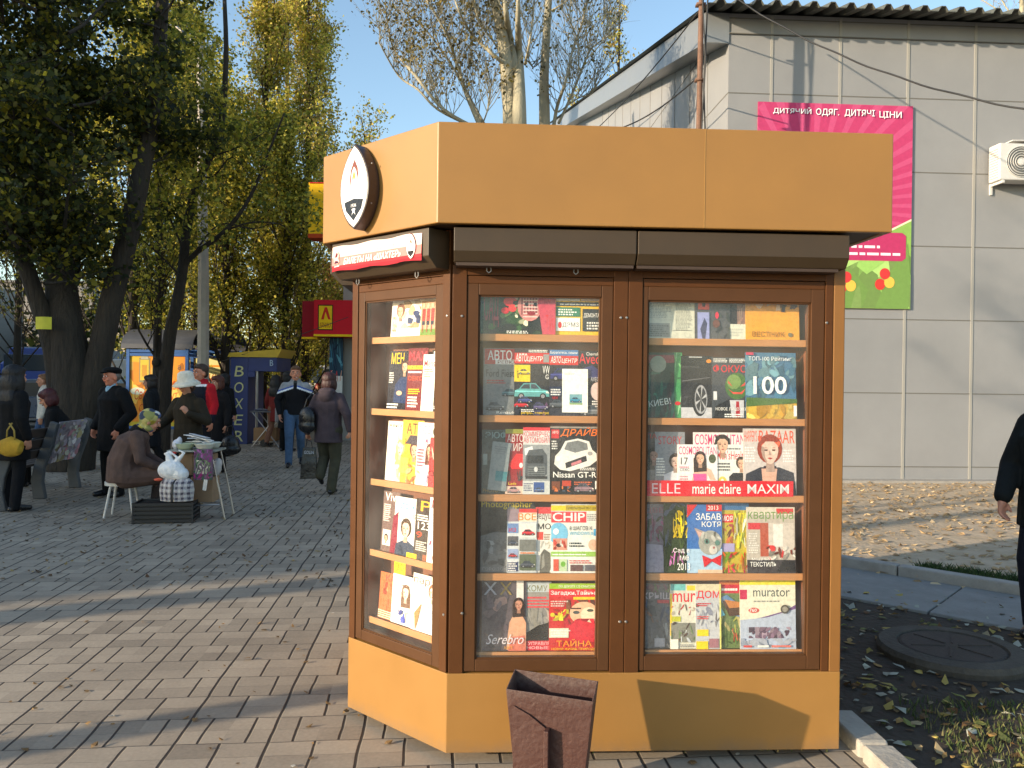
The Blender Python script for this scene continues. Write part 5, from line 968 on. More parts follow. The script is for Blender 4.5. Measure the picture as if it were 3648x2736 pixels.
b = MB(); b.col((190, 70, 25)).box(-.005, .905, -.005, .505, yb0.z - .10, yb0.z - .003); b.col((205, 30, 40)).box(.02, .9, -.02, .0 - .006, yb1.z - .02, yb1.z - .001)
b.build('sign_trim', M['matte'], ys)
b = MB(); b.tube([(.7, .3, yb0.z + .3), (.7, 2.2, yb0.z + .3)], .04, 8); b.build('bracket', M['steel'], ys)
# blue-white poster column edge beside the shop wall
a = Art(.34, 2.0, (40, 70, 90), .05, 5); a.do([('m', 0, .4, 1, 1, 24, [(50, 110, 140), (30, 50, 80), (90, 150, 170)], .4), ('r', 0, 0, 1, .35, (225, 225, 220)), ('m', 0, .28, 1, .42, 6, [(200, 60, 60), (230, 180, 160)], .4)])
o = a.build('poster_board', m=M['matte']); pp = atY(1172, 1400, 20.2); o.location = (pp.x, 20.2, .95); tag(o, 'tall narrow blue and white poster board at the edge of the grey shop', 'poster')

# ------------------------------------------------------------------ stands on the left: glazed booths and the blue counter
M['blue'] = mat('blue_paint', (.02, .10, .32), .45, noise=.12, nscale=5)
M['blue2'] = mat('dark_blue_paint', (.018, .035, .16), .5, noise=.15, nscale=5)
M['yellow'] = mat('yellow_paint', (.62, .42, .03), .5, noise=.1)
M['arch'] = mat('grey_canopy', (.06, .062, .07), .5, noise=.15)
def booth(px0, px1, Y, dz, label, art, arch_n=1):
    p = atY(px0, 1560, Y); q = atY(px1, 1560, Y); W = q.x - p.x; g = 1.6 + (1345 - 1248) / F * Y
    t = empty('street_booth', (p.x, Y, 0), 0, label, 'booth')
    b = MB()
    for x in (0, W - .08):
        for y in (0, dz - .08): b.box(x, x + .08, y, y + .08, 0, g).cut()
    b.build_split('post', M['blue'], t)
    b = MB()
    for z in (.25, 2.1, g - .1):
        b.box(.08, W - .08, .005, .06, z, z + .07).cut(); b.box(.08, W - .08, dz - .06, dz - .005, z, z + .07).cut()
        for x in (.01, W - .07): b.box(x, x + .06, .08, dz - .08, z, z + .07).cut()
    b.build_split('crossbar', M['blue'], t)
    prof = [(W / 2 - (W / 2 + .08) * math.cos(math.pi * i / 14), g + .02 + .0 * i) for i in range(15)]
    n = 14; rad = dz / 2 + .05; pr = []
    for i in range(n + 1):
        an = math.pi * i / n; pr.append((dz / 2 - rad * math.cos(an), g + rad * .62 * math.sin(an)))
    inn = [(dz / 2 + (y - dz / 2) * .95, g + (z - g) * .95) for y, z in pr][::-1]
    b = MB(); b.prism(pr + inn, W + .24, 'x', -.12); b.build('arched_roof', M['arch'], t)
    art_ = Art(W - .16, 1.85, (232, 150, 50), .02, 7); art_.do(art); o = art_.build('advert_panel', t, M['matte']); o.location = (.08, .03, .28)
    return t, W, g
RDx = (215, 75, 40)
booth(447, 668, 20.2, 1.6, 'blue framed booth with orange drinks advert and dark arched roof', [
    ('poly', [(0, .5), (.3, 1), (0, 1)], (225, 180, 60)), ('m', 0, .1, 1, .9, 34, [(236, 170, 60), (228, 140, 50), (238, 190, 90)], .3), ('r', .17, .62, .36, .96, (150, 140, 100)), ('r', .19, .65, .34, .93, (226, 190, 70)), ('r', .22, .7, .31, .86, (205, 150, 60)), ('r', .2, .94, .33, .985, (180, 175, 150)), ('t', 'С', .44, .80, .5, .87, (80, 80, 80)), ('e', .6, .84, .08, .04, (60, 120, 170)), ('t', 'а', .86, .80, .92, .86, (90, 90, 90)),
    ('e', .14, .5, .13, .05, (220, 225, 200)), ('t', 'Свежее', .1, .38, .55, .52, RDx, 0, .4, .12), ('t', 'пиво', .66, .50, .92, .62, RDx, 0, .4, .2), ('t', 'Смак', .18, .22, .5, .32, RDx, 0, .4, .1), ('t', 'тут', .7, .36, .9, .46, RDx, 0, .4, .2), ('poly', [(.62, .08), (.66, .06), (.99, .30), (.95, .33)], (170, 40, 40)), ('r', 0, 0, 1, .08, (220, 190, 60))])
booth(676, 800, 21.6, 1.4, 'smaller blue booth with pale yellow adverts behind the first one', [('r', .02, .55, .98, .85, (232, 225, 150)), ('t', 'СОКИ', .1, .6, .9, .75, (190, 90, 40)), ('r', .02, .88, .4, .98, (235, 225, 150)), ('r', .5, .88, .95, .98, (235, 225, 150)), ('m', .0, .1, 1, .5, 20, [(180, 180, 90), (150, 140, 70), (200, 180, 90)], .2)])
booth(745, 815, 23.2, 1.2, 'rearmost blue booth with an orange panel beside the dark trunk', [('r', .1, .85, .9, .98, (240, 160, 60)), ('m', 0, .1, 1, .8, 12, [(190, 190, 110), (160, 150, 80)], .3)])
# the blue drinks counter with its tall lettered column
Yb = 18.9; pb = atY(818, 1580, Yb); pe = atY(1000, 1580, Yb)
zt_ = atY(850, 1272, Yb).z; zb_ = atY(850, 1322, Yb).z; cw = atY(882, 1500, Yb).x - pb.x; aw = atY(986, 1300, Yb).x - pb.x
bs = empty('lettered_stand', (pb.x, Yb, 0), 0, 'dark blue stand with tall lettered column, side arm and yellow top', 'stand')
b = MB(); b.box(0, cw, 0, 1.2, 0, zt_); b.build('column', M['blue2'], bs, bevel=.01)
b = MB(); b.box(cw + .001, aw, 0, 1.2, zb_, zt_); b.box(cw + .001, cw + .16, 0, .3, zb_ - .14, zb_ - .001); b.build('arm', M['blue2'], bs, bevel=.01)
b = MB(); b.prism([(-.06, zt_ + .002), (aw + .02, zt_ + .002), (aw + .12, zt_ + .20), (-.02, zt_ + .10)], 1.25, 'y', -.03); b.build('yellow_top', M['yellow'], bs)
b = MB(); ltr = 'BOXER'; hz = (zt_ - .35) / 5
tops = [1348, 1418, 1480, 1545, 1615]
for i, ch in enumerate(ltr):
    zc_ = zt_ - .34 - i * .385
    wtext(b, ch, cw * .24, cw * .76, zc_ - .12, zc_ + .13, -.012, (205, 205, 150), .0, .12)
b.build('lettering', M['matte'], bs, fix=False); b = MB(); wtext(b, 'B', aw - .16, aw - .08, zt_ - .2, zt_ - .06, -.012, (170, 190, 210), .02); 
b.build('lettering', M['matte'], bs, fix=False)
b = MB(); b.tube([(cw + .2, .05, 0), (cw + .2, .05, zb_)], .035, 8); b.build('rail_post', M['steel'], bs)
# folding market table near it
def folding(name, loc, W, D, H, label, topm, rz=0):
    t = empty(name, loc, rz, label, 'table')
    b = MB(); b.box(0, W, 0, D, H - .03, H); b.build('tabletop', topm, t, bevel=.006)
    for y in (.04, D - .04):
        for xa, xb in ((.05, W - .05), (W - .05, .05)):
            b = MB(); b.tube([(xa, y, 0), (xb, y, H - .03)], .014, 8); b.build('leg', M['steel'], t)
    return t
pf = ground(888, 1592); ft = folding('folding_table', (pf.x, pf.y, 0), .72, .55, .82, 'folding market table with crossed steel legs beside the lettered blue stand', mat('tarp', (.10, .105, .12), .35, noise=.2))
b = MB(); b.box(.0, .5, 0, .35, 0, .30); o = b.build('cardboard_box', mat('cardboard', (.30, .17, .08), .8, noise=.15), bevel=.006); o.location = (pf.x + .06, pf.y + .1, .13); tag(o, 'brown cardboard box on a low trolley under the folding market table', 'box')
tr = empty('trolley', (pf.x + .04, pf.y + .08, 0), 0, 'low two-wheeled trolley under the folding market table', 'trolley')
b = MB(); b.box(0, .55, 0, .4, .10, .126); b.build('platform', M['steel'], tr)
for x in (.28,):
    for y in (-.03, .43):
        b = MB(); b.M = Matrix.Translation((x, y, .085)) @ Matrix.Rotation(R(90), 4, 'X'); b.lathe([(0, -.02), (.085, -.02), (.085, .02), (0, .02)], 18); b.build('wheel', M['black'], tr)
b = MB(); r_ = random.Random(5)
for i in range(3): b.ball((.15 + .2 * i, .28, .84), (.12, .2, .035), 10, 6)
o = b.build('wrapped_goods', mat('plastic_wrap', (.12, .13, .17), .25, noise=.4), loc=(pf.x, pf.y, 0)); tag(o, 'dark goods wrapped in shiny film on the folding market table', 'goods')
# ------------------------------------------------------------------ trees
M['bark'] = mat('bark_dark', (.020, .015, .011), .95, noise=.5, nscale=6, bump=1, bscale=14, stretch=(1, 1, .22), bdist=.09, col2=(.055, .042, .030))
M['bark_light'] = mat('bark_poplar', (.42, .38, .27), .85, noise=.5, nscale=5, bump=.7, bscale=16, bdist=.04, stretch=(1, 1, .35), col2=(.24, .22, .15))
M['twig'] = mat('twig_brown', (.16, .12, .085), .9, noise=.3)
M['leaf'] = mat('foliage', (1, 1, 1), .65, attr=True, trans=.5)
def leaf_mesh(name, pts, size, cols, rs, parent, droop=.4):
    n = len(pts); P = np.array(pts); a = rs.rand(n) * 6.283; el = (rs.rand(n) - .5) * 2.2; s_ = size * (.55 + .9 * rs.rand(n))
    u = np.stack([np.cos(a) * np.cos(el), np.sin(a) * np.cos(el), np.sin(el)], 1)
    v = rs.randn(n, 3); v -= (v * u).sum(1)[:, None] * u; v /= np.linalg.norm(v, axis=1)[:, None] + 1e-9
    u *= s_[:, None] * .55; v *= s_[:, None] * .42
    V = np.empty((n, 4, 3)); V[:, 0] = P - u; V[:, 1] = P - v * .9; V[:, 2] = P + u; V[:, 3] = P + v
    me = bpy.data.meshes.new(name); me.vertices.add(n * 4); me.vertices.foreach_set('co', V.ravel())
    me.loops.add(n * 4); me.loops.foreach_set('vertex_index', np.arange(n * 4, dtype=np.int32))
    me.polygons.add(n); me.polygons.foreach_set('loop_start', np.arange(0, n * 4, 4, dtype=np.int32))
    me.update(calc_edges=True)
    cl_ = np.array([lin(c) for c in cols]); ci = rs.randint(len(cols), size=n)
    cc = cl_[ci] * (.6 + .8 * rs.rand(n))[:, None]
    at = me.color_attributes.new('Col', 'FLOAT_COLOR', 'CORNER'); C4 = np.ones((n, 4, 4), np.float32); C4[:, :, :3] = cc[:, None, :]; at.data.foreach_set('color', C4.ravel())
    me.materials.append(M['leaf']); o = bpy.data.objects.new(name, me); COL.objects.link(o); o.parent = parent; return o

class Tree:
    def __init__(s, seed): s.r = random.Random(seed); s.b = MB(); s.b.smooth = True; s.tips = []; s.tw = []
    def limb(s, path, r0, r1, n=8, jit=.0):
        """smooth curved limb through the given points"""
        P = [Vector(p) for p in path]; out = []
        if len(P) == 2: P = [P[0], P[0].lerp(P[1], .5) + Vector((s.r.gauss(0, jit), s.r.gauss(0, jit), 0)), P[1]]
        for i in range(len(P) - 1):
            p0 = P[max(i - 1, 0)]; p1 = P[i]; p2 = P[i + 1]; p3 = P[min(i + 2, len(P) - 1)]
            for k in range(4):
                t = k / 4; out.append(.5 * ((2 * p1) + (p2 - p0) * t + (2 * p0 - 5 * p1 + 4 * p2 - p3) * t * t + (3 * p1 - p0 - 3 * p2 + p3) * t ** 3))
        out.append(P[-1]); m_ = len(out); s.b.tube(out, [r0 + (r1 - r0) * (i / (m_ - 1)) for i in range(m_)], n); return out
    def grow(s, p, d, L, r, lev, up=.35, spread=.6, kids=5):
        """recursive twig: p start, d direction"""
        k = 5; pts = [p.copy()]; dd = d.normalized()
        for i in range(k):
            dd = (dd + Vector((s.r.gauss(0, .12), s.r.gauss(0, .12), s.r.gauss(0, .08) + up * .22))).normalized(); pts.append(pts[-1] + dd * L / k)
        s.b.tube(pts, [r * (1 - .8 * i / k) for i in range(k + 1)], 5 if r > .012 else 3, cap=False)
        if lev <= 0: s.tips += pts[2:]; return
        for i in range(kids):
            t = s.r.uniform(.2, 1); q = pts[int(t * k)]; a = s.r.random() * 6.283
            side = Vector((math.cos(a), math.sin(a), s.r.uniform(-.1, .5)))
            s.grow(q, (dd * (1 - spread) + side * spread).normalized(), L * s.r.uniform(.4, .65), r * .5, lev - 1, up, spread, kids)
        s.tips += pts[3:]
def finish(T, root, bark, leaves, size, cols, seed, tight=.12, name='crown', n=None):
    T.b.build('trunk', bark, root, fix=False)
    rs = np.random.RandomState(seed); tp = np.array([tuple(p) for p in T.tips]); idx = rs.randint(len(tp), size=leaves)
    P = tp[idx] + rs.randn(leaves, 3) * tight
    return leaf_mesh(name, P, size, cols, rs, root)
def W2(px, py, Y, o): p = atY(px, py, Y); return p - Vector(o)

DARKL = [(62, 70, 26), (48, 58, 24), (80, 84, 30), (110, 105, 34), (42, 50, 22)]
MIDL = [(140, 140, 48), (112, 118, 40), (165, 158, 56), (88, 98, 38), (190, 172, 58), (205, 190, 80)]
GOLD = [(196, 186, 72), (170, 164, 62), (212, 192, 84), (142, 150, 56), (206, 182, 96), (170, 146, 88)]

# big old forked tree at the far left
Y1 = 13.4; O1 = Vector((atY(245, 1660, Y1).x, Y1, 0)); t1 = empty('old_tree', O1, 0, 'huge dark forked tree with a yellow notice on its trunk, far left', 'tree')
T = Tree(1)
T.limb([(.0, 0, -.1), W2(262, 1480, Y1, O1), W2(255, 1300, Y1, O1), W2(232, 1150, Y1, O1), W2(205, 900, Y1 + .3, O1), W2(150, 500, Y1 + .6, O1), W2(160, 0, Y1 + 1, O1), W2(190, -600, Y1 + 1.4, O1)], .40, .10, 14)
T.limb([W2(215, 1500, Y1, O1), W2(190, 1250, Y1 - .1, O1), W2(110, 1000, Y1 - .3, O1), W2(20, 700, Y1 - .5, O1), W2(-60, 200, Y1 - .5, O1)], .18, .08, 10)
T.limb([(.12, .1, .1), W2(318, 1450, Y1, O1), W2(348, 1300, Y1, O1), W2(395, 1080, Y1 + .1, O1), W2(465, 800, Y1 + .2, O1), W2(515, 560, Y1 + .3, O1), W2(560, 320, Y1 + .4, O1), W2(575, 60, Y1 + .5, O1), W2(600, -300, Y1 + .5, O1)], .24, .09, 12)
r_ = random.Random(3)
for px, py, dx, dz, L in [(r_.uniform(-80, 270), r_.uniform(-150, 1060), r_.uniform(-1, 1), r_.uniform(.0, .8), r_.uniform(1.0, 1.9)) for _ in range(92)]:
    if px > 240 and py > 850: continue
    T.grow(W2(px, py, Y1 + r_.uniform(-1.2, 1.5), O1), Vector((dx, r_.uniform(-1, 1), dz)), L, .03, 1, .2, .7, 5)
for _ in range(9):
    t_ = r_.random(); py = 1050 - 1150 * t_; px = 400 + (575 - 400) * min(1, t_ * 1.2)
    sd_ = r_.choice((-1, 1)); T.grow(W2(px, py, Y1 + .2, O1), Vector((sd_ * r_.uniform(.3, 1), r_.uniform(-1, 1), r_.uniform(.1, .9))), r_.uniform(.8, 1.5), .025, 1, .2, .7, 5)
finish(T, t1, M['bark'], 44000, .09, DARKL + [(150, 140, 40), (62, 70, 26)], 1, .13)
b = MB(); r0 = W2(222, 1178, Y1, O1)
o = MB(); o.add([(r0.x - .13 + .26 * i / 6, -.50 + .0 * i - .045 * math.sin(math.pi * i / 6), 2.33 + .2 * j) for i in range(7) for j in (0, 1)], [(2 * i, 2 * i + 2, 2 * i + 3, 2 * i + 1) for i in range(6)])
nn = o.build('paper_notice', mat('yellow_paper', (.62, .58, .04), .6, noise=.1), None, fix=False); nn.location = O1 + Vector((-.02, 0, 0)); tag(nn, 'yellow paper notice wrapped on the big dark trunk', 'notice')
# slender tree in front of the booths
Y2 = 15.6; O2 = Vector((atY(578, 1625, Y2).x, Y2, 0)); t2 = empty('slender_tree', O2, 0, 'slender dark tree in front of the blue booths, with one long bare side branch', 'tree')
T = Tree(2)
T.limb([(0, 0, -.05), W2(582, 1500, Y2, O2), W2(590, 1330, Y2, O2), W2(606, 1190, Y2, O2), W2(630, 1080, Y2, O2), W2(651, 960, Y2, O2), W2(668, 800, Y2, O2), W2(705, 650, Y2, O2), W2(780, 480, Y2, O2), W2(805, 230, Y2, O2), W2(800, 0, Y2, O2)], .155, .04, 10)
T.limb([W2(640, 960, Y2, O2), W2(700, 900, Y2 - .1, O2), W2(810, 815, Y2 - .3, O2), W2(892, 700, Y2 - .4, O2), W2(950, 560, Y2 - .4, O2), W2(1012, 405, Y2 - .4, O2)], .06, .015, 8)
for p in ([(800, 822), (900, 792), (1000, 800), (1040, 840)], [(690, 905), (780, 800), (900, 815), (970, 795)], [(700, 620), (760, 630), (830, 560), (910, 665)], [(745, 560), (860, 520), (960, 460)], [(640, 980), (560, 900), (480, 840), (400, 830)], [(650, 880), (600, 760), (560, 600), (540, 480)], [(668, 800), (690, 600), (695, 400), (690, 300)]):
    q = [W2(x, y, Y2 - .2, O2) for x, y in p]; T.limb(q, .022, .005, 6)
    for w_ in q[1:]: T.grow(w_, Vector((r_.uniform(-.6, .9), r_.uniform(-1, 1), r_.uniform(0, .8))), .7, .008, 1, .2, .6, 4)
for _ in range(46):
    py = r_.uniform(120, 900); px = 650 + (r_.random() - .5) * 330; T.grow(W2(px, py, Y2 + r_.uniform(-.8, .8), O2), Vector((r_.uniform(-1, 1), r_.uniform(-1, 1), r_.uniform(.1, .9))), r_.uniform(.5, 1.0), .012, 1, .2, .7, 4)
b_ = MB(); T.b.ball(W2(555, 1292, Y2 - .12, O2), (.075, .07, .10), 10, 7)
finish(T, t2, M['bark'], 8000, .075, MIDL, 2, .13)

def poplar(name, px, Y, zb, zt, rad, label, leaves, cols, seed, size, bark, trunk_r=.16, lean=0, vis=1.0, top_thin=.5, grp=None):
    x = atY(px, 1400, Y).x; root = empty(name, (x, Y, 0), 0, label, 'tree', grp); T = Tree(seed); r = T.r
    T.limb([(0, 0, -.1), (lean * .2, 0, zb), (lean * .6, .1, (zb + zt) / 2), (lean, 0, zt)], trunk_r, .03, 9)
    nb = int(34 * vis)
    for i in range(nb):
        t_ = i / nb; z = zb * .55 + (zt - zb * .55) * t_ ** 1.05; a = r.random() * 6.283; q = Vector((lean * (z / zt), 0, z)); rr_ = rad * (1 - .65 * t_ ** 1.6) * r.uniform(.6, 1.05)
        L = rr_ * 2.3; sp = .42 if z > 2.5 else .8; d = Vector((math.cos(a) * sp, math.sin(a) * sp, .9)); T.grow(q, d, L, .028 * (1 - .5 * t_) + .006, 2 if t_ < .9 else 1, .6, .34, 4)
    finish(T, root, bark, int(leaves * 1.2), size * .95, cols, seed, .14); return root
poplar('poplar', 1010, 22.5, .5, 9.0, 1.3, 'yellow green poplar between the stand and the red sign, leafy to the ground', 15000, MIDL + GOLD[:3], 25, .085, M['bark'], .14)
poplar('poplar', 640, 24, 1.0, 12, 1.6, 'yellow green poplar behind the lamp post', 14000, MIDL + GOLD[:2], 26, .09, M['bark'], .17)
poplar('poplar', 800, 21.5, 1.4, 8.5, 1.55, 'green poplar with a dark trunk behind the lettered stand', 20000, MIDL, 11, .085, M['bark'], .17)
poplar('poplar', 470, 23, 2, 13, 1.8, 'tall olive poplar rising behind the booth on the left', 14000, MIDL, 12, .09, M['bark'], .2)
poplar('poplar', 935, 25, 1.0, 15, 1.7, 'tall golden poplar left of the kiosk, sunlit', 26000, GOLD, 13, .085, M['bark'], .2)
poplar('poplar', 1085, 26, 1.0, 14.5, 1.75, 'golden poplar nearest to the kiosk edge, with a thin bare top', 22000, GOLD, 14, .085, M['bark'], .2)
poplar('poplar', 1010, 29, 1.0, 18, 1.5, 'brownish upright poplar between the two golden ones', 11000, GOLD, 15, .09, M['twig'], .2)
poplar('poplar', 690, 29, 2.0, 15, 2.0, 'distant poplar seen behind the concrete lamp pole', 14000, MIDL + GOLD[:2], 16, .10, M['bark'], .2)
poplar('poplar', 1290, 30, 1.5, 10.8, 1.6, 'small golden tree peeping over the corner of the kiosk', 6000, GOLD, 17, .10, M['bark'], .16)
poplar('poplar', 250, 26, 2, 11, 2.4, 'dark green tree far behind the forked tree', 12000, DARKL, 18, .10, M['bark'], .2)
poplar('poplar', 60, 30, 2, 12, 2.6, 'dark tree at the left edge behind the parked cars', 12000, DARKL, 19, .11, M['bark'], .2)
poplar('poplar', 1700, 45, 3, 12.0, 2.0, 'distant golden tree low behind the bare poplars', 4000, GOLD, 20, .14, M['bark'], .2)
poplar('poplar', 2040, 42, 3, 15.8, 1.8, 'distant golden tree beside the grey roof edge', 5000, GOLD, 21, .14, M['bark'], .2)
poplar('poplar', 2190, 36, 3, 19.5, 1.2, 'thin yellowing treetop above the grey roof band', 2500, GOLD, 22, .12, M['bark'], .2)
poplar('poplar', 1180, 34, 1.0, 5.5, 1.8, 'low brown autumn tree behind the red shop sign', 6000, [(150, 110, 60), (120, 90, 55), (160, 130, 70)], 23, .10, M['twig'], .1)

# bare poplars behind the kiosk
poplar('poplar', 560, 18.8, 3.2, 11, 1.35, 'olive poplar with sunlit leaves right of the leaning dark stem', 9000, MIDL, 24, .075, M['bark'], .12)
def bare(name, Y, trunk, branches, label, seed, leaves, r0, lev=2):
    O = Vector((atY(*trunk[0], Y).x, Y, 0)); root = empty(name, O, 0, label, 'tree'); T = Tree(seed); r = T.r
    p0 = W2(*trunk[0], Y, O)
    T.limb([(p0.x, 0, -.1), (p0.x, 0, 2)] + [W2(x, y, Y, O) for x, y in trunk], r0, r0 * .32, 12)
    for br, rad in branches:
        rad = rad * (.62 if rad < .09 else .9); q = [W2(x, y, Y + (r.random() - .5) * .8 * (i > 0) * min(i, 2), O) for i, (x, y) in enumerate(br)]
        o_ = T.limb(q, rad, .012, 8)
        if rad < .1:
            for i, w_ in enumerate(o_[3:]):
                for _ in range(3): T.grow(w_, Vector((r.uniform(-.7, .7), r.uniform(-.8, .8), r.uniform(.3, 1))), r.uniform(.6, 1.4), .009, lev - 1, .55, .4, 4)
    finish(T, root, M['bark_light'], leaves, .055, [(120, 110, 50), (100, 90, 45), (150, 130, 60), (80, 70, 40)], seed, .05); return root
bare('bare_poplar', 13.8, [(1822, 900), (1822, 440), (1812, 330), (1800, 200), (1775, 60), (1735, -120)], [
    ([(1850, 700), (1850, 440), (1850, 300), (1848, 180), (1845, 60), (1850, -150)], .17), ([(1835, 260), (1815, 130), (1800, 20), (1790, -150)], .10),
    ([(1800, 230), (1740, 180), (1680, 120), (1640, 50), (1600, -60)], .06), ([(1720, 470), (1660, 330), (1625, 220), (1590, 120), (1520, 0)], .075),
    ([(1700, 460), (1580, 390), (1480, 270), (1400, 170), (1375, 40)], .06), ([(1680, 450), (1560, 390), (1490, 320), (1420, 270), (1350, 150)], .04), ([(1740, 470), (1690, 380), (1620, 250), (1520, 110), (1440, 40)], .05), ([(1800, 230), (1760, 150), (1700, 60), (1690, -80)], .03),
    ([(1870, 230), (1890, 130), (1900, 20)], .04), ([(1720, 440), (1740, 380), (1750, 300)], .02)], 'bare poplar with pale double trunk rising behind the kiosk roof', 31, 4200, .21)
bare('bare_poplar', 15.2, [(1942, 900), (1940, 440), (1938, 300), (1945, 150), (1955, 0), (1965, -150)], [
    ([(1960, 40), (2010, 10), (2060, -40)], .03), ([(1945, 200), (1900, 240), (1880, 200)], .015), ([(1968, 480), (1985, 380), (2015, 290), (2040, 180), (2080, 60), (2100, -60)], .06), ([(1990, 440), (2040, 330), (2080, 230), (2110, 170), (2180, 120)], .045), ([(1990, 400), (2060, 350), (2110, 330), (2130, 250)], .02), ([(2060, 260), (2060, 150), (2030, 60), (2050, -60)], .025), ([(2090, 210), (2150, 140), (2170, 40)], .02)], 'pale straight poplar trunk with bare twigs, right of the double trunk', 32, 1100, .15)
bare('bare_poplar', 34, [(3640, 300), (3640, 60), (3640, -300)], [([(3640, 120), (3560, 40), (3480, -10)], .08), ([(3640, 100), (3580, 20), (3540, -60)], .07), ([(3640, 130), (3680, 40), (3700, -60)], .06)], 'bare twigs of a tree above the corrugated roof at the top right', 33, 100, .2)

# lamp pole
pl = ground(722, 1553); pl = Vector((atY(724, 1400, 18.2).x, 18.2, 0)); lp = empty('lamp_post', (pl.x, pl.y, 0), 0, 'tall tapering concrete lamp post between the trees', 'lamp post')
b = MB(); zt_ = atY(705, 150, pl.y).z; b.tube([(0, 0, -.1), (-.02, 0, 4), (-.16, 0, zt_)], [.15, .125, .075], 8); b.build('pole', mat('pole_concrete', (.42, .38, .32), .85, noise=.15, nscale=4, bump=.2), lp)
b = MB(); b.tube([(-.16, 0, zt_ - .1), (-.7, 0, zt_ + .35), (-1.3, 0, zt_ + .45)], .03, 8); b.build('arm', M['steel'], lp)
b = MB(); b.ball((-1.55, 0, zt_ + .43), (.35, .13, .08), 12, 6); b.build('lamp_head', M['white'], lp)
pl2 = atY(1062, 1500, 34); b = MB(); b.tube([(pl2.x, 34, 0), (pl2.x, 34, 7)], [.2, .15], 8); o = b.build('utility_pole', M['concrete']); tag(o, 'distant grey pole left of the red shop sign', 'pole')

# far background: buildings, woods
def block(px0, px1, Y, top, label, col, floors=4, cols_=6, depth=10):
    p = atY(px0, 1345, Y); q = atY(px1, 1345, Y); z = atY(px0, top, Y).z; W = q.x - p.x
    t = empty('apartment_building', (p.x, Y, 0), 0, label, 'building'); b = MB(); b.box(0, W, 0, depth, 0, z); b.build('wall', mat('far_wall', col, .9, noise=.1, nscale=.4), t)
    fw = W / cols_; fh = z / floors; wm = mat('far_window', (.06, .07, .09), .25)
    for i in range(cols_):
        for j in range(floors):
            b = MB(); b.box(i * fw + fw * .28, i * fw + fw * .72, -.03, .02, j * fh + fh * .35, j * fh + fh * .8); b.build('window', wm, t)
    b = MB(); b.box(-.2, W + .2, -.2, depth + .2, z + .002, z + .25); b.build('roof', M['arch'], t); return t
block(360, 470, 60, 1170, 'pale sunlit apartment block glimpsed between trunk and booth', (.55, .46, .36), 4, 4)
block(-500, 330, 85, 1000, 'long grey apartment block far behind the parked cars', (.20, .19, .18), 6, 14)
block(1010, 1230, 95, 1230, 'distant brown apartment block behind the autumn trees', (.16, .12, .10), 4, 6)
rs = np.random.RandomState(9)
def wood(name, x0, x1, Y, H, n, cols, label, seed, sz=.5):
    rs = np.random.RandomState(seed); P = np.stack([x0 + (x1 - x0) * rs.rand(n), Y + 6 * rs.rand(n), np.zeros(n)], 1)
    top = H * (.65 + .25 * np.sin(P[:, 0] * .45) + .12 * np.sin(P[:, 0] * 1.3 + 1)); P[:, 2] = top * rs.rand(n) ** .8
    o = leaf_mesh(name, P, sz, cols, rs, None); tag(o, label, 'trees', kind='stuff')
wood('distant_trees', -75, 1, 62, 6.5, 22000, [(96, 88, 50), (120, 100, 60), (80, 76, 46), (60, 62, 36)], 'distant autumn trees closing the view on the left', 4, .42)
wood('distant_trees', -70, -22, 48, 9, 12000, DARKL, 'dark roadside trees behind the cars', 6, .4)
wood('undergrowth', -15.5, -6.5, 31, 3.2, 9000, MIDL + GOLD[:2], 'leafy shoots and bushes behind the booths', 7, .14)

# trees and a building outside the frame on the left: they shade the square as in the photograph
ob = empty('shade_building', (-30, -9.6, 0), 0, 'tall plain building across the street, outside the picture to the left', 'building')
b = MB(); b.box(-12, 0, 1.35, 7.0, 0, 8.5); b.box(-12, -.5, 7.1, 12.2, 0, 14.0); b.box(-12, -1, 12.3, 60, 0, 6.8); b.build('wall', mat('outer_wall', (.3, .28, .25), .9, noise=.1), ob)  # unseen blocks, their heights shaped to throw shade over the square
def offtree(x, y, seed, r0, lean, label, zb=5.2):
    root = empty('bare_tree', (x, y, 0), 0, label, 'tree', 'trees outside the picture'); T = Tree(seed)
    T.limb([(0, 0, -.1), (0, 0, 2), (lean * .5, 0, 4.5), (lean, 0, 10)], r0, .05, 9)
    for i in range(16):
        a = T.r.random() * 6.28; z = T.r.uniform(zb, 9.5); T.grow(Vector((lean * z / 10, 0, z)), Vector((math.cos(a), math.sin(a), .6)), T.r.uniform(1, 2), .03, 1, .4, .5, 4)
    finish(T, root, M['bark'], 1200, .07, MIDL, seed, .1)
offtree(-8.2, .22, 41, .13, .2, 'slim bare tree outside the picture, left of the camera')
offtree(-14.6, -.66, 42, .34, .0, 'thick bare tree further out on the left, beyond the slim one')
offtree(-14.6, .06, 43, .11, .0, 'thin bare tree outside the picture next to the thick one', 6.5)
offtree(-14.6, .42, 44, .07, .0, 'thinnest bare sapling in the row outside the picture', 6.5)
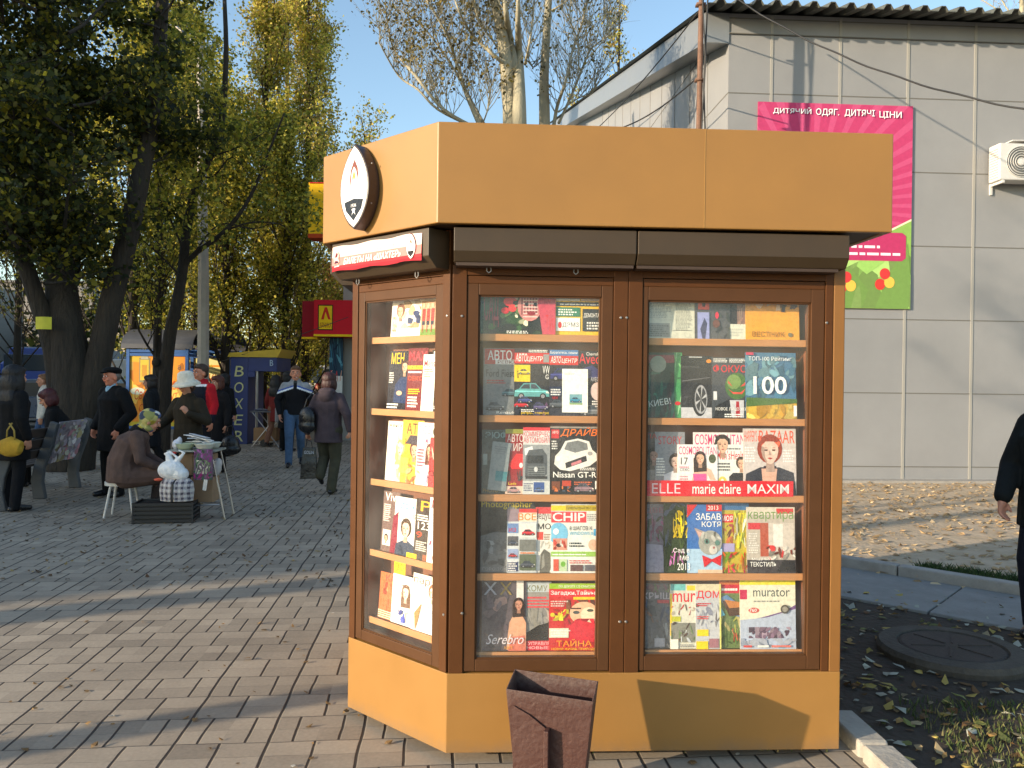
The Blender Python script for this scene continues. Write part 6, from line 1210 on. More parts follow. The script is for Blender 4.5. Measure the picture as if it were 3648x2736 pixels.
# ------------------------------------------------------------------ people
M['cloth'] = mat('cloth', (1, 1, 1), .85, attr=True, noise=.3, nscale=9, bump=1, bscale=9, spec=.25)
M['skin'] = mat('skin', (1, 1, 1), .5, attr=True, noise=.06, nscale=14, spec=.35)
M['hair'] = mat('hair', (1, 1, 1), .55, attr=True, noise=.4, nscale=40, bump=.6, bscale=50, stretch=(1, 1, .25))
M['shiny'] = mat('shiny_black', (.012, .012, .014), .28, noise=.2, nscale=12, bump=.4, bscale=14)
def blob(name, prims, col, m, parent, vox=.012, fn=None, smooth=2):
    """merge overlapping tapered limbs and ellipsoids into ONE continuous surface"""
    b = MB()
    for p in prims:
        if p[0] == 'c':
            _, a, c, r0, r1 = p; a = Vector(a); c = Vector(c)
            sc = lambda r: (r if hasattr(r, '__len__') else (r, r))
            b.tube([a, a.lerp(c, .5), c], [sc(r0), tuple((x + y) / 2 for x, y in zip(sc(r0), sc(r1))), sc(r1)], 12)
            if not hasattr(r0, '__len__'): b.ball(a, r0 * .995, 12, 8); b.ball(c, r1 * .995, 12, 8)
        elif p[0] == 't': b.tube(p[1], p[2], 14)
        elif p[0] == 'e': b.ball(p[1], p[2], 14, 10, p[3] if len(p) > 3 else None)
    me = b.mesh('tmp', m); o = bpy.data.objects.new('tmp', me); COL.objects.link(o)
    md = o.modifiers.new('r', 'REMESH'); md.mode = 'VOXEL'; md.voxel_size = vox
    s_ = o.modifiers.new('s', 'SMOOTH'); s_.iterations = smooth; s_.factor = .5
    dg = bpy.context.evaluated_depsgraph_get(); dg.update()
    m2 = bpy.data.meshes.new_from_object(o.evaluated_get(dg)); m2.name = name; bpy.data.objects.remove(o)
    nL = len(m2.loops); c4 = np.ones((nL, 4), np.float32)
    if fn:
        co = np.empty(len(m2.vertices) * 3); m2.vertices.foreach_get('co', co); co = co.reshape(-1, 3)
        vc = np.array([lin(fn(*q) or col) for q in co]); li = np.empty(nL, np.int32); m2.loops.foreach_get('vertex_index', li); c4[:, :3] = vc[li]
    else: c4[:, :3] = lin(col)
    at = m2.color_attributes.new('Col', 'FLOAT_COLOR', 'CORNER'); at.data.foreach_set('color', c4.ravel())
    m2.polygons.foreach_set('use_smooth', [True] * len(m2.polygons)); m2.materials.clear(); m2.materials.append(m)
    r = bpy.data.objects.new(name, m2); COL.objects.link(r); r.parent = parent; return r

def hand(w_, d, n, curl=.5, k=1.0):
    w_ = Vector(w_); d = Vector(d).normalized(); n = Vector(n); n = (n - d * n.dot(d)).normalized(); s_ = d.cross(n); P = []
    P.append(('c', w_, w_ + d * .035 * k, .026 * k, .028 * k))
    for q in (-.024, -.008, .008, .024): P.append(('c', w_ + d * .03 * k + s_ * q * .8 * k, w_ + d * .085 * k + s_ * q * k, .015 * k, .013 * k))
    for q, L in ((-.028, .062), (-.0095, .074), (.0095, .070), (.027, .054)):
        a = w_ + d * .088 * k + s_ * q * k; m1 = (d * math.cos(curl) + n * math.sin(curl)); m2 = (d * math.cos(curl * 2.1) + n * math.sin(curl * 2.1))
        b_ = a + m1 * L * .5 * k; P += [('c', a, b_, .0105 * k, .0098 * k), ('c', b_, b_ + m2 * L * .5 * k, .0098 * k, .0085 * k)]
    a = w_ + d * .025 * k - s_ * .026 * k; b_ = a + (d * .7 - s_ * .5 + n * .45).normalized() * .042 * k
    P += [('c', a, b_, .0135 * k, .0115 * k), ('c', b_, b_ + (d * .9 + n * .45).normalized() * .03 * k, .0115 * k, .0095 * k)]
    return P

def person(label, loc, face, h, J=None, coat=(30, 30, 32), legs=(40, 44, 56), shoes=(20, 18, 18), skin=(196, 140, 112), hair=(50, 34, 26), style='short',
           yaw=0, pitch=0, coat_z=.80, bulk=1.0, fn=None, skirt=None, hands=((0, -.1, -1), (0, -.1, -1)), curl=.5, vox=.012, eyes=True, legw=1.0, seated=False, palm=None, collar=None):
    root = empty('person', loc, face, label, 'person'); s_ = h / 1.75; root.scale = (s_, s_, s_)
    j = dict(pel=(0, 0, .95), wai=(0, 0, 1.10), che=(0, 0, 1.30), nek=(0, .01, 1.47), hd=(0, -.03, 1.600),
             sR=(-.160, 0, 1.377), sL=(.160, 0, 1.377), eR=(-.225, .03, 1.13), eL=(.225, .03, 1.13), wR=(-.235, -.05, .88), wL=(.235, -.05, .88),
             hR=(-.09, 0, .92), hL=(.09, 0, .92), kR=(-.10, -.02, .50), kL=(.10, -.02, .50), aR=(-.10, .03, .08), aL=(.10, .03, .08), tR=(-.115, -.14, .035), tL=(.115, -.14, .035))
    if J: j.update(J)
    V = {k: Vector(v) for k, v in j.items()}; B = bulk
    # body: one continuous skinned figure
    P = [('t', [V['pel'] - Vector((0, 0, .06)), V['wai'], V['che'], V['nek'] - Vector((0, 0, .03)), V['nek']], [(.14, .10), (.12, .09), (.15, .10), (.12, .07), (.05, .05)])]
    P += [('c', V['nek'] - Vector((0, 0, .05)), V['hd'] - Vector((0, 0, .06)), .058, .052)]
    for q in 'RL':
        P += [('c', V['s' + q], V['e' + q], .05, .04), ('c', V['e' + q], V['w' + q], .038, .026), ('c', V['nek'] - Vector((0, 0, .05)), V['s' + q], .05, .052),
              ('c', V['h' + q], V['k' + q], .085, .055), ('c', V['k' + q], V['a' + q], .052, .032), ('c', V['a' + q], V['t' + q], .026, .016)]
    H = Matrix.Translation(V['hd']) @ Matrix.Rotation(yaw, 4, 'Z') @ Matrix.Rotation(pitch, 4, 'X') @ Matrix.Scale(1.09, 4); E_ = (Matrix.Rotation(yaw, 4, 'Z') @ Matrix.Rotation(pitch, 4, 'X')).to_euler(); hp = lambda x, y, z: H @ Vector((x, y, z))
    k0 = len(P); P += [('e', hp(0, .012, .025), (.076, .094, .092), E_), ('e', hp(0, -.018, -.045), (.058, .066, .068), E_), ('e', hp(0, -.055, -.088), (.026, .022, .02), E_),
          ('c', hp(0, -.088, .012), hp(0, -.105, -.022), .011, .015), ('e', hp(.079, .005, -.012), (.012, .02, .03), E_), ('e', hp(-.079, .005, -.012), (.012, .02, .03), E_),
          ('e', hp(0, -.078, .035), (.05, .018, .016), E_), ('e', hp(.035, -.07, -.03), (.022, .02, .02), E_), ('e', hp(-.035, -.07, -.03), (.022, .02, .02), E_)]
    P = P[:k0] + [((q[0], q[1], tuple(v * 1.09 for v in q[2]), q[3]) if q[0] == 'e' else q) for q in P[k0:]]
    nR, nL = palm if palm else ((1, 0, 0), (-1, 0, 0))
    P += hand(V['wR'], hands[0], nR, curl) + hand(V['wL'], hands[1], nL, curl)
    blob('body', P, skin, M['skin'], root, min(vox, .0105), smooth=1)
    if eyes:
        for sx in (-1, 1):
            b = MB(); b.smooth = True; b.col((235, 230, 225)); b.ball(hp(sx * .031, -.086, .012), (.013, .007, .008), 10, 6, E_); b.col((40, 28, 22)); b.ball(hp(sx * .031, -.092, .011), (.0065, .003, .0065), 8, 5, E_); b.build('eye', M['skin'], root)
            b = MB(); b.col(tuple(q * .8 for q in hair)); b.cbox(hp(sx * .032, -.094, .034), (.036, .008, .007), E_); b.build('eyebrow', M['hair'], root)
        b = MB(); b.smooth = True; b.col((150, 70, 66)); b.ball(hp(0, -.089, -.055), (.025, .008, .006), 10, 6, E_); b.build('mouth', M['skin'], root)
    # hair or headwear
    if style == 'short': Q = [('e', hp(0, .028, .050), (.086, .092, .086), E_), ('e', hp(0, -.03, .088), (.066, .055, .036), E_), ('e', hp(0, .055, .0), (.078, .055, .07), E_)]
    elif style == 'bob': Q = [('e', hp(0, .025, .055), (.098, .104, .09), E_), ('e', hp(0, -.035, .085), (.078, .06, .045), E_), ('e', hp(0, .055, -.02), (.094, .07, .10), E_), ('e', hp(.075, .01, -.03), (.025, .05, .08), E_), ('e', hp(-.075, .01, -.03), (.025, .05, .08), E_)]
    elif style == 'long': Q = [('e', hp(0, .03, .055), (.115, .115, .10), E_), ('e', hp(0, -.03, .085), (.085, .065, .05), E_), ('e', hp(0, .07, -.08), (.13, .09, .16), E_), ('e', hp(0, .09, -.24), (.15, .08, .16), E_), ('e', hp(.09, .01, -.07), (.04, .06, .13), E_), ('e', hp(-.09, .01, -.07), (.04, .06, .13), E_)]
    elif style == 'cap': Q = [('e', hp(0, .035, .02), (.084, .075, .075), E_)]
    elif style == 'hat': Q = [('e', hp(0, .04, -.02), (.085, .07, .09), E_)]
    else: Q = []
    Q = [(q[0], q[1], tuple(v * 1.09 for v in q[2]), q[3]) for q in Q]
    if Q: blob('hair', Q, hair, M['hair'], root, vox, smooth=2)
    # coat: torso, shoulders and sleeves
    cz = coat_z; pel = V['pel']; up = (V['nek'] - pel)
    if not seated:
        base = Vector((pel.x, pel.y, cz)); pts = [base, base.lerp(pel, .6) + Vector((0, 0, .02)), V['wai'], V['che'], V['nek'] - Vector((0, 0, .035)), V['nek'] + Vector((0, 0, .02))]
        rad = [(.185 * B, .145 * B), (.18 * B, .14 * B), (.165 * B, .125 * B), (.19 * B, .14 * B), (.145, .105), (.082, .082)]
        if cz < .6: rad[0] = (.215 * B, .175 * B)
    else:
        pts = [V['pel'] - Vector((0, 0, .08)), V['pel'], V['wai'], V['che'], V['nek'] - Vector((0, 0, .035)), V['nek'] + Vector((0, 0, .02))]
        rad = [(.21 * B, .19 * B), (.22 * B, .19 * B), (.20 * B, .17 * B), (.20 * B, .155 * B), (.155, .11), (.08, .08)]
    P = [('t', pts, rad)]
    for q in 'RL':
        e2 = V['e' + q]; w2 = V['w' + q]
        P += [('c', V['nek'] - Vector((0, 0, .06)), V['s' + q], .062, .064 * B), ('c', V['s' + q], e2, .070 * B, .060 * B), ('c', e2, e2.lerp(w2, .93), .058 * B, .044 * B)]
        if seated: P += [('c', V['h' + q], V['k' + q], .125 * B, .095 * B)]
    if seated and skirt: P += [('c', (V['kR'] + V['kL']) / 2, ((V['aR'] + V['aL']) / 2) * .5 + ((V['kR'] + V['kL']) / 2) * .5, .13 * B, .12 * B)]
    if collar == 'hood': P += [('e', V['nek'] + Vector((0, .07, .0)), (.13, .09, .06)), ('e', V['nek'] + Vector((0, .11, -.06)), (.11, .06, .10))]
    elif collar != 'none': P += [('t', [V['nek'] - Vector((0, 0, .03)), V['nek'] + Vector((0, .005, .05))], [(.095, .09), (.080, .082)])]
    ct = blob('coat', P, coat, M['cloth'], root, vox, fn)
    # trousers / skirt
    P = []
    for q in 'RL':
        a = V['a' + q]; k_ = V['k' + q]
        P += [('c', V['h' + q] + Vector((0, 0, .02)), k_, .105 * legw, .075 * legw), ('c', k_, a - Vector((0, 0, .012)), .072 * legw, .062 * legw)]
    P += [('c', V['hR'], V['hL'], .11 * legw, .11 * legw)]
    if skirt and not seated: P += [('t', [V['pel'], Vector((pel.x, pel.y, skirt))], [(.15, .12), (.2, .17)])]
    if skirt and seated: P += [('c', (V['kR'] + V['kL']) / 2, (V['aR'] + V['aL']) / 2 + Vector((0, 0, .06)), .14, .13)]
    blob('trousers' if not skirt else 'skirt', P, legs, M['cloth'], root, vox)
    for q in 'RL':
        a, t_ = V['a' + q], V['t' + q]; hl = a + (a - t_).normalized() * .045; hl.z = min(a.z, a.z - .03)
        blob('shoe', [('c', a + Vector((0, 0, .01)), a - Vector((0, 0, .02)), .048, .046), ('c', (hl.x, hl.y, max(t_.z, a.z - .045) + .005), (t_.x, t_.y, t_.z + .002), .036, .033), ('c', a - Vector((0, 0, .02)), t_, .044, .032)], shoes, M['shiny'] if sum(shoes) < 80 else M['cloth'], root, vox)
    root['_'] = 0; del root['_']
    return root, V, hp, E_, s_
def G(px, py): return ground(px, py)
WK = dict(hR=(-.09, -.02, .91), kR=(-.09, -.13, .52), aR=(-.09, -.17, .09), tR=(-.10, -.33, .04), hL=(.09, .02, .91), kL=(.09, .05, .50), aL=(.09, .28, .16), tL=(.09, .15, .05))

# man in a black and grey jacket walking towards the camera
def jf(x, y, z):
    if y < .2:
        zz = z + abs(x) * .32
        zc_ = 1.305 + .55 * 0
        line = 1.40 - .35 * abs(abs(x) - .0) + (.12 if abs(x) < .03 else 0)
        if z > line + .015: return (150, 152, 156)
        if z > line - .010: return (60, 90, 170)
        if z > line - .040: return (225, 228, 232)
    return (20, 20, 24)
J = dict(WK); J.update(eR=(-.30, .04, 1.13), wR=(-.25, -.10, .91), eL=(.29, .03, 1.13), wL=(.235, -.07, .93), sR=(-.175, 0, 1.387), sL=(.175, 0, 1.387))
r_, V_, hp, E_, s_ = person('man in black and grey jacket and blue jeans walking this way with a cigarette', G(1050, 1662), R(12), 1.82, J, fn=jf, coat_z=.90, legs=(74, 98, 128), skin=(205, 140, 112), hair=(96, 66, 44), bulk=1.06, vox=.010)
b = MB(); b.col((235, 230, 220)); b.tube([hp(.012, -.097, -.053), hp(.035, -.165, -.065)], .004, 6); b.build('cigarette', M['skin'], r_)
blob('shirt', [('e', Vector(V_['nek']) + Vector((0, -.075, -.05)), (.05, .03, .08))], (70, 74, 70), M['cloth'], r_, .012)
# woman walking away with bags
J = dict(hR=(-.09, .0, .91), kR=(-.09, -.05, .50), aR=(-.085, .10, .09), tR=(-.09, -.06, .04), hL=(.09, 0, .91), kL=(.10, -.12, .53), aL=(.08, .10, .28), tL=(.08, .03, .16), eR=(-.29, .06, 1.15), wR=(-.33, .03, .91), eL=(.30, .03, 1.14), wL=(.31, -.06, .90))
wl = G(1168, 1758)
r_, V_, hp, E_, s_ = person('woman in a dark plum parka and olive trousers walking away, seen from behind', wl, R(172), 1.68, dict(J, **{'eL': (.28, .02, 1.14), 'wL': (.33, -.02, .86)}), coat=(70, 60, 66), legs=(66, 64, 50), hair=(54, 24, 24), style='bob', coat_z=.74, bulk=1.13, collar='hood', vox=.010, curl=1.1, eyes=False, legw=1.12, shoes=(30, 24, 20))
hw = r_.matrix_basis @ Vector((.33, -.02, .78))
# after the 172 degree turn her left hand is on the viewer's left
b = MB(); cx = hw.x - .02; z0 = ground(1100, 1708).z; tb = MB()
Ybag = hw.y - .06; zt = atY(1098, 1594, Ybag).z; zb = atY(1098, 1706, Ybag).z; xa = atY(1072, 1600, Ybag).x; xb = atY(1130, 1600, Ybag).x
bag = empty('carrier_bag', ((xa + xb) / 2, Ybag, zb), R(6), 'glossy black carrier bag with white letters held by the walking woman', 'bag')
w2 = (xb - xa) / 2; hh = zt - zb
bb = MB(); bb.add([(-w2, -.04, 0), (w2 * .92, -.05, .01), (w2 * .95, .05, .01), (-w2, .05, 0), (-w2 * .9, -.035, hh * .5), (w2 * 1.0, -.04, hh * .5), (w2, .04, hh * .5), (-w2 * .9, .04, hh * .5), (-w2 * .72, -.015, hh), (w2 * .78, -.015, hh), (w2 * .78, .015, hh), (-w2 * .72, .015, hh)],
    [(0, 3, 2, 1), (0, 1, 5, 4), (1, 2, 6, 5), (2, 3, 7, 6), (3, 0, 4, 7), (4, 5, 9, 8), (5, 6, 10, 9), (6, 7, 11, 10), (7, 4, 8, 11), (8, 9, 10, 11)])
bb.build('sack', M['shiny'], bag, bevel=.006)
bb = MB(); v, f, _ = text2d('GOLIN', .01); bb.col((200, 200, 205)).add([(-w2 * .55 + p[0] * w2 * 1.15, -.030 - .004, hh * .80 + p[1] * hh * .10) for p in v], f); bb.build('lettering', M['matte'], bag, fix=False)
hz_ = hw.z - zb
for sx in (-1, 1):
    bb = MB(); bb.tube([(sx * w2 * .4, 0, hh - .01), (sx * .03, 0, hh + (hz_ - hh) * .7), (hw.x - (xa + xb) / 2, .03, hz_)], .006, 6); bb.build('handle', M['shiny'], bag)
hb = r_.matrix_basis @ Vector((.26, .16, 1.10))
sb = empty('shoulder_bag', hb, R(-10), 'black leather shoulder bag on the walking woman\'s shoulder', 'bag')
blob('bag_body', [('e', (0, 0, -.02), (.12, .07, .17)), ('e', (0, 0, -.12), (.125, .075, .10))], (20, 20, 24), M['shiny'], sb, .012)
bb = MB(); bb.tube([(-.05, 0, .10), (-.01, .02, .25), (.06, .08, .36), (.08, .15, .28), (.07, .14, .1)], .010, 6); bb.build('strap', M['shiny'], sb)

# the old vendor on her stool
so = G(450, 1832); so = Vector((atY(437, 1800, 9.05).x, 9.05, 0)); SHt = .40
st = empty('stool', so, R(8), 'white four-legged stool the old woman is sitting on', 'stool')
b = MB(); b.prism([(.19 * math.cos(t) * 1.0, .155 * math.sin(t)) for t in [i * math.pi / 12 for i in range(24)]], .045, z0=SHt - .045); b.build('seat', M['white'], st, bevel=.014)
for sx in (-1, 1):
    for sy in (-1, 1):
        b = MB(); b.tube([(sx * .155, sy * .13, 0), (sx * .10, sy * .09, SHt - .05)], [.013, .016], 8); b.build('leg', M['white'], st)
def rad_dist(v): return v
J = dict(pel=(0, .02, .50), wai=(0, .03, .68), che=(0, -.04, .88), nek=(0, -.15, 1.02), hd=(0, -.25, 1.135), sR=(-.19, -.12, .97), sL=(.19, -.12, .97), eR=(-.25, -.17, .70), eL=(.25, -.17, .70), wR=(-.17, -.40, .58), wL=(.17, -.40, .58),
         hR=(-.10, 0, .48), hL=(.10, 0, .48), kR=(-.12, -.43, .50), kL=(.12, -.43, .50), aR=(-.10, -.38, .08), aL=(.10, -.38, .08), tR=(-.11, -.55, .035), tL=(.11, -.55, .035))
r_, V_, hp, E_, s_ = person('old woman in a brown coat and floral headscarf sitting hunched on a white stool', so + Vector((.05, 0, 0)), R(108), 1.66, J, coat=(92, 74, 68), legs=(36, 32, 34), hair=(120, 110, 100), style='none', seated=True, skirt=.1, bulk=1.12, pitch=R(18), hands=((.2, -1, -.2), (-.2, -1, -.2)), vox=.010, eyes=True)
sc_rand = random.Random(8); cells = [(sc_rand.uniform(-.12, .12), sc_rand.uniform(-.4, -.05), sc_rand.uniform(.95, 1.3), sc_rand.choice([(180, 160, 60), (215, 215, 210), (80, 100, 150), (200, 190, 120), (60, 70, 90), (150, 150, 90)])) for _ in range(70)]
def sf(x, y, z): return min(cells, key=lambda c: (c[0] - x) ** 2 + (c[1] - y) ** 2 + (c[2] - z) ** 2)[3]
blob('headscarf', [('e', hp(0, .03, .035), (.108, .116, .113), E_), ('e', hp(0, .0, -.075), (.082, .075, .05), E_), ('e', hp(0, .07, -.10), (.085, .07, .075), E_), ('e', hp(0, -.02, .085), (.08, .07, .05), E_)], (200, 190, 120), M['cloth'], r_, .010, sf)
blob('collar', [('t', [Vector(V_['nek']) + Vector((0, .04, -.045)), Vector(V_['nek']) + Vector((0, -.01, .035))], [(.125, .12), (.10, .10)])], (22, 20, 22), M['cloth'], r_, .012)

# woman in the white hat reaching over the table
Yh = 9.95; hx = atY(672, 1400, Yh).x
J = dict(eR=(-.29, -.04, 1.15), wR=(-.33, -.24, 1.03), eL=(.30, -.02, 1.14), wL=(.15, -.23, 1.24), hd=(0, -.05, 1.62), nek=(0, -.01, 1.46), sR=(-.165, 0, 1.372), sL=(.165, 0, 1.372))
r_, V_, hp, E_, s_ = person('woman in a broad white hat, dark glasses and brown padded jacket behind the vendor table', (hx, Yh, 0), R(-14), 1.61, J, coat=(46, 40, 30), legs=(28, 28, 30), hair=(60, 40, 34), style='hat', pitch=R(16), yaw=R(-8), bulk=1.16, coat_z=.72, hands=((-.1, -1, -.3), (-.3, -.5, .9)), curl=1.0, vox=.010, eyes=True, palm=((0, 0, -1), (-.8, .3, 0)))
HM = Matrix.Translation(hp(0, .01, .048)) @ E_.to_matrix().to_4x4() @ Matrix.Rotation(R(-4), 4, 'X') @ Matrix.Scale(1.08, 4)
b = MB(); b.smooth = True; b.col((226, 218, 200)); b.M = HM
b.lathe([(.165, -.050), (.17, -.042), (.128, -.004), (.104, .006), (.100, .06), (.088, .105), (.06, .122), (0, .126)], 28); b.lathe([(.165, -.052), (.128, -.014), (.098, -.004)], 28); b.build('hat', M['cloth'], r_)
b = MB(); b.col((20, 20, 22))
for sx in (-1, 1): b.ball(hp(sx * .033, -.093, .010), (.027, .008, .018), 10, 6, E_)
b.cbox(hp(0, -.094, .016), (.15, .006, .006), E_); b.build('sunglasses', M['shiny'], r_)
# man in red and navy jacket
def rf(x, y, z):
    if x > .15 and z > 1.0: return (185, 28, 40) if y < .1 or z > 1.3 else (24, 26, 40)
    if z > 1.44 and x > -.12: return (180, 30, 42)
    if 1.405 < z < 1.44 and x > -.05: return (225, 225, 228)
    return (24, 26, 38)
Yr = 12.2
person('man in a navy and red sports jacket standing behind the white-hatted woman', (atY(718, 1400, Yr).x, Yr, 0), R(-22), 1.80, dict(sR=(-.175, 0, 1.387), sL=(.175, 0, 1.387)), fn=rf, legs=(26, 26, 30), hair=(60, 42, 30), skin=(200, 132, 104), yaw=R(-10), vox=.012)
Yp = 13.3
r_, V_, hp, E_, s_ = person('auburn-haired woman in long black coat with a bulky bag beside the red-jacketed man', (atY(778, 1400, Yp).x, Yp, 0), R(-30), 1.62, dict(wL=(.28, -.05, .86)), coat=(24, 22, 24), legs=(20, 20, 22), hair=(84, 40, 26), style='bob', coat_z=.45, bulk=1.12, skirt=.42)
bgp = atY(820, 1585, Yp - .2); bgo = empty('black_bag', (bgp.x, Yp - .2, bgp.z), R(15), 'bulky black bag hanging at the auburn-haired woman\'s side', 'bag')
blob('bag_body', [('e', (0, 0, 0), (.15, .09, .17)), ('e', (.02, 0, -.07), (.16, .10, .10))], (16, 16, 18), M['shiny'], bgo, .014)
b = MB(); b.tube([(-.08, 0, .14), (-.05, 0, .30), (.03, 0, .32), (.08, 0, .14)], .012, 6); b.build('strap', M['shiny'], bgo)
person('black-haired passer-by in dark clothes half hidden beside the lettered blue column', (atY(800, 1400, 16).x, 16, 0), R(160), 1.66, coat=(18, 18, 20), legs=(18, 18, 22), hair=(14, 12, 12), style='bob', coat_z=.7, eyes=False, vox=.016)
# man with the black flat cap
Yc = 10.5
r_, V_, hp, E_, s_ = person('stout man in black flat cap, black coat and pale blue shirt by the big trunk', (atY(405, 1400, Yc).x, Yc, 0), R(-28), 1.72, dict(sR=(-.18, 0, 1.382), sL=(.18, 0, 1.382), eR=(-.29, .05, 1.12), eL=(.30, .05, 1.12), wR=(-.24, -.12, .92), wL=(.24, -.12, .92), kR=(-.12, -.02, .5), aR=(-.14, .02, .08), tR=(-.16, -.15, .035)), coat=(14, 14, 16), legs=(14, 14, 16), skin=(206, 132, 104), hair=(110, 100, 92), style='cap', coat_z=.62, bulk=1.26, vox=.010, yaw=R(-6), collar='none')
blob('flat_cap', [('e', hp(0, .005, .088), (.114, .125, .044), E_), ('e', hp(0, .03, .070), (.097, .10, .06), E_), ('e', hp(0, -.10, .062), (.07, .045, .012), E_)], (16, 15, 16), M['cloth'], r_, .009)
blob('shirt', [('e', Vector(V_['nek']) + Vector((0, -.095, -.045)), (.034, .028, .075)), ('c', Vector(V_['nek']) + Vector((-.055, -.03, .035)), Vector(V_['nek']) + Vector((-.02, -.105, -.03)), .018, .015), ('c', Vector(V_['nek']) + Vector((.055, -.03, .035)), Vector(V_['nek']) + Vector((.02, -.105, -.03)), .018, .015)], (150, 185, 205), M['cloth'], r_, .010)
# dark woman in front of the booth
person('woman in a black coat seen in profile in front of the orange advert', (atY(540, 1400, 13.4).x, 13.4, 0), R(-75), 1.62, dict(WK), coat=(24, 26, 30), legs=(18, 18, 20), hair=(30, 20, 16), style='bob', coat_z=.45, bulk=1.05, skirt=.42, skin=(190, 140, 115))
# far left people
Yk = 9.3
r_, V_, hp, E_, s_ = person('person with long dark hair and black coat at the left edge, seen from behind', (atY(48, 1400, Yk).x, Yk, 0), R(150), 1.70, dict(), coat=(16, 17, 20), legs=(18, 19, 24), hair=(18, 13, 12), style='long', coat_z=.62, bulk=1.2, eyes=False, vox=.012)
hgp = atY(38, 1590, Yk - .35); hbg = empty('handbag', (hgp.x, Yk - .35, hgp.z), R(-8), 'mustard yellow handbag carried at the left edge of the picture', 'bag')
blob('bag_body', [('t', [(-.13, 0, -.02), (0, 0, .01), (.13, 0, -.02)], [(.05, .08), (.06, .105), (.05, .08)]), ('e', (0, 0, -.03), (.15, .06, .09))], (176, 140, 48), M['cloth'], hbg, .010)
for sx in (-1, 1):
    b = MB(); b.smooth = True; b.tube([(sx * .07, -.02 * sx, .05), (sx * .06, -.02 * sx, .18), (.0, -.02 * sx, .26)], .009, 6); b.build('strap', mat('mustard_strap', (.35, .24, .04), .6), hbg)
person('fair-haired woman in a white jacket and jeans near the parked cars', (atY(160, 1400, 14.6).x, 14.6, 0), R(-62), 1.62, dict(WK), coat=(205, 200, 190), legs=(60, 80, 110), hair=(120, 84, 56), style='short', coat_z=.85, bulk=1.0)
J = dict(pel=(0, .02, .54), wai=(0, .03, .70), che=(0, .0, .92), nek=(0, -.06, 1.10), hd=(0, -.12, 1.245), sR=(-.19, -.03, 1.04), sL=(.19, -.03, 1.04), eR=(-.26, -.05, .76), eL=(.26, -.05, .76), wR=(-.14, -.30, .62), wL=(.14, -.30, .62), hR=(-.10, 0, .52), hL=(.10, 0, .52), kR=(-.12, -.43, .52), kL=(.12, -.43, .52), aR=(-.12, -.40, .08), aL=(.12, -.40, .08), tR=(-.12, -.55, .035), tL=(.12, -.55, .035))
person('red-haired woman in a black coat sitting on the grey bench', (atY(205, 1400, 11.5).x, 11.5, 0), R(-70), 1.75, J, coat=(14, 14, 16), legs=(18, 18, 20), hair=(70, 18, 22), style='bob', seated=True, bulk=1.05, pitch=R(22), hands=((.2, -1, -.2), (-.2, -1, -.2)))
# far walkers
person('woman in a shiny maroon leather coat walking away beyond the folding table', (atY(983, 1400, 18.3).x, 18.3, 0), R(170), 1.64, dict(WK), coat=(116, 40, 36), legs=(120, 84, 66), hair=(14, 12, 12), style='long', coat_z=.62, eyes=False, vox=.015)
r_, V_, hp, E_, s_ = person('person dressed all in black behind the man with the cigarette', (atY(1024, 1400, 17.2).x, 17.2, 0), R(165), 1.74, coat=(14, 13, 15), legs=(12, 12, 13), hair=(16, 12, 12), style='bob', coat_z=.5, eyes=False, vox=.015)
gp = atY(1003, 1478, 17.4); b = MB(); b.box(-.14, .14, -.05, .05, 0, .34); o = b.build('grey_bag', mat('grey_bag', (.26, .26, .27), .5, noise=.2, nscale=12), bevel=.04); o.location = (gp.x, 17.4, gp.z - .17); tag(o, 'pale grey shopping bag between the maroon coat and the black figure', 'bag')
person('small figure in a red cap and black coat in the distance beside the van', (atY(1133, 1400, 25).x, 25, 0), R(5), 1.44, coat=(26, 22, 26), legs=(26, 24, 28), hair=(130, 20, 28), style='bob', vox=.018, coat_z=.6)
Yx = 5.0
person('person in black jacket and dark jeans cut off by the right picture edge', (atY(3772, 1400, Yx).x, Yx, 0), R(-60), 1.72, dict(eR=(-.27, -.02, 1.10), wR=(-.22, -.22, .90), kR=(-.12, -.08, .5), aR=(-.12, -.02, .09)), coat=(22, 26, 28), legs=(24, 26, 38), hair=(40, 30, 24), coat_z=.72, bulk=1.25, vox=.010, skin=(200, 140, 118))
# ------------------------------------------------------------------ the vendor's table and goods
Yt = 9.0
def X(px, Y=Yt): return atY(px, 1600, Y).x
def Z(py, Y=Yt, px=680): return atY(px, py, Y).z
TH_ = Z(1600); xa, xb = X(618), X(785)
tb = empty('vendor_table', (xa, Yt - .18, 0), R(4), 'folding vendor table with thin steel legs and a cloth top, covered with bowls', 'table')
TW = xb - xa
b = MB(); b.box(0, TW, 0, .42, TH_ - .02, TH_); b.build('tabletop', mat('oilcloth', (.30, .31, .27), .4, noise=.3, nscale=12), tb, bevel=.004)
for y in (.03, .39):
    for x0_, x1_ in ((TW - .06, TW + .10), (.05, -.02)):
        b = MB(); b.tube([(x0_, y, TH_ - .02), ((x0_ + x1_) / 2 + .02, y, TH_ * .4), (x1_, y, 0)], .0095, 6); b.build('leg', M['steel'], tb)
b = MB(); b.tube([(.2, .03, .15), (TW + .04, .03, .17)], .009, 6); b.build('stretcher', M['steel'], tb)
M['enamel'] = mat('enamel', (.62, .63, .55), .25, noise=.05); M['enamel2'] = mat('green_enamel', (.45, .52, .36), .3, noise=.05)
def bowl(px, py, r, m, label, Y):
    p = atY(px, py, Y); b = MB(); b.smooth = True; h = .065
    b.lathe([(0, 0), (r * .62, .0), (r * .85, h * .5), (r, h), (r * 1.06, h + .004), (r * .98, h - .004), (r * .8, h * .5), (r * .6, .01), (0, .01)], 26)
    o = b.build('bowl', m); o.location = (p.x, Y, TH_ + .002); o.scale = (1, .8, 1); tag(o, label, 'bowl', 'bowls on the vendor table')
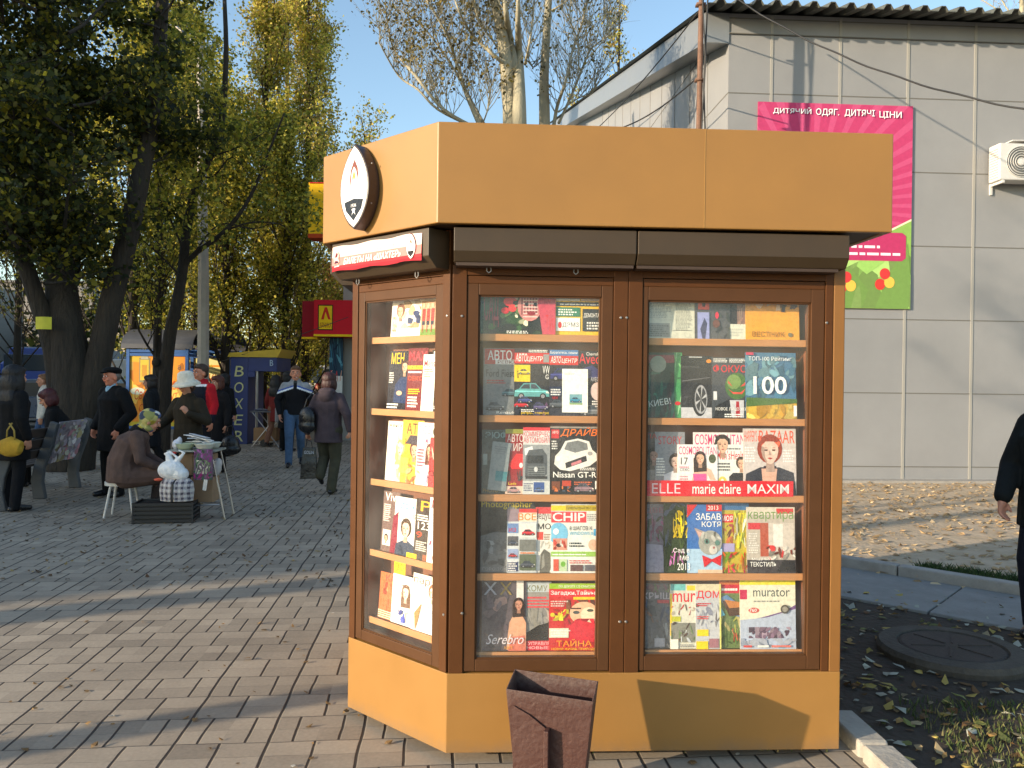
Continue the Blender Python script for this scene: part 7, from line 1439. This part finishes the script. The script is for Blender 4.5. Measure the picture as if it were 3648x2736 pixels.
bowl(660, 1580, .108, M['enamel2'], 'pale green enamel bowl on the left of the vendor table', Yt - .06)
bowl(729, 1580, .112, M['enamel'], 'white oval bowl at the front of the vendor table', Yt - .08)
bowl(758, 1570, .10, M['enamel'], 'white bowl behind the others at the right end of the vendor table', Yt + .14)
b = MB(); r_ = random.Random(4); b.uc = True
for i in range(9):
    b.col(r_.choice([(225, 222, 215), (200, 205, 215), (240, 238, 235)])); b.cbox((r_.uniform(-.06, .06), r_.uniform(-.04, .04), .02 + .009 * i), (.20, .12, .006), Euler((r_.uniform(-.15, .15), r_.uniform(-.2, .2) + .15, r_.uniform(-.4, .4))))
o = b.build('newspaper_heap', M['matte']); o.location = (X(698), Yt + .05, TH_ + .06); tag(o, 'crumpled newspapers heaped between the bowls', 'newspapers')
def lumpy(name, loc, prims, col, m, label, cat, vox=.010, fn=None):
    o = blob(name, prims, col, m, None, vox, fn); o.location = loc; return tag(o, label, cat)
M['poly'] = mat('plastic_bag', (1, 1, 1), .35, attr=True, noise=.12, nscale=25, bump=1, bscale=22, spec=.5)
lumpy('small_bag', (X(630), Yt, TH_), [('e', (0, 0, .05), (.05, .06, .06)), ('e', (.03, 0, .09), (.03, .03, .05))], (215, 215, 225), M['poly'], 'small crumpled plastic bag on the left end of the vendor table', 'bag')
# cardboard boxes under the table
M['card'] = mat('cardboard2', (.30, .20, .12), .85, noise=.18, nscale=5)
def crt(name, x0, x1, y0, y1, z0, z1, m, label, cat, rz=0):
    b = MB(); b.box(-(x1 - x0) / 2, (x1 - x0) / 2, 0, y1 - y0, 0, z1 - z0); o = b.build(name, m, bevel=.008); o.location = ((x0 + x1) / 2, y0, z0); o.rotation_euler = (0, 0, rz); return tag(o, label, cat)
crt('cardboard_box', X(688), X(765), 8.95, 9.2, .18, .47, M['card'], 'large cardboard box under the right side of the vendor table', 'box', R(4))
crt('cardboard_box', X(640), X(690), 8.98, 9.2, .48, .73, M['card'], 'smaller brown box just under the tabletop on the left', 'box', R(3))
crt('cardboard_box', X(690), X(758), 8.99, 9.2, .475, .72, M['card'], 'brown box behind the hanging floral bag', 'box', R(4))
# black crate and bags
cr = empty('crate', (X(600, 8.75), 8.62, 0), R(10), 'low black plastic crate standing on the paving under the bags', 'crate')
CW, CD, CHh = .62, .36, Z(1788, 8.7)
b = MB()
for (x0_, x1_, y0_, y1_) in ((-CW / 2, CW / 2, 0, .015), (-CW / 2, CW / 2, CD - .015, CD), (-CW / 2, -CW / 2 + .015, .016, CD - .016), (CW / 2 - .015, CW / 2, .016, CD - .016)):
    for k in range(5): b.box(x0_, x1_, y0_, y1_, .01 + k * CHh / 5, .01 + k * CHh / 5 + CHh * .13)
b.box(-CW / 2 + .01, CW / 2 - .01, .01, CD - .01, .004, .012)
b.box(-CW / 2 + .02, CW / 2 - .02, .03, CD - .03, .013, CHh * .9)
for x in (-CW / 2 - .004, CW / 2 - .016): 
    for y in (-.004, CD - .016): b.box(x, x + .02, y, y + .02, 0, CHh)
b.build('crate_body', M['black'], cr)
Yb_ = 8.72
rs_ = [(.23, .09), (.235, .115), (.23, .12), (.19, .10), (.12, .06)]
def chk(x, y, z):
    a = int(math.floor(x / .028)) % 2; c = int(math.floor(z / .028)) % 2; k = int(math.floor(x / .009)) % 2
    if a and c: return (70, 66, 80)
    if a or c: return (150, 145, 155) if k else (178, 172, 172)
    return (205, 200, 196)
zc0 = CHh + .004; zc1 = Z(1705, Yb_)
o = lumpy('checkered_bag', (X(632, Yb_), Yb_, zc0), [('t', [(0, 0, .005), (0, 0, (zc1 - zc0) * .5), (0, 0, (zc1 - zc0) * .85), (0, 0, zc1 - zc0)], [(.18, .11), (.19, .125), (.18, .11), (.14, .07)])], (180, 175, 175), M['poly'], 'checkered grey and white shopper bag on the black crate', 'bag', .009, chk)
b = MB(); b.tube([(.0, -.128, .01), (.0, -.135, .1), (.0, -.12, .2), (.02, -.06, zc1 - zc0 + .005)], [(.012, .003)] * 4, 6); s1 = b.build('strap', M['black'], o)
z3 = Z(1605, Yb_)
lumpy('plastic_bag', (X(618, Yb_), Yb_, zc1 - .01), [('e', (-.02, 0, .10), (.15, .10, .11)), ('e', (.07, 0, .06), (.10, .09, .08)), ('c', (-.03, 0, .18), (-.06, 0, .27), .05, .028), ('c', (-.06, 0, .27), (-.10, 0, z3 - zc1 - .03), .012, .009), ('c', (-.10, 0, z3 - zc1 - .03), (-.04, 0, z3 - zc1), .009, .009), ('c', (-.04, 0, z3 - zc1), (.04, 0, .24), .009, .014), ('c', (.04, 0, .24), (.03, 0, .17), .014, .04), ('c', (.04, 0, .2), (.12, 0, .29), .03, .012), ('c', (.12, 0, .29), (.06, 0, .32), .012, .010)], (238, 238, 238), M['poly'], 'full white plastic bag with tied handles on top of the checkered bag', 'bag', .0085)
lumpy('wrapped_bundle', (X(768), Yt + .02, Z(1665)), [('e', (0, 0, 0), (.06, .07, .10)), ('e', (.02, 0, .05), (.05, .06, .06))], (190, 186, 184), M['poly'], 'pale wrapped bundle hanging at the right side of the vendor table', 'bag')
lumpy('orange_packet', (X(578, 8.75), 8.66, Z(1708, 8.7)), [('e', (0, 0, 0), (.05, .03, .018))], (215, 90, 60), M['poly'], 'small orange packet between the white bag and the checkered bag', 'packet', .008)
# floral carrier hanging from the table edge
fw = X(749, 8.72) - X(684, 8.72); fz0, fz1 = Z(1712, 8.72), Z(1602, 8.72)
a = Art(fw, fz1 - fz0, (110, 90, 110), .02, 12); a.do([('m', 0, .5, 1, 1, 40, [(130, 60, 120), (90, 40, 90), (150, 90, 150), (60, 90, 60)], .14), ('m', 0, 0, 1, .3, 30, [(150, 40, 110), (170, 70, 130), (60, 100, 70)], .14), ('m', .1, .2, .9, .65, 36, [(215, 205, 195), (190, 190, 170), (120, 140, 100)], .13), ('m', 0, .3, .3, .9, 14, [(60, 110, 70), (80, 120, 80)], .1)])
o = a.build('floral_bag', m=M['matte']); o.location = (X(684, 8.72), 8.78, fz0); o.rotation_euler = (0, 0, R(3)); tag(o, 'purple floral carrier bag hanging from the front of the vendor table', 'bag')
b = MB(); b.box(0, .042, 0, .004, 0, .12); o = b.build('price_card', M['white']); o.location = (X(716, 8.72), 8.77, Z(1748, 8.72)); o.rotation_euler = (0, R(8), 0); tag(o, 'white price card dangling below the floral bag', 'card')
b = MB(); b.cbox((0, 0, .012), (.06, .04, .024)); o = b.build('red_box', mat('red_box', (.55, .03, .02), .5), bevel=.003); o.location = (X(640), Yt - .16, Z(1612)); tag(o, 'small red packet at the left front corner of the vendor table', 'packet')

# ------------------------------------------------------------------ bench and cloth
M['benchgrey'] = mat('bench_concrete', (.085, .09, .095), .8, noise=.15, nscale=8)
b1 = ground(148, 1776); b2 = ground(268, 1738)
bn = empty('park_bench', (b1.x, b1.y, 0), 0, 'grey bench with broad curved side frames and dark slats at the left', 'bench')
D = b2 - b1; L_ = D.length; bn.rotation_euler = (0, 0, math.atan2(D.y, D.x)); 
def sidef(x):
    b = MB(); prof = [(-.07, 0), (.08, 0), (.11, .25), (.08, .42), (-.02, .70), (-.12, 1.0), (-.21, .97), (-.14, .66), (-.05, .40), (-.03, .22)]
    b.prism(prof, .085, 'x', x); return b.build('side_frame', M['benchgrey'], bn, bevel=.015)
sidef(-.06); sidef(L_ * .98); sidef(-L_ * 1.02)
b = MB()
for i in range(4): b.box(-L_, L_, .09 + i * .115, .09 + i * .115 + .095, .42, .45)
b.build('seat', mat('bench_slat', (.06, .04, .03), .7, noise=.2), bn)
b = MB()
for i in range(3): b.cbox((0, .05 - .045 * i, .58 + .14 * i), (L_ * 2, .025, .11), Euler((R(16), 0, 0)))
b.build('backrest', mat('bench_slat2', (.06, .04, .03), .7, noise=.2), bn)
a = Art(.62 * L_ / .75, .56, (170, 165, 175), .01, 21); a.do([('m', 0, 0, 1, 1, 160, [(205, 200, 210), (180, 175, 190), (195, 185, 140), (215, 215, 218), (170, 165, 180), (190, 140, 150), (185, 190, 175)], .12)])
o = a.build('floral_cloth', m=M['matte']); o.matrix_world = Matrix.Translation((b1.x, b1.y, 0)) @ Matrix.Rotation(math.atan2(D.y, D.x), 4, 'Z') @ Matrix.Translation((.10, -.02, .44)) @ Matrix.Rotation(R(16), 4, 'X'); tag(o, 'pale floral cloth draped over the back of the grey bench', 'cloth')

# ------------------------------------------------------------------ vehicles far left
M['tyre'] = mat('tyre', (.02, .02, .02), .8); M['carglass'] = mat('car_glass', (.03, .04, .05), .08, spec=.7)
M['lamp'] = mat('headlamp', (.7, .7, .68), .15)
def car(px, Y, rz, col, label, L=4.2, H=1.45, kind='car'):
    t = empty('parked_' + kind, (atY(px, 1345, Y).x, Y, 0), rz, label, kind, 'vehicles parked along the street')
    m = mat('car_paint', lin(col), .3, spec=.6, coat=.6, noise=.04); W = 1.7; h = L / 2
    if kind == 'van': prof = [(-h, .3), (-h, H * .95), (-h + .2, H), (h - 1.3, H), (h - .75, H * .62), (h - .1, H * .5), (h, .6), (h, .3)]; win = [(h - 1.28, H * .93), (h - .84, H * .64), (h - 1.9, H * .64), (h - 1.9, H * .93)]
    else: prof = [(-h, .32), (-h, .82), (-h + .35, .92), (-h + 1.0, H - .03), (-h + 1.5, H), (h - 1.9, H - .02), (h - 1.15, .95), (h - .25, .82), (h, .65), (h, .32)]; win = [(-h + .62, .96), (-h + 1.08, H - .1), (h - 1.92, H - .1), (h - 1.3, .96)]
    b = MB(); b.prism(prof, W - .1, 'y', -W / 2 + .05); b.prism([(x, z) for x, z in prof if z < .96], W, 'y', -W / 2); b.build('body', m, t, bevel=.05)
    for s_ in (-1, 1):
        b = MB(); b.prism(win, .02, 'y', s_ * (W / 2 - .045) - .01); b.build('window', M['carglass'], t)
    b = MB()
    if kind == 'car': b.add([(h - 1.86, -W / 2 + .12, H - .06), (h - 1.86, W / 2 - .12, H - .06), (h - 1.17, W / 2 - .08, .99), (h - 1.17, -W / 2 + .08, .99)], [(0, 1, 2, 3)]); b.M = Matrix.Translation((.03, 0, .02))
    else: b.add([(h - 1.25, -W / 2 + .12, H * .95), (h - 1.25, W / 2 - .12, H * .95), (h - .76, W / 2 - .08, H * .66), (h - .76, -W / 2 + .08, H * .66)], [(0, 1, 2, 3)])
    o = b.build('windscreen', M['carglass'], t, fix=False); o.location = (.03, 0, .02)
    for x in (-h + .8, h - .8):
        for s_ in (-1, 1):
            b = MB(); b.M = Matrix.Translation((x, s_ * (W / 2 - .09), .31)) @ Matrix.Rotation(R(90), 4, 'X'); b.lathe([(0, -.1), (.27, -.1), (.31, -.08), (.31, .08), (.27, .1), (0, .1)], 20); wl_ = b.build('wheel', M['tyre'], t)
            b = MB(); b.M = Matrix.Translation((x, s_ * (W / 2 + .012), .31)) @ Matrix.Rotation(R(90), 4, 'X'); b.lathe([(0, -.01), (.18, -.01), (.18, .01), (0, .01)], 14); b.build('rim', M['steel'], wl_)
    for s_ in (-1, 1):
        b = MB(); b.ball((h - .04, s_ * .6, .66), (.06, .14, .08), 10, 6); b.build('headlight', M['lamp'], t)
        b = MB(); b.box(-h - .012, -h + .02, s_ * .7 - .1, s_ * .7 + .1, .62, .8); b.build('tail_light', mat('tail', (.35, .01, .01), .3), t)
    return t
car(105, 27, R(200), (170, 175, 180), 'silver car parked behind the long-haired person')
car(60, 24, R(205), (60, 75, 100), 'dark blue car at the left edge by the bench')
car(185, 30, R(195), (120, 124, 130), 'grey car seen left of the big trunk')
car(425, 26, R(185), (90, 130, 165), 'light blue car between the big trunk and the booth')
car(400, 33, R(182), (190, 190, 190), 'white van beyond the light blue car', 5, 2.25, 'van')
car(1155, 33, R(250), (200, 200, 198), 'white van in the distance beside the grey shop', 4.8, 2.1, 'van')
car(1068, 40, R(250), (120, 30, 30), 'dark red car far down the walk')
# blue lorry
lo = empty('parked_lorry', (atY(105, 1345, 34).x, 34, 0), R(8), 'blue lorry with a dark windscreen seen left of the big trunk', 'lorry', 'vehicles parked along the street')
zt_ = atY(105, 1238, 34).z; mblue = mat('lorry_blue', (.015, .055, .30), .35, coat=.4)
b = MB(); b.box(-1.2, 1.2, 0, 1.9, .6, zt_ - .6); b.build('cab', mblue, lo, bevel=.12)
b = MB(); b.prism([(-1.1, zt_ - .6), (1.1, zt_ - .6), (.95, zt_), (-.95, zt_)], 1.3, 'y', .3); b.build('roof_fairing', mblue, lo, bevel=.08)
b = MB(); b.box(-1.02, 1.02, -.03, .02, 1.75, 2.45); b.build('windscreen', M['carglass'], lo, bevel=.02)
b = MB(); b.box(-1.25, 1.25, 2.0, 9, .9, zt_ + .1); b.build('load_body', mat('lorry_box', (.12, .14, .17), .6), lo)
b = MB(); b.box(-1.22, 1.22, -.12, .1, .35, .85); b.build('bumper', M['white'], lo, bevel=.05)
for sx in (-1, 1):
    for y in (.9, 7):
        b = MB(); b.M = Matrix.Translation((sx * 1.05, y, .48)) @ Matrix.Rotation(R(90), 4, 'Y'); b.lathe([(0, -.15), (.48, -.15), (.48, .15), (0, .15)], 20); b.build('wheel', M['tyre'], lo)
    b = MB(); b.box(sx * .85 - .16, sx * .85 + .16, -.135, -.1, .5, .7); b.build('headlight', M['lamp'], lo)
